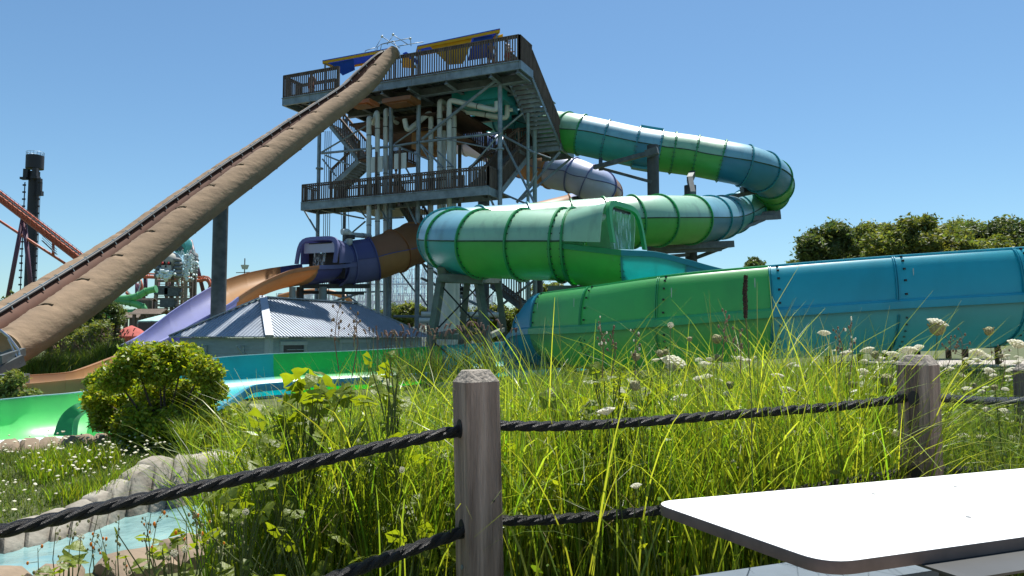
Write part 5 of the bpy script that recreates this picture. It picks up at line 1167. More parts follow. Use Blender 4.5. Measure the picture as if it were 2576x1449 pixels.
# orange lift hill
lh = thing('coaster_lift_hill', 'orange roller coaster lift hill with walkway sloping down behind the tan slide', 'roller coaster', tuple(wp(60, 800, 150)))
A_, B_ = wp(-60, 452, 150), wp(248, 688, 150); dirn = (B_-A_).normalized()
mb = MB(); mb.bar(A_, B_, .9, .9); ob('spine', mb, M['red_track'], lh)
mb = MB(); mb.bar(A_+Vector((0, -.9, .6)), B_+Vector((0, -.9, .6)), .3, .3); mb.bar(A_+Vector((0, .9, 1.0)), B_+Vector((0, .9, 1.0)), .3, .3); mb.bar(A_+Vector((0, -1.2, -.4)), B_+Vector((0, -1.2, -.4)), .25, .25); ob('rail', mb, M['red_track'], lh)
for k in range(26):
    c = A_.lerp(B_, (k+.5)/26); mb = MB(); mb.bar(c+Vector((0, -1.2, .7)), c+Vector((0, 1.2, 1.0)), .22, .22); mb.bar(c+Vector((0, -1.2, -.5)), c+Vector((0, -1.2, .9)), .14, .14); ob('cross_tie', mb, M['red_track'], lh)
mb = MB()
n = 90
for k in range(n):
    c = A_.lerp(B_, k/n); mb.box(c+Vector((0, -1.6, 1.35)), (.34, 1.0, .08))
    if k % 3 == 0: mb.bar(c+Vector((0, -2.1, 1.3)), c+Vector((0, -2.1, 2.4)), .05, .05)
mb.bar(A_+Vector((0, -2.1, 2.35)), B_+Vector((0, -2.1, 2.35)), .05, .05); mb.bar(A_+Vector((0, -1.1, 1.2)), B_+Vector((0, -1.1, 1.2)), .12, .12); o_ = ob('walkway', mb, M['steel_d'], lh); o_['kind'] = 'stuff'
mb = MB(); p = wp(122, 620, 149); mb.bar(wp(106, 605, 148), wp(143, 640, 148), .5, .1); mb.bar(wp(106, 592, 148), wp(143, 628, 148), .08, .08); mb.bar(wp(106, 598, 148), wp(143, 634, 148), .08, .08); ob('platform', mb, M['steel'], lh)
for a, b in (((58, 548), (12, 790)), ((60, 548), (84, 790)), ((-25, 540), (190, 680)), ((134, 610), (134, 642))):
    mb = MB(); mb.tube([wp(*a, 150), wp(*b, 150)], .42 if b[1] > 700 else .26, 8); ob('support_leg' if b[1] > 700 else 'tie_tube', mb, M['maroon'] if b[1] > 700 else M['red_track'], lh, smooth=True)
# second coaster piece behind the splash structure
ct = thing('coaster_track', 'low orange coaster track on maroon supports behind the skull structure', 'roller coaster', tuple(wp(450, 800, 140)))
tp = [wp(*p, 140) for p in ((355, 696), (400, 698), (450, 703), (500, 706), (515, 703), (525, 708), (530, 722), (527, 735))]
C_, _ = catmull(tp, 5); mb = MB(); mb.tube(C_, .35, 6); ob('spine', mb, M['red_track'], ct, smooth=True); mb = MB(); mb.tube([c+Vector((0, -.6, .6)) for c in C_], .12, 5); mb.tube([c+Vector((0, .6, .6)) for c in C_], .12, 5)
for c in C_[::2]: mb.bar(c, c+Vector((0, -.6, .6)), .1, .1); mb.bar(c, c+Vector((0, .6, .6)), .1, .1)
ob('rail', mb, M['red_track'], ct)
for a, b in (((477, 603), (481, 735)), ((479, 605), (512, 735)), ((474, 610), (462, 640)), ((366, 690), (366, 745)), ((345, 712), (345, 760)), ((348, 715), (362, 750)), ((400, 700), (385, 790)), ((425, 700), (432, 760))):
    mb = MB(); mb.tube([wp(*a, 141), wp(*b, 141)], .38, 8); ob('support_leg', mb, M['maroon'], ct, smooth=True)
tp2 = [wp(*p, 138) for p in ((318, 735), (335, 752), (350, 745), (356, 722), (352, 705))]; C_, _ = catmull(tp2, 5); mb = MB(); mb.tube(C_, .3, 6); ob('spine', mb, M['red_track'], ct, smooth=True)
mb = MB(); mb.tube([c+Vector((0, -.5, .7)) for c in C_], .13, 5); [mb.bar(c, c+Vector((0, -.5, .7)), .1, .1) for c in C_[::2]]; ob('rail', mb, M['pvc'], ct)
# splash play structure with a skull
D = 120
sk = thing('splash_structure', 'timber play frame topped by a grey skull with red eyes below a tipping bucket', 'play structure', tuple(wp(445, 820, D)))
s_ = lambda px, py, dd=D: wp(px, py, dd)
for k, px in enumerate((394, 406, 420, 434, 446, 456, 468, 478)):
    mb = MB(); a = s_(px, 700); mb.bar((a.x, D+(k % 3)*2, -1), (a.x, D+(k % 3)*2, a.z+1.0), .42, .42); ob('post', mb, M['wood_rail'] if k % 2 else mat('pale_timber', (.28, .22, .17), rough=.9) if k == 0 else bpy.data.materials['pale_timber'], sk)
for py, a, b in ((707, 392, 482), (722, 400, 480), (738, 392, 470), (752, 396, 484), (768, 396, 460), (783, 394, 450), (800, 396, 440)):
    mb = MB(); mb.bar(s_(a, py), s_(b, py), .5, .35); mb.bar(s_(a, py-7, D+1), s_(b, py-7, D+1), .12, .1); ob('platform', mb, bpy.data.materials['pale_timber'], sk)
for a, b in (((400, 722), (420, 738)), ((440, 740), (455, 722)), ((410, 752), (440, 770)), ((425, 800), (445, 770))):
    mb = MB(); mb.bar(s_(*a), s_(*b), .3, .3); ob('brace', mb, M['wood_rail'], sk)
for px, py in ((410, 731), (436, 735), (425, 763)):
    mb = MB(); mb.box(s_(px, py), (2.2, 1.5, 1.3)); ob('net_box', mb, M['steel_d'], sk)
bone = mat('grey_bone', (.42, .41, .36), rough=.85, var=.25, scale=1.5, bump=.5); rockm = mat('grey_rock_prop', (.2, .21, .21), rough=.9, var=.4, scale=1.2)
c = s_(430, 663, D-1); mb = MB(); mb.ell((c.x+.15, c.y, c.z+.5), 1.35, 1.4, 1.25, 18, 12, .03, RN); mb.box((c.x-.1, c.y-.9, c.z-.9), (1.5, 1.0, 1.0)); ob('skull', mb, bone, sk, smooth=True, sharp=50)
for dx in (-.55, .4):
    mb = MB(); mb.ell((c.x+dx-.1, c.y-1.28, c.z-.1), .33, .25, .36, 10, 8); e_ = ob('eye_socket', mb, M['black'], sk, smooth=True)
    mb = MB(); mb.ell((c.x+dx-.1, c.y-1.48, c.z-.08), .2, .14, .2, 8, 6); ob('eye', mb, mat('red_lens', (.6, .03, .02), rough=.3), sk, smooth=True)
mb = MB(); mb.add([(c.x-.32, c.y-1.48, c.z-.75), (c.x+.05, c.y-1.48, c.z-.75), (c.x-.13, c.y-1.5, c.z-.35), (c.x-.13, c.y-1.2, c.z-.55)], [(0, 1, 2), (0, 2, 3), (1, 3, 2), (0, 3, 1)]); ob('nose_hole', mb, M['black'], sk)
for k in range(6): mb = MB(); mb.box((c.x-.65+k*.22, c.y-1.42, c.z-1.3), (.16, .14, .26)); ob('tooth', mb, bone, sk)
for sx in (-1.55, 1.35):
    for k in range(5): mb = MB(); mb.ell((c.x+sx+RN.uniform(-.1, .1), c.y-.6, c.z+.5-k*.62), .75, .7, .38, 9, 6, .1, RN); ob('rock', mb, rockm, sk, smooth=True)
spl = MB()
for k in range(46): spl.ell((c.x-.1+RN.gauss(0, .6), c.y-1.6+RN.uniform(-.4, .4), c.z-1.9+RN.gauss(0, .35)), RN.uniform(.12, .4), .25, RN.uniform(.12, .36), 6, 5, .2, RN)
for k in range(90): spl.ell((c.x+2.6+RN.gauss(0, .8), c.y, c.z-.9+RN.gauss(0, 1.2)), RN.uniform(.08, .28), .2, RN.uniform(.1, .35), 6, 5, .2, RN)
for k in range(120): spl.ell((c.x+2.2+RN.uniform(-1.2, 1.6), c.y, c.z+RN.uniform(-.2, 2.2)), RN.uniform(.03, .08), .06, RN.uniform(.1, .3), 5, 4)
tag(ob('splashing_water', spl, M['foam'], smooth=True), kind='stuff')
tc = s_(460, 626, D+1); bk = thing('tipping_bucket', 'tilted pale turquoise bucket tipping water above the skull', 'bucket', tuple(tc))
mb = MB(); mb.tube([tc+Vector((-.2, -1.0, .3)), tc+Vector((.1, -.3, .6)), tc+Vector((.3, .8, .8))], [1.45, 1.55, 1.0], 18); ob('shell', mb, M['far_teal'], bk, smooth=True, sharp=40)
mb = MB(); mb.ell((tc.x-.2, tc.y-1.1, tc.z+.1), 1.1, .2, .6, 14, 8); ob('mouth', mb, M['steel_d'], bk, smooth=True)
for k in range(12): mb = MB(); mb.ell((tc.x+1.0+RN.uniform(-.3, 1.2), tc.y, tc.z-1.2-k*.22), .5, .5, .6, 8, 6, .15, RN); ob('rock', mb, rockm, bk, smooth=True)
# green flume of the play area, huts, umbrella
gf = thing('green_flume', 'small bright green flume curling beside the play structure', 'water slide', tuple(wp(340, 820, 95)))
for path in ([(268, 752), (300, 752), (330, 749), (350, 743), (368, 733), (392, 727)], [(250, 762), (290, 757), (330, 762), (358, 772), (360, 783), (340, 786), (300, 788), (268, 794)]):
    C_, _ = catmull([wp(*p, 95) for p in path], 6); mb = MB(); mb.tube(C_, .42, 12); ob('flume', mb, M['far_green'], gf, smooth=True, sharp=50)
    for k in range(0, len(C_), 6): mb = MB(); d_ = (C_[min(k+1, len(C_)-1)]-C_[max(k-1, 0)]).normalized(); mb.cyl(C_[k]-d_*.05, C_[k]+d_*.05, .5, 12); ob('flange', mb, M['far_green'], gf)
mb = MB(); q = wp(292, 800, 95); mb.cyl((q.x, 95, -1), (q.x, 95, q.z+1.5), .25, 10); ob('support_leg', mb, M['steel'], gf)
def hut(px0, px1, eave, ridge, d, label, wm='wood_rail', rm=None):
    a, b = wp(px0, eave, d), wp(px1, eave, d); zr = wp(px0, ridge, d).z; w = b.x-a.x; dp = w*.8
    t = thing('hut', label, 'hut', ((a.x+b.x)/2, d, -1)); 
    for sx in (0, .33, .66, 1): 
        for y in (0, dp): mb = MB(); mb.box((a.x+w*sx, d+y, (a.z-1)/2), (.28, .28, a.z+1)); ob('post', mb, M[wm], t)
    mb = MB(); mb.bar((a.x, d, a.z*.35), (b.x, d, a.z*.35), .1, .12); mb.bar((a.x, d, a.z*.6), (b.x, d, a.z*.6), .1, .12); ob('rail', mb, M[wm], t)
    ns = 6; rm_ = rm or bpy.data.materials['pale_timber']
    for k in range(ns):
        for s in (0, 1):
            y0 = d-.4 if s == 0 else d+dp+.4; ym = d+dp/2; p0 = Vector((0, y0, a.z)); p1 = Vector((0, ym, zr)); f0, f1 = k/ns, (k+1)/ns+.03
            q0, q1 = p0.lerp(p1, f0), p0.lerp(p1, f1); up = Vector((0, 0, .07)); mb = MB(); xa, xb = a.x-.3, b.x+.3
            mb.add([(xa, q0.y, q0.z+.09), (xb, q0.y, q0.z+.09), (xb, q1.y, q1.z+.02), (xa, q1.y, q1.z+.02), (xa, q0.y, q0.z), (xb, q0.y, q0.z), (xb, q1.y, q1.z-.05), (xa, q1.y, q1.z-.05)], [(0, 1, 2, 3), (7, 6, 5, 4), (0, 4, 5, 1), (1, 5, 6, 2), (3, 7, 4, 0)]); ob('roof_board', mb, rm_, t)
    return t
hut(338, 400, 791, 777, 80, 'open sided wooden hut with a plank roof between the trees and the purple chute')
h2 = hut(300, 345, 800, 786, 92, 'lower wooden hut with a pinkish plank roof left of the bigger hut'); h3 = hut(352, 378, 757, 750, 100, 'dark square timber lookout behind the plank roofed hut')
mb = MB(); a = wp(365, 775, 99); mb.box(a, (1.9, .3, 2.0)); ob('carved_panel', mb, M['wood_rail'], h3)
fn = thing('plank_fence', 'brown plank fence running behind the red umbrella', 'fence', tuple(wp(340, 862, 62)))
for k in range(46): a = wp(286+k*2.9, 830, 62); mb = MB(); mb.box((a.x, 62, (a.z-1)/2), (.085, .03, a.z+1)); ob('plank', mb, M['wood_rail'], fn)
sg = MB(); q = wp(402, 822, 60); sg.box(q, (3.4, .1, .75)); tag(ob('fence_sign', sg, M['black'], org=tuple(q)), 'dark flat sign board above the plank fence beside the purple chute', 'sign')
tn = thing('tent', 'pale green peaked tent beside the purple chute', 'tent', tuple(wp(412, 830, 66))); q = wp(410, 808, 66); ap = wp(413, 790, 66); mb = MB(); n = 8
vs = [Vector((q.x+2.1*math.cos(2*math.pi*k/n), 66+2.1*math.sin(2*math.pi*k/n), q.z)) for k in range(n)]+[Vector((ap.x, 66, ap.z))]; mb.add(vs+[vs[k]-Vector((0, 0, .25)) for k in range(n)], [(k, (k+1) % n, n) for k in range(n)]+[(k, n+1+k, n+1+(k+1) % n, (k+1) % n) for k in range(n)]); ob('roof', mb, mat('pale_green_canvas', (.32, .5, .45), rough=.9), tn)
for k in (0, 2, 4, 6): mb = MB(); mb.cyl((vs[k].x, vs[k].y, -1), (vs[k].x, vs[k].y, q.z), .05, 6); ob('pole', mb, M['steel'], tn)
UM = 45; um = thing('red_umbrella', 'faded red market umbrella with a scalloped valance behind the yellow green bush', 'umbrella', tuple(wp(330, 890, UM)))
q = wp(330, 846, UM); ap = wp(330, 818, UM); n = 16; R_ = 1.02; redm = mat('faded_red_canvas', (.52, .14, .12), rough=.9, var=.15, transl=.35)
rim_ = [Vector((q.x+R_*math.cos(2*math.pi*k/n), UM+R_*math.sin(2*math.pi*k/n), q.z+.02*(k % 2))) for k in range(n)]; md = [Vector((q.x+R_*.5*math.cos(2*math.pi*k/n), UM+R_*.5*math.sin(2*math.pi*k/n), q.z+.42)) for k in range(n)]
mb = MB(); mb.add(rim_+md+[Vector((q.x, UM, ap.z))], [(k, (k+1) % n, n+(k+1) % n, n+k) for k in range(n)]+[(n+k, n+(k+1) % n, 2*n) for k in range(n)]); ob('cover', mb, redm, um, smooth=True, sharp=25)
mb = MB(); vs = []; NN_ = 64
for k in range(NN_): a = 2*math.pi*k/NN_; dz = .34+.06*abs(math.sin(a*8)); vs += [Vector((q.x+R_*math.cos(a), UM+R_*math.sin(a), q.z+.01)), Vector((q.x+(R_+.03*math.sin(a*16))*math.cos(a), UM+(R_+.03*math.sin(a*16))*math.sin(a), q.z-dz))]
mb.add(vs, [(2*k, 2*k+1, (2*k+3) % (2*NN_), (2*k+2) % (2*NN_)) for k in range(NN_)]); ob('valance', mb, redm, um, smooth=True)
mb = MB(); mb.cyl((q.x, UM, -1), (q.x, UM, ap.z), .035, 8); ob('pole', mb, M['steel'], um)
fc_ = bpy.data.curves.new('lettering', 'FONT'); fc_.body = 'Coca-Cola'; fc_.size = .3; fc_.extrude = .004; fc_.materials.append(M['pvc']); fo_ = bpy.data.objects.new('lettering_curve', fc_); COL.objects.link(fo_); bpy.context.view_layer.update(); me_ = bpy.data.meshes.new_from_object(fo_.evaluated_get(bpy.context.evaluated_depsgraph_get())); bpy.data.objects.remove(fo_); fo = bpy.data.objects.new('lettering', me_); COL.objects.link(fo); fo.parent = um; ORG[fo] = ORG[um]
fo.location = Vector((q.x-.95, UM-R_*.98, q.z-.30))-ORG[um]; fo.rotation_euler = (math.pi/2, 0, rad(-16))
ms = thing('ship_mast', 'thin mast with a white crow\'s nest and yard rising above the orange chute', 'mast', tuple(wp(616, 760, 130)))
a = wp(616, 650, 130); mb = MB(); mb.cyl((a.x, 130, -1), (a.x, 130, a.z), .09, 6); ob('pole', mb, M['wood_rail'], ms); b = wp(616, 672, 130); mb = MB(); mb.cyl((b.x, 130, b.z-.35), (b.x, 130, b.z+.35), .45, 10, .7); ob('crows_nest', mb, M['pvc'], ms)
mb = MB(); mb.bar(wp(594, 686, 130), wp(628, 685, 130), .12, .12); ob('yard', mb, M['wood_rail'], ms)
# small orange slide and snack stand seen between the shed roof and the tower
og = thing('distant_orange_slide', 'small distant orange slide loop visible just above the shed roof ridge', 'water slide', tuple(wp(840, 800, 90)))
C_, _ = catmull([wp(*p, 90) for p in ((700, 748), (740, 738), (800, 732), (835, 736), (870, 748), (880, 758), (868, 764))], 6); mb = MB(); mb.tube(C_, .32, 10); ob('flume', mb, M['orange_faded'], og, smooth=True)
# lattice coaster
lt = thing('lattice_coaster', 'huge white and blue scaffold lattice of a wooden coaster seen through the tower legs', 'roller coaster', tuple(wp(960, 800, 220)))
DL = 220; rr = random.Random(3)
def lat(px0, px1, topf, d, m, stepx=5.5, stepz=6):
    mb = MB(); w = .16; pxs = np.arange(px0, px1, stepx)
    for i, px in enumerate(pxs):
        ty = topf(px); a = wp(px, ty, d); y = d+rr.uniform(-3, 3); mb.bar((a.x, y, -1), (a.x, y, a.z), w, w)
        if i:
            b = wp(pxs[i-1], ty, d); zs = np.arange(1, a.z, 2.5 if stepz < 7 else 3.4)
            for z in zs:
                mb.bar((b.x, d-.5, z), (a.x, d-.5, z), w*.8, w*.8)
                if rr.random() < .55: mb.bar((b.x, d-.8, z), (a.x, d-.8, z+2.4) if rr.random() < .5 else (a.x, d-.8, z-2.2), w*.7, w*.7)
    o_ = ob('lattice', mb, M[m], lt); o_['kind'] = 'stuff'
tf = lambda px: (738 if px < 880 else 738-(px-880)*.85 if px < 960 else 672 if px < 1225 else 672+(px-1225)*2.2)
lat(700, 1256, tf, 220, 'white_lat', 4.6); lat(960, 1225, lambda px: 684+8*math.sin(px*.05), 228, 'blue_lat', 7.3, 8); lat(705, 1240, lambda px: max(tf(px), 740), 210, 'white_lat', 3.3)
for yy, x0_, x1_ in ((740, 700, 905), (716, 905, 1235), (760, 760, 1240)): mb = MB(); mb.bar(wp(x0_, yy, 215), wp(x1_, yy-3, 215), .5, .5); ob('track', mb, M['white_lat'], lt)
gb = MB(); gb.box(tuple(wp(1010, 800, 200)), (34, 4, 4)); tag(ob('pale_building', gb, M['concrete'], org=tuple(wp(1010, 815, 200))), 'long low pale building at the foot of the coaster lattice', 'building')

# ------------------------------------------------------------------ foliage
def leafcloud(blobs, n, size, seed=1, shell=.55, squash=.7, fold=True, droop=0., jit=.14):
    """leaf faces spread through ellipsoid clumps, thicker towards their outsides"""
    r = np.random.default_rng(seed); B = np.array([list(b[0])+list(b[1]) for b in blobs], float)
    wgt = (B[:, 3]*B[:, 4]+B[:, 4]*B[:, 5]+B[:, 3]*B[:, 5]); idx = r.choice(len(B), n, p=wgt/wgt.sum())
    d = r.normal(size=(n, 3)); d /= np.linalg.norm(d, axis=1)[:, None]
    rad_ = r.uniform(shell**3, 1, n)**(1/3); rad_ *= 1+jit*np.abs(r.normal(size=n))*(r.random(n) < .3)*(rad_ > .8)
    lump = 1+.14*np.sin(d[:, 0]*7+idx)*np.sin(d[:, 2]*6+idx*2.1)
    c = B[idx, :3]+d*B[idx, 3:]*(rad_*lump)[:, None]
    u = r.normal(size=(n, 3)); u[:, 2] = u[:, 2]*squash-droop; u /= np.linalg.norm(u, axis=1)[:, None]
    w = np.cross(u, r.normal(size=(n, 3))); w /= np.linalg.norm(w, axis=1)[:, None]
    s = (size*r.uniform(.6, 1.35, n))[:, None]
    v = np.stack([c-u*s, c-w*s*.42, c+u*s, c+w*s*.42], 1).reshape(-1, 3); f = np.arange(4*n).reshape(-1, 4)
    return v, f
def tree(label, base, trunk_h, blobs, n, size, leafm='leaf', seed=1, name='tree', tr=.12, group=None, cat='tree', limbs=True, **k):
    t = thing(name, label, cat, tuple(base), group); base = Vector(base)
    ob('crown', leafcloud(blobs, n, size, seed, **k), M[leafm], t)
    mb = MB(); r = random.Random(seed); top = base+Vector((0, 0, trunk_h)); mb.tube([base-Vector((0, 0, .3)), base.lerp(top, .5)+Vector((r.uniform(-.1, .1), 0, 0))*trunk_h*.2, top], [tr, tr*.8, tr*.55], 8)
    ob('trunk', mb, M['bark'], t, smooth=True)
    if limbs:
        mb = MB()
        for b in blobs[:14]:
            c = Vector(b[0]); s = base.lerp(top, r.uniform(.5, 1)); mb.tube([s, s.lerp(c, .55)+Vector((0, 0, -.1*trunk_h*.3)), c], [tr*.45, tr*.3, tr*.12], 6)
        ob('limbs', mb, M['bark'], t, smooth=True)
    return t
def blobs_px(L, d, dj=0, rz=.8, sd=5):
    r = random.Random(sd); out = []
    for px, py, rp in L: dd = d+r.uniform(-dj, dj); c = wp(px, py, dd); R_ = rp*dd/FPX; out.append((tuple(c), (R_, R_*1.0, R_*rz)))
    return out
def crown_px(px0, px1, top, bot, d, k, rp, sd, dj=2, rz=.75):
    r = random.Random(sd); L = []
    for i in range(k):
        x = r.uniform(px0, px1); f = (x-px0)/(px1-px0); t_ = top(f) if callable(top) else top; y = t_+rp*.8+(bot-t_-rp)*r.random()**1.3; L.append((x, y, rp*r.uniform(.6, 1.25)))
    return blobs_px(L, d, dj, rz, sd)
TR = []
def far_tree(px0, px1, top, bot, d, k, rp, sd, n, size, label, lm='leaf', name='tree', **kw):
    k = int(k*2.6); rp = rp*1.12; n = int(n*2.0); size = size*.92
    bl = crown_px(px0, px1, top, bot, d, k, rp, sd, dj=(px1-px0)*d/FPX*.35); b = wp((px0+px1)/2, 860, d); base = (b.x, d, -1); th = wp(0, bot, d).z*.6+(wp(0, (top(.5) if callable(top) else top), d).z)*.35
    return tree(label, base, max(1.5, th), bl, n, size, lm, sd, name, tr=.02*d/8+.1, jit=.34, **kw)
far_tree(2020, 2140, lambda f: 598-45*math.sin(f*2.2), 690, 62, 15, 20, 11, 9000, .20, 'dark rounded broadleaf tree at the left end of the tree line behind the blue flume', 'leaf_dark', group='trees behind the tall flume')
far_tree(2085, 2240, lambda f: 566-14*math.sin(f*3.1), 690, 68, 18, 23, 12, 11000, .20, 'mid green tree second from the left in the tree line on the right', 'leaf', group='trees behind the tall flume')
far_tree(2195, 2420, lambda f: 573-34*math.sin(f*3.1)**2, 700, 56, 22, 22, 13, 12000, .17, 'pale feathery tree with open twigs in the middle of the right tree line', 'leaf', group='trees behind the tall flume')
far_tree(2380, 2640, lambda f: 560-30*f, 700, 62, 26, 27, 14, 15000, .20, 'tallest tree at the right end of the tree line', 'leaf_dark', group='trees behind the tall flume')
far_tree(2330, 2520, lambda f: 590, 700, 54, 16, 22, 15, 8000, .18, 'yellowish green tree low in front of the tallest one at the right', 'leaf', group='trees behind the tall flume')
far_tree(2120, 2330, lambda f: 572-10*math.sin(f*5), 700, 78, 18, 24, 44, 9000, .2, 'tree filling the dip between the second and the feathery one in the right line', 'leaf', group='trees behind the tall flume')
far_tree(2290, 2480, lambda f: 560-12*f, 700, 82, 18, 26, 45, 9000, .2, 'tree behind the yellowish one, just left of the tallest', 'leaf', group='trees behind the tall flume')
far_tree(1880, 2030, lambda f: 655-10*math.sin(f*9), 720, 90, 16, 11, 16, 4500, .22, 'distant low treetops just peeping over the green panels of the flume', 'leaf_dark', group='trees behind the tall flume')
far_tree(22, 125, lambda f: 745-8*math.sin(f*3), 800, 100, 12, 14, 21, 5000, .28, 'round distant tree at the foot of the black drop tower', 'leaf_dark')
far_tree(130, 265, lambda f: 830-30*f, 905, 42, 18, 20, 22, 10000, .10, 'sunlit leafy maple under the lower end of the tan slide', 'leaf')
far_tree(215, 300, lambda f: 740+18*abs(f-.4)*2, 900, 44, 22, 15, 23, 10000, .09, 'tall dark narrow tree left of the red umbrella', 'leaf_dark')
far_tree(940, 985, lambda f: 765, 815, 120, 6, 14, 24, 2500, .3, 'round tree behind the three white pipes at the left', 'leaf_dark'); far_tree(985, 1080, lambda f: 768-6*math.sin(f*3), 815, 118, 10, 15, 25, 4500, .3, 'broad bushy tree seen between the tower legs', 'leaf')
far_tree(1160, 1250, lambda f: 765, 860, 60, 12, 20, 26, 5000, .15, 'leafy tree behind the trestle under the green tube', 'leaf'); far_tree(1345, 1400, lambda f: 710, 800, 60, 8, 17, 27, 3500, .15, 'small tree peeking out between the tower and the green flume', 'leaf')
far_tree(1225, 1320, lambda f: 760, 865, 55, 12, 22, 28, 5000, .14, 'leafy tree just left of where the tall flume ends', 'leaf')
tl = MB()
far_blobs = []
for k in range(70): d = RN.uniform(230, 330); px = RN.uniform(-900, 3500); h = RN.uniform(2.5, 5); far_blobs.append((((px-1288)/FPX*d, d, RN.uniform(0, 2)), (RN.uniform(8, 18), 8, h)))
tag(ob('distant_treeline', leafcloud(far_blobs, 26000, .9, 77), M['leaf_dark'], org=(0, 280, 0)), kind='stuff')
# the yellow green bush
Db = 12.6
bb = []
r = random.Random(4)
for px, py, rp in ((400, 920, 55), (340, 905, 45), (460, 905, 50), (510, 930, 40), (290, 950, 42), (250, 1000, 38), (330, 1000, 60), (420, 1000, 65), (490, 1000, 55), (540, 985, 32), (270, 1050, 42), (350, 1070, 58), (440, 1080, 62), (510, 1070, 50), (570, 1060, 34), (590, 1100, 26), (400, 1110, 50), (480, 1115, 46), (310, 1100, 34), (415, 885, 26), (560, 1110, 34), (385, 880, 24), (590, 1040, 26), (240, 960, 26), (610, 1110, 24), (545, 940, 20), (620, 1080, 18), (230, 1020, 20), (455, 1130, 40), (360, 1125, 34)):
    bb.append((tuple(W(px, py, Db+r.uniform(-.5, .6))), (rp*Db/FPX*1.0, rp*Db/FPX, rp*Db/FPX*.9)))
v, f = leafcloud(bb, 44000, .043, 31, shell=.35, squash=.8)
bush = thing('bush', 'large rounded yellow-green bush in front of the turquoise channel', 'bush', tuple(Vector((W(400, 1130, Db).x, Db, -.6))))
ob('foliage', (v, f), M['bushleaf'], bush)
mb = MB(); b0 = W(410, 1130, Db); b0.z = -.6
for c, rr_ in bb: mb.tube([b0+Vector((r.uniform(-.15, .15), r.uniform(-.1, .1), 0)), b0.lerp(Vector(c), .5)+Vector((0, 0, .05)), Vector(c)], [.03, .02, .008], 5)
ob('branches', mb, M['bark'], bush)
sh = []
for px, py, rp in ((60, 1000, 18), (25, 1005, 20), (0, 1000, 18), (80, 995, 12), (20, 975, 15), (45, 960, 15), (35, 945, 9), (8, 965, 12)): sh.append((tuple(W(px, py-4, 16.4)), (rp*16.4/FPX*1.2, .25, rp*16.4/FPX*1.1)))
b1_ = thing('shrub', 'small leafy shrub growing round the foot of the tan slide at the left edge', 'shrub', tuple(W(30, 1000, 16.4))); ob('foliage', leafcloud(sh, 2600, .05, 9), M['leaf'], b1_)
mb = MB(); c = W(30, 1000, 16.4); c.z = -.9
for s in sh: mb.tube([c, Vector(s[0])], [.02, .006], 5)
ob('branches', mb, M['bark'], b1_)
# ------------------------------------------------------------------ grasses and flowers
def blades(base, h, w, lean, bend, seed=1, seg=5, twist=.0):
    """base (n,3), h (n), w (n), lean (n) start tilt, bend (n) how far the tip arches over"""
    r = np.random.default_rng(seed); n = len(base); az = r.uniform(0, 2*np.pi, n); dx, dy = np.cos(az), np.sin(az)
    fa = r.uniform(0, 2*np.pi, n); sx, sy = np.cos(fa), np.sin(fa)
    rows = []
    pos = base.copy().astype(float); ang = lean.copy()
    for k in range(seg+1):
        t = k/seg; ww = w*(1-t**2.2)*(.6+.4*min(1, t*4+.2))+.0004
        rows.append(np.stack([pos-np.stack([sx*ww, sy*ww, 0*ww], 1), pos+np.stack([sx*ww, sy*ww, 0*ww], 1)], 1))
        st = h/seg; a = ang+bend*(t**1.5); pos = pos+np.stack([dx*np.sin(a)*st, dy*np.sin(a)*st, np.cos(a)*st], 1)
    V = np.stack(rows, 1)  # n, seg+1, 2, 3
    v = V.reshape(-1, 3); b = (np.arange(n)*(seg+1)*2)[:, None]
    f = np.concatenate([b+np.array([[2*k, 2*k+1, 2*k+3, 2*k+2]]) for k in range(seg)], 1).reshape(-1, 4)
    return v, f
GR = np.random.default_rng(5)
def gz(X, Y): return np.array([ground_z(x, y) for x, y in zip(X, Y)])
def scatter(n, y0, y1, xl, xr, pw=1., seed=1):
    r = np.random.default_rng(seed); Y = y0+(y1-y0)*r.random(n)**pw; a, b = xl(Y), xr(Y); X = a+(b-a)*r.random(n)
    return X, Y
xl_ = lambda Y: (np.interp(Y, [2.9, 3.6, 4.2, 5, 6.5, 8, 10, 13], [560, 520, 560, 600, 690, 745, 790, 820])-1288)/FPX*Y
def clumpy(X, Y, s=1.0, thr=.0, seed=0):
    q = np.sin(X*3.1*s+seed)*np.cos(Y*2.7*s+seed*2)+.5*np.sin(X*7.3*s+1.3)*np.sin(Y*6.1*s+.4); return q > thr
# main reedy bed behind the fence
X, Y = scatter(21000, 3.35, 9.5, xl_, lambda Y: (2270-1288)/FPX*Y, 1.25, 11)
n = len(X); top = np.interp((X/Y)*FPX+1288, [600, 760, 1200, 1300, 1700, 2000, 2300], [1010, 975, 950, 985, 975, 925, 945])
hmax = (CH+(850-top)*Y/FPX)-gz(X, Y); h = np.clip(hmax*GR.uniform(.55, 1.0, n)*np.interp((X/Y)*FPX+1288, [600, 1180, 1300, 2300], [1.04, 1.06, 1.2, 1.22]), .2, 1.6)
v, f = blades(np.stack([X, Y, gz(X, Y)], 1), h, GR.uniform(.0022, .0052, n), GR.uniform(0, .2, n), GR.uniform(.1, 1.0, n)**2*1.7, 3, 6)
tag(ob('reed_grass', (v, f), M['grass'], org=(0, 5, 0)), kind='stuff')
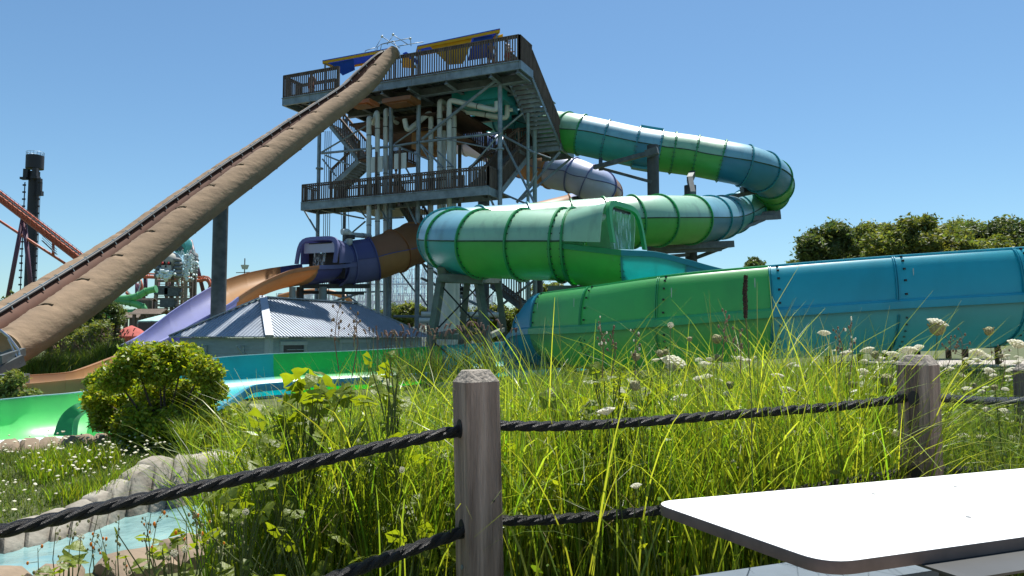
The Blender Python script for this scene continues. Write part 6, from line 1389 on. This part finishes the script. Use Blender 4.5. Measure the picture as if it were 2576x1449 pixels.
# brighter arching broad blades
X, Y = scatter(4600, 3.5, 6.2, lambda Y: xl_(Y)+.12, lambda Y: (2265-1288)/FPX*Y, 1., 21)
k = clumpy(X, Y, 1., -.35); X, Y = X[k], Y[k]; n = len(X)
pxx = (X/Y)*FPX+1288; top = np.interp(pxx, [600, 760, 900, 1150, 1290, 1400, 1560, 1750, 1850, 2000, 2100, 2270], [990, 960, 930, 920, 935, 880, 960, 930, 870, 890, 930, 930]); hmax = (CH+(850-top)*Y/FPX)-gz(X, Y)
h = np.clip(hmax*GR.uniform(.75, 1.25, n)*np.interp(pxx, [1200, 1320], [1.0, 1.17]), .3, 1.75)
v, f = blades(np.stack([X, Y, gz(X, Y)], 1), h, GR.uniform(.0028, .0068, n), GR.uniform(0, .3, n), GR.uniform(.5, 2.4, n), 4, 8)
tag(ob('arching_grass', (v, f), M['grass_y'], org=(0, 4.5, 0)), kind='stuff')
X, Y = scatter(1500, 3.5, 8, lambda Y: xl_(Y), lambda Y: (2270-1288)/FPX*Y, 1., 27)
n = len(X); v, f = blades(np.stack([X, Y, gz(X, Y)], 1), GR.uniform(.4, 1.02, n), GR.uniform(.0015, .004, n), GR.uniform(0, .5, n), GR.uniform(.2, 2.2, n), 14, 6)
tag(ob('dry_grass', (v, f), M['dry'], org=(0, 5, 0)), kind='stuff')
X, Y = scatter(19000, 8.5, 21, lambda Y: (1230-1288)/FPX*Y, lambda Y: (3000-1288)/FPX*Y, 1.1, 29)
n = len(X); v, f = blades(np.stack([X, Y, gz(X, Y)], 1), GR.uniform(.45, .95, n), GR.uniform(.005, .011, n), GR.uniform(0, .4, n), GR.uniform(.2, 1.6, n), 15, 4)
tag(ob('tall_meadow', (v, f), M['lawn'], org=(3, 14, 0)), kind='stuff')
ub = [((float(x), float(y), float(GR.uniform(.25, .85))), (.16, .16, .16)) for x, y in zip(*scatter(120, 3.6, 6.5, lambda Y: xl_(Y)+.1, lambda Y: (2260-1288)/FPX*Y, 1., 53))]
tag(ob('leafy_weeds', leafcloud(ub, 9000, .02, 54, shell=.1, squash=.5), M['grass'], org=(0, 4.5, .4)), kind='stuff')
# soft meadow grass behind the bed and on the far bank
X, Y = scatter(16000, 7.5, 17, lambda Y: (np.interp(Y, [7.5, 11, 12.6, 17], [790, 760, 640, 570])-1288)/FPX*Y, lambda Y: (1300-1288)/FPX*Y+.2, 1., 31)
n = len(X); v, f = blades(np.stack([X, Y, gz(X, Y)], 1), GR.uniform(.25, .62, n), GR.uniform(.004, .008, n), GR.uniform(0, .4, n), GR.uniform(.2, 1.6, n), 5, 4)
tag(ob('meadow_grass', (v, f), M['lawn'], org=(0, 11, 0)), kind='stuff')
# right bed: finer weeds under the white flowers
X, Y = scatter(17000, 3.6, 9.5, lambda Y: (2200-1288)/FPX*Y, lambda Y: (2900-1288)/FPX*Y, 1.2, 41)
n = len(X); top = np.interp((X/Y)*FPX+1288, [2200, 2380, 2576], [1000, 985, 975]); hmax = (CH+(850-top)*Y/FPX)-gz(X, Y); h = np.clip(hmax*GR.uniform(.5, 1.0, n), .2, 1.1)
v, f = blades(np.stack([X, Y, gz(X, Y)], 1), h, GR.uniform(.0015, .0035, n), GR.uniform(0, .5, n), GR.uniform(.2, 1.3, n), 6, 4)
tag(ob('fine_weeds', (v, f), M['lawn'], org=(3, 6, 0)), kind='stuff')
wb = [((float(x), float(y), float(z)), (.22, .22, .25)) for x, y, z in zip(*(lambda A: (A[0], A[1], GR.uniform(.1, .8, len(A[0]))))(scatter(150, 3.8, 8.5, lambda Y: (2180-1288)/FPX*Y, lambda Y: (2900-1288)/FPX*Y, 1., 42)))]
tag(ob('feathery_leaves', leafcloud(wb, 15000, .017, 43, shell=.1), M['lawn'], org=(3, 6, .3)), kind='stuff')
# low leafy understory in the bed
X, Y = scatter(260, 3.3, 6.5, lambda Y: xl_(Y), lambda Y: (2300-1288)/FPX*Y, 1., 51)
ub = [((float(x), float(y), float(GR.uniform(.05, .55))), (.2, .2, .22)) for x, y in zip(X, Y)]
tag(ob('understory_leaves', leafcloud(ub, 11000, .026, 52, shell=.1, squash=.5), M['grass'], org=(0, 4.5, .2)), kind='stuff')
# lawn between the channel wall and the landing pool
X, Y = scatter(26000, 8.4, 13.4, lambda Y: (-60-1288)/FPX*Y, lambda Y: (720-1288)/FPX*Y, .8, 61)
k = np.array([not inside(x, y, BASIN) for x, y in zip(X, Y)]); wt = np.array([[p.x, p.y] for p in far_top]); line = np.interp(X, wt[np.argsort(wt[:, 0]), 0], wt[np.argsort(wt[:, 0]), 1]); k &= Y > line+.3; k &= ~((X > -4.85) & (Y > 10.9) & (Y < 12.3) & (X < -3.2))
k &= ~((Y > 11.8) & (X < -6.2) & (Y > 12.0+(-X-6.2)*-.0))
X, Y = X[k], Y[k]; n = len(X); hh = GR.uniform(.03, .10, n)*np.interp(Y, [8.5, 11, 13], [1, 1.6, 2.4])
v, f = blades(np.stack([X, Y, gz(X, Y)], 1), hh, GR.uniform(.003, .007, n), GR.uniform(0, .7, n), GR.uniform(.2, 1.5, n), 7, 3)
tag(ob('lawn_grass', (v, f), M['lawn'], org=(-5, 11, -.6)), kind='stuff')
k = clumpy(X, Y, .8, .1, 2) & (X > -7) & (Y > 9.8); X2, Y2 = X[k][:5200], Y[k][:5200]; n = len(X2)
v, f = blades(np.stack([X2, Y2, gz(X2, Y2)], 1), GR.uniform(.12, .38, n), GR.uniform(.003, .007, n), GR.uniform(0, .4, n), GR.uniform(.2, 1.2, n), 8, 4)
tag(ob('weedy_clumps', (v, f), M['grass'], org=(-5, 11, -.6)), kind='stuff')
# white flower discs on the lawn (too many and small to pick apart)
fm = MB(); cnt = 0
while cnt < 310:
    yy = RN.uniform(9.0, 13.2); px = RN.uniform(-40, 760); x = (px-1288)/FPX*yy
    if inside(x, yy, BASIN) or (px < 420 and yy > 12.3) or (yy < np.interp(px, [0, 430, 700], [8.9, 11.4, 11.4])): continue
    if -4.85 < x < -3.2 and 10.9 < yy < 12.4: continue
    if RN.random() > (.35+.65*math.exp(-((px-330)/170)**2-((yy-11.2)/1.6)**2)) : continue
    z = ground_z(x, yy)+RN.uniform(.08, .34); r_ = RN.uniform(.012, .034); a = RN.uniform(-.3, .3); vs = [(x, yy, z+.012)]
    for q in range(7): t_ = 2*math.pi*q/7; rr_ = r_*RN.uniform(.75, 1.1); vs.append((x+rr_*math.cos(t_), yy+rr_*math.sin(t_), z+a*rr_*math.cos(t_)))
    for q in range(7): t_ = 2*math.pi*q/7; vs.append((x+.002*math.cos(t_), yy+.002*math.sin(t_), z-.02))
    fm.add(vs, [(0, 1+q, 1+(q+1) % 7) for q in range(7)]+[(1+q, 8+q, 8+(q+1) % 7, 1+(q+1) % 7) for q in range(7)]); cnt += 1
tag(ob('lawn_flowers', fm, M['umbel'], org=(-5, 11, -.5)), kind='stuff')
# fountain grass tufts with plumes behind the orange run-out, one tuft by the bush
def tuft(px, py, d, h, n, label, m='lawn', plume=0, sd=1, w=.004, rb=.15, group=None):
    b = W(px, py, d); zg = b.z; r = np.random.default_rng(sd); base = np.stack([b.x+r.normal(0, rb, n), d+r.normal(0, rb, n), np.full(n, zg)], 1)
    v, f = blades(base, h*r.uniform(.6, 1.1, n), r.uniform(w*.6, w*1.3, n), r.uniform(0, .35, n), r.uniform(.4, 2.0, n), sd, 5); t = thing('grass_tuft', label, 'ornamental grass', (b.x, d, zg), group)
    ob('blades', (v, f), M[m], t)
    if plume:
        pv_ = MB(); rr_ = random.Random(sd)
        for k in range(plume):
            a = rr_.uniform(0, 6.28); l = rr_.uniform(.1, .45); p0 = Vector((b.x+rr_.gauss(0, rb), d, zg)); p1 = p0+Vector((math.cos(a)*l*h*.6, math.sin(a)*l*h*.5, h*rr_.uniform(.95, 1.2))); p2 = p1+Vector((math.cos(a)*.1*h, 0, .05*h)); pv_.tube([p0, p1], .004, 3); pv_.tube([p1, p1.lerp(p2, .5)+Vector((0, 0, .07*h)), p2+Vector((0, 0, .04*h))], [.012*h+.006, .02*h, .004], 5)
        ob('plumes', pv_, M['plume'], t)
for i, (px, py, d, h, lb) in enumerate(((95, 955, 22, .95, 'tallest clump of fountain grass behind the orange chute at the far left'), (140, 945, 23, .8, 'second clump of fountain grass from the left behind the orange chute'), (190, 940, 24, .75, 'clump of fountain grass in the middle of the row behind the orange chute'), (240, 922, 25, .8, 'clump of fountain grass under the dark narrow tree'), (285, 912, 25, .9, 'rightmost clump of fountain grass, rising behind the bush'))):
    tuft(px, py, d, h, 900, lb, 'lawn', 26, 60+i, .007, .35, 'fountain grass clumps behind the orange chute')
for i, (px, py) in enumerate(((1010, 965), (1060, 960), (1120, 958), (1190, 955), (950, 968), (1240, 950))): tuft(px, py, 12.5, .75, 120, 'silvery plumed grass clump %s, before the low channel' % ('fourth left of the middle post', 'third left of the middle post', 'second left of the middle post', 'just above the middle post', 'farthest left of the plumed row', 'right above the post near the flume end')[i], 'lawn', 12, 80+i, .004, .2, 'plumed grass clumps before the low channel')
tuft(472, 1142, 10.9, .62, 260, 'spiky green tuft standing between the bush and the concrete slab', 'grass', 0, 71, .0045, .06)
# ---- wild carrot plants (white umbels on thin stems)
def umbel_mesh(seed, R_=.045, dome=.3, n=34):
    r = random.Random(seed); mb = MB()
    for k in range(n):
        rr_ = R_*math.sqrt((k+.5)/n); a = k*2.39996; z = dome*R_*(1-(rr_/R_)**2); s = R_*.19*r.uniform(.75, 1.2)
        c = (rr_*math.cos(a), rr_*math.sin(a), z); vs = [(c[0], c[1], c[2]+s*.55)]+[(c[0]+s*math.cos(q*1.2566+a), c[1]+s*math.sin(q*1.2566+a), c[2]+r.uniform(-.1, .1)*s) for q in range(5)]+[(0.15*c[0], .15*c[1], -R_*.55)]
        mb.add(vs, [(0, 1+q, 1+(q+1) % 5) for q in range(5)]); mb.add([vs[1], vs[3], vs[6]], [(0, 1, 2)])
    return mesh_of('umbel', mb.v, mb.f, M['umbel'])
def cup_mesh(seed):
    r = random.Random(seed); mb = MB(); R_ = .024
    mb.ell((0, 0, 0), R_, R_, R_*.95, 12, 8, .10, r); 
    for k in range(14): a = k*.449; mb.bar((R_*.5*math.cos(a), R_*.5*math.sin(a), -R_*.6), (R_*1.15*math.cos(a), R_*1.15*math.sin(a), R_*.75), .002, .003)
    return mesh_of('seed_cup', mb.v, mb.f, M['seed'])
UMB = [umbel_mesh(k, .033+.006*(k % 3), .25+.12*(k % 4)) for k in range(6)]; CUP = [cup_mesh(k) for k in range(3)]
def stem_mesh(pts, r0, r1, m, nm='stem'): mb = MB(); k = len(pts); mb.tube(pts, [r0+(r1-r0)*i/(k-1) for i in range(k)], 4); return mb
NF = 0
def carrot(px, py, d, kind, label, sc_=1., group='wild carrot flowers'):
    global NF
    sc_ *= .68 if group is None else .72
    if px > 1660 and d < 3.9: sc_ *= 3.95/d; d = 3.95
    h = W(px, py, d); g = ground_z(h.x, h.y); rr_ = random.Random(int(px*7+py)); b = Vector((h.x+rr_.uniform(-.12, .12), h.y+rr_.uniform(-.08, .08), g)); m_ = b.lerp(h, .6)+Vector((rr_.uniform(-.03, .03), 0, 0))
    t = ob('wild_carrot', stem_mesh([b, m_, h], .0022, .0012, 0), M['stem'], org=tuple(b)); tag(t, label, 'flower', group)
    me = RN.choice(UMB) if kind == 0 else RN.choice(CUP); inst(me, 'flower_head' if kind == 0 else 'seed_head', h, t, rot=(rr_.uniform(-.3, .3), rr_.uniform(-.3, .3), rr_.uniform(0, 6)), scale=sc_*rr_.uniform(.85, 1.2)); NF += 1
named = [(3120-1030, 0, 0)]
key = [(2358, 812, 2.9, 0, 1.15, 'white flower head with a deep green cup standing high in front of the blue flume'), (2358, 826, 2.9, 1, 1.5, 'green cup under the highest white flower'), (2488, 833, 3.3, 1, 1.3, 'green seed cup standing against the rightmost blue panel'),
       (2073, 838, 3.6, 0, 1.0, 'small domed white flower in front of the second blue panel'), (2201, 892, 3.6, 1, 1.1, 'cup shaped white green flower left of the greyer post top'), (2285, 882, 3.6, 0, 1.2, 'white flower head just left above the greyer post top'), (2310, 876, 3.7, 0, 1.0, 'white flower head directly above the greyer post top'),
       (2458, 888, 3.9, 0, 1.2, 'flat white flower head to the right of the greyer post before the blue panel'), (2560, 865, 3.2, 0, 1.2, 'white flower head leaving the picture at the right edge before the flume'), (2230, 955, 3.4, 1, 1.5, 'green seed cup hugging the left side of the greyer post top'), (2328, 900, 4.0, 0, .9, 'white flower half hidden by the top of the greyer post'),
       (1600, 898, 3.3, 1, 1.3, 'brownish seed cup before the green panels above the rope'), (1675, 885, 3.6, 1, .9, 'small seed ball on the left of a pair before the green panels'), (1660, 889, 3.5, 1, 1.0, 'small seed ball on the right of a pair before the green panels'), (1735, 853, 3.6, 1, .8, 'tiny upright seed ball before the green panels'), (1803, 853, 3.3, 1, 1.2, 'spiky seed cup left of the dark spike'),
       (1805, 900, 3.3, 1, 1.0, 'seed cup below the white umbels left of the dark spike'), (1650, 905, 3.7, 0, .7, 'small white flower beside the seed cup over the green panels'), (1695, 912, 3.2, 0, 1.5, 'wide white umbel left of the dark spike, upper of two'), (1692, 925, 3.25, 0, 1.1, 'wide white umbel left of the dark spike, lower of two'),
       (1708, 1000, 3.0, 0, 1.45, 'large flat white umbel above the rope between the posts'), (1525, 1032, 3.0, 0, 1.35, 'flat white umbel sitting just above the rope near its middle'), (1598, 970, 3.1, 1, 1.3, 'tall seed cup in the grass above the rope'), (1600, 1222, 3.0, 0, .8, 'single white umbel low in the grass left of the table corner')]
for px, py, d, k_, s_c, lb in key: carrot(px, py, d, k_, lb, s_c, None)
zones = [(95, 2385, 2640, 895, 1170, 3.9, 8.5, 'white umbel in the patch right of the greyer post'), (46, 2060, 2260, 880, 1150, 3.6, 7.5, 'white umbel in the grass left of the greyer post'), (34, 1690, 2060, 895, 1010, 3.5, 7, 'white umbel between the dark spike and the greyer post'), (36, 2200, 2330, 930, 1190, 3.7, 8, 'white umbel close behind the greyer post')]
for n, x0_, x1_, y0_, y1_, d0_, d1_, lb in zones:
    for k in range(n):
        d = RN.uniform(d0_, d1_); py = RN.uniform(y0_, y1_)**1; py = y0_+(y1_-y0_)*RN.random()**1.4; z = W(100, py, d).z
        if z < .15: d = min(d, CH*.85*FPX/(py-850))
        kd = 0 if RN.random() < .78 else 1; px_ = RN.uniform(x0_, x1_); fr_x = (px_-x0_)/(x1_-x0_)
        short = {95: 'right of the greyer post', 46: 'left of the greyer post', 34: 'right of the dark spike', 36: 'behind the greyer post'}[n]
        lab = '%s %s %s%s%s' % ('near' if d < (d0_+d1_)/2 else 'distant', 'white umbel' if kd == 0 else 'green seed cup', short, ', below the rope' if py > 1010 else ', above the rope' if y1_ > 1020 else '', ' at its left' if fr_x < .33 else '' if fr_x < .66 else ' farther right')
        carrot(px_, py, d, kd, lab, 1., lb.replace('umbel', 'umbels'))
# ---- big-leaved vine plants: each leaf a part
def leaf_mesh(seed, kind=0):
    r = random.Random(seed); n = 22; out = []
    for k in range(n+1):
        a = math.pi*(-.5+2*0)+2*math.pi*k/n; th = 2*math.pi*k/n
        if kind == 0: rr_ = .92+.22*max(0, math.sin(th))**6+.10*math.cos(th*5-math.pi/2)-.38*math.exp(-((th-math.pi*1.5)/.22)**2)+r.uniform(-.03, .03)+.09*(k % 2)
        else: rr_ = .62+.55*abs(math.sin(th))**3*(1 if math.sin(th) > 0 else .3)+.05*(k % 2)
        x, y = rr_*math.cos(th), rr_*math.sin(th)+.25; out.append((x, y, -.28*x*x-.22*max(0, y)**2+.03*math.sin(th*5)))
    v = [(0, .0, 0.0), (0, .45, .03)]+out[:-1]; m = n
    f = []
    for k in range(m):
        f.append((0 if math.sin(2*math.pi*(k+.5)/n) < .35 else 1, 2+k, 2+(k+1) % m))
    mb = MB(); mb.v = v; mb.f = f; return mesh_of('leaf', v, f, M['vine'], smooth=False)
LF = [leaf_mesh(k, 0) for k in range(5)]; LN = [leaf_mesh(k+9, 1) for k in range(3)]
def vine(px, py, d, n, spread, label, size=.06, narrow=False, zb=None, up=True, m=None):
    size *= .62; spread *= 1.0; c = W(px, py, d); g = ground_z(c.x, c.y) if zb is None else zb; t = thing('vine_plant', label, 'plant', (c.x, c.y, g)); r = random.Random(int(px+py)); mb = MB()
    for k in range(n):
        a = r.uniform(0, 6.28); p = c+Vector((r.gauss(0, spread), r.gauss(0, spread*.7), r.gauss(0, spread*.45)-.05));
        if p.z < g+.05: p.z = g+.05+r.random()*.1
        b = Vector((c.x+r.uniform(-.05, .05), c.y+r.uniform(-.05, .05), max(g, p.z-.5))); mb.tube([b, b.lerp(p, .6)+Vector((0, 0, .04)), p], [.0035, .003, .002], 4)
        inst(r.choice(LN if narrow else LF), 'leaf', p, t, rot=(r.uniform(.3, 1.6), r.uniform(-.6, .6), a), scale=size*r.uniform(.6, 1.25))
    ob('stem', mb, M['stem'], t); return t
vine(770, 990, 3.6, 30, .15, 'yellow-green broad-leaved vine rising at the left end of the tall grass', .085)
vine(720, 1130, 3.3, 22, .16, 'broad-leaved vine in the shade below the yellow-green one left of the middle post', .062); vine(600, 1240, 3.05, 20, .13, 'cluster of large vine leaves hanging over the rope near the channel', .06)
vine(440, 1330, 2.9, 14, .09, 'upright vine shoots with rounded leaves in front of the pale blue water', .045); vine(170, 1420, 2.6, 12, .07, 'yellow vine leaves at the bottom left corner of the picture', .052); vine(540, 1420, 2.9, 24, .13, 'leafy vine mass along the bottom edge left of the lower rope', .055)
vine(985, 905, 3.4, 7, .05, 'single tall vine shoot with pale toothed leaves against the low channel', .045); vine(985, 985, 3.6, 14, .09, 'vine with large backlit leaves between the tall shoot and the middle post', .075)
vine(880, 1080, 3.5, 20, .16, 'low vine leaves deep in the grass under the black rope', .06); vine(1040, 1300, 3.35, 26, .2, 'shaded vine leaves near the ground left of the middle post', .065); vine(800, 1350, 3.1, 24, .18, 'dark vine leaves at the bottom between the two left ropes', .06)
vine(1475, 1010, 3.7, 14, .13, 'glowing vine leaves in the grass right of the middle post', .075); vine(1530, 925, 3.6, 9, .06, 'bright toothed vine leaf cluster above the grass below the green panels', .055); vine(1600, 970, 3.7, 12, .1, 'vine leaves around the tall seed cup between the posts', .06)
vine(1420, 1180, 3.6, 18, .25, 'vine leaves low in the grass just right of the middle post', .055); vine(2240, 960, 4.2, 16, .08, 'milkweed like plant with pointed leaves against the left side of the greyer post', .085, True); vine(2120, 1050, 4.2, 16, .15, 'pointed leaf plant in the grass left of the greyer post', .075, True)
vine(1930, 1110, 3.9, 16, .2, 'pointed leaf plant in the grass above the lower rope', .06, True)
vine(1080, 1180, 3.6, 22, .2, 'half hidden vine leaves left of the middle post at rope height', .06); vine(1150, 1400, 3.3, 18, .12, 'pale shaded vine leaves at the foot of the middle post', .07)
# ---- seed stalks, hawkweeds, dandelion clocks, dark spike
def twiggy(px, py, d, hpx, label, n=12, m='stem_b', fl=None, sc_=1., zb=None, spread=1.):
    tp_ = W(px, py, d); bt_ = W(px+RN.uniform(-14, 14), py+hpx, d); r = random.Random(int(px*3+py)); t = thing('weed_stalk', label, 'weed', tuple(bt_)); mb = MB(); pts = [bt_, bt_.lerp(tp_, .5)+Vector((r.uniform(-.02, .02), 0, 0)), tp_]; mb.tube(pts, [.0022, .0018, .001], 4); heads = MB(); flo = MB()
    L = (tp_-bt_).length
    for k in range(n):
        f_ = r.uniform(.45, 1); p = bt_.lerp(tp_, f_); q = p+Vector((r.uniform(-1, 1)*.10*L*spread, r.uniform(-.05, .05), r.uniform(.04, .16)*L)); mb.tube([p, q], [.0012, .0007], 3); s = r.uniform(.003, .0055)*sc_
        (flo if fl and r.random() < (.5 if fl != 'oflower' else .3) else heads).ell(tuple(q), s, s, s*1.5, 5, 4)
    ob('stem', mb, M[m], t)
    if heads.v: ob('seed_heads', heads, M['stem_b'] if m != 'stem' else M['seed'], t)['kind'] = 'stuff'
    if flo.v: ob('blossoms', flo, M[fl], t)['kind'] = 'stuff'
for i, (px, py, d, hp_) in enumerate(((1510, 812, 3.0, 140), (1540, 830, 3.1, 120), (1825, 795, 3.0, 130), (2140, 818, 3.2, 150), (850, 782, 3.0, 150), (895, 790, 2.9, 160), (1600, 840, 3.2, 120), (2420, 840, 3.5, 110), (2390, 850, 3.6, 90), (2520, 880, 3.5, 100), (2110, 830, 3.4, 110), (1860, 830, 3.1, 110))):
    twiggy(px, py, d, hp_, ('branching dry seed stalk before the green panel left of centre', 'second dry seed stalk close right of the first before the green panel', 'dry seed stalk with pale bracts left of the dark spike', 'tall brown seed stalk before the second blue panel', 'thin dry stalk crossing the shed roof, left one', 'thin dry stalk crossing the shed roof, right one with curled leaves', 'faint seed stalk before the middle green panel', 'dark seed stalk before the rightmost blue panels', 'short seed stalk close above the right of the greyer post', 'seed stalk near the right edge of the picture', 'faint stalk with pods left of the tall brown stalk', 'stalk with small orange blooms hugging the dark spike')[i], 13, 'stem_b', 'umbel' if i % 3 == 0 else None)
hk = [(140, 1332), (95, 1378), (152, 1410), (185, 1300), (248, 1290), (250, 1325), (300, 1300), (365, 1300), (380, 1290), (395, 1310), (468, 1302), (490, 1275), (510, 1295), (530, 1310), (268, 1395), (290, 1410), (315, 1405), (240, 1360), (425, 1395), (600, 1310), (560, 1340)]
pos = ['leftmost but one', 'leftmost', 'lowest at the left', 'in front of the stone wall', 'just left of the tallest in the middle of the water', 'right of the tallest pair', 'thin one over the water', 'tallest, with a closed orange bud', 'close right of the tallest', 'third right of the tallest', 'next to the shaded wall foot', 'highest by the big vine leaf', 'right of the highest bud', 'beside the dandelion clock', 'low by the near rock edging', 'lower middle over the near rocks', 'right above the near rocks with a yellow bloom', 'short one at the water edge', 'by the two white clocks', 'near the vine below the rope', 'last one before the tall grass']
for (px, py), ps_ in zip(hk, pos): twiggy(px, py, 2.75, 150, 'hawkweed before the pale water, %s' % ps_, 6, 'stem', 'oflower', 1.0, spread=.7)
def clock(px, py, d, label):
    c = W(px, py, d); mb = MB(); r = random.Random(int(px)); t = thing('dandelion_clock', label, 'seed head', tuple(c-Vector((0, 0, .25))))
    for k in range(60):
        v_ = Vector((r.gauss(0, 1), r.gauss(0, 1), r.gauss(0, 1))).normalized(); mb.bar(c, c+v_*.011, .0006, .0006); e = c+v_*.011; mb.ell(tuple(e), .0016, .0016, .0016, 4, 3)
    ob('seed_ball', mb, M['umbel'], t); mb = MB(); mb.tube([c, c-Vector((.01, 0, .25))], .0013, 4); ob('stem', mb, M['stem'], t)
for px, py, d, lb in ((466, 1381, 2.5, 'fluffy white dandelion clock on the right of a pair at lower left'), (438, 1392, 2.5, 'fluffy white dandelion clock on the left of a pair at lower left'), (203, 1352, 2.6, 'small fluffy clock over the pale water'), (618, 1288, 2.8, 'fluffy clock below the left rope near the slab'), (1011, 1182, 2.9, 'fluffy clock left of the middle post in the grass'), (1687, 818, 2.9, 'white fluffy clock before the green panels')): clock(px, py, d, lb)
spk = thing('seed_spike', 'tall dark brown mullein spike standing before the green panels', 'plant', tuple(W(1893, 1250, 2.8)))
P = [W(1876, 692, 2.8), W(1874, 740, 2.8), W(1876, 800, 2.8)]; mb = MB(); nrg = 40; vs = []; r = random.Random(2)
for k in range(nrg+1):
    t_ = k/nrg; c = (P[0].lerp(P[1], t_*2) if t_ < .5 else P[1].lerp(P[2], t_*2-1)); R_ = .0085*(.75+.25*math.sin(t_*math.pi))
    for j in range(12): a = 2*math.pi*j/12; q = R_*r.uniform(.75, 1.3); vs.append(c+Vector((math.cos(a)*q, math.sin(a)*q, r.uniform(-.002, .002))))
mb.add(vs, [(k*12+j, k*12+(j+1) % 12, (k+1)*12+(j+1) % 12, (k+1)*12+j) for k in range(nrg) for j in range(12)]+[tuple(range(12))]); ob('spike', mb, M['cattail'], spk)
mb = MB(); mb.tube([P[2], W(1882, 860, 2.8), W(1890, 1000, 2.8), W(1893, 1250, 2.8)], [.003, .0022, .002, .002], 6); ob('stem', mb, M['stem'], spk)
# long single grass stalks that cross in front of the ropes
v, f = blades(np.stack([GR.uniform(-.55, 1.3, 60), GR.uniform(2.98, 3.3, 60), np.zeros(60)], 1), GR.uniform(.8, 1.35, 60), GR.uniform(.0025, .005, 60), GR.uniform(0, .3, 60), GR.uniform(.4, 2.2, 60), 9, 9)
tag(ob('loose_blades', (v, f), M['grass_y'], org=(.4, 3.1, 0)), kind='stuff')
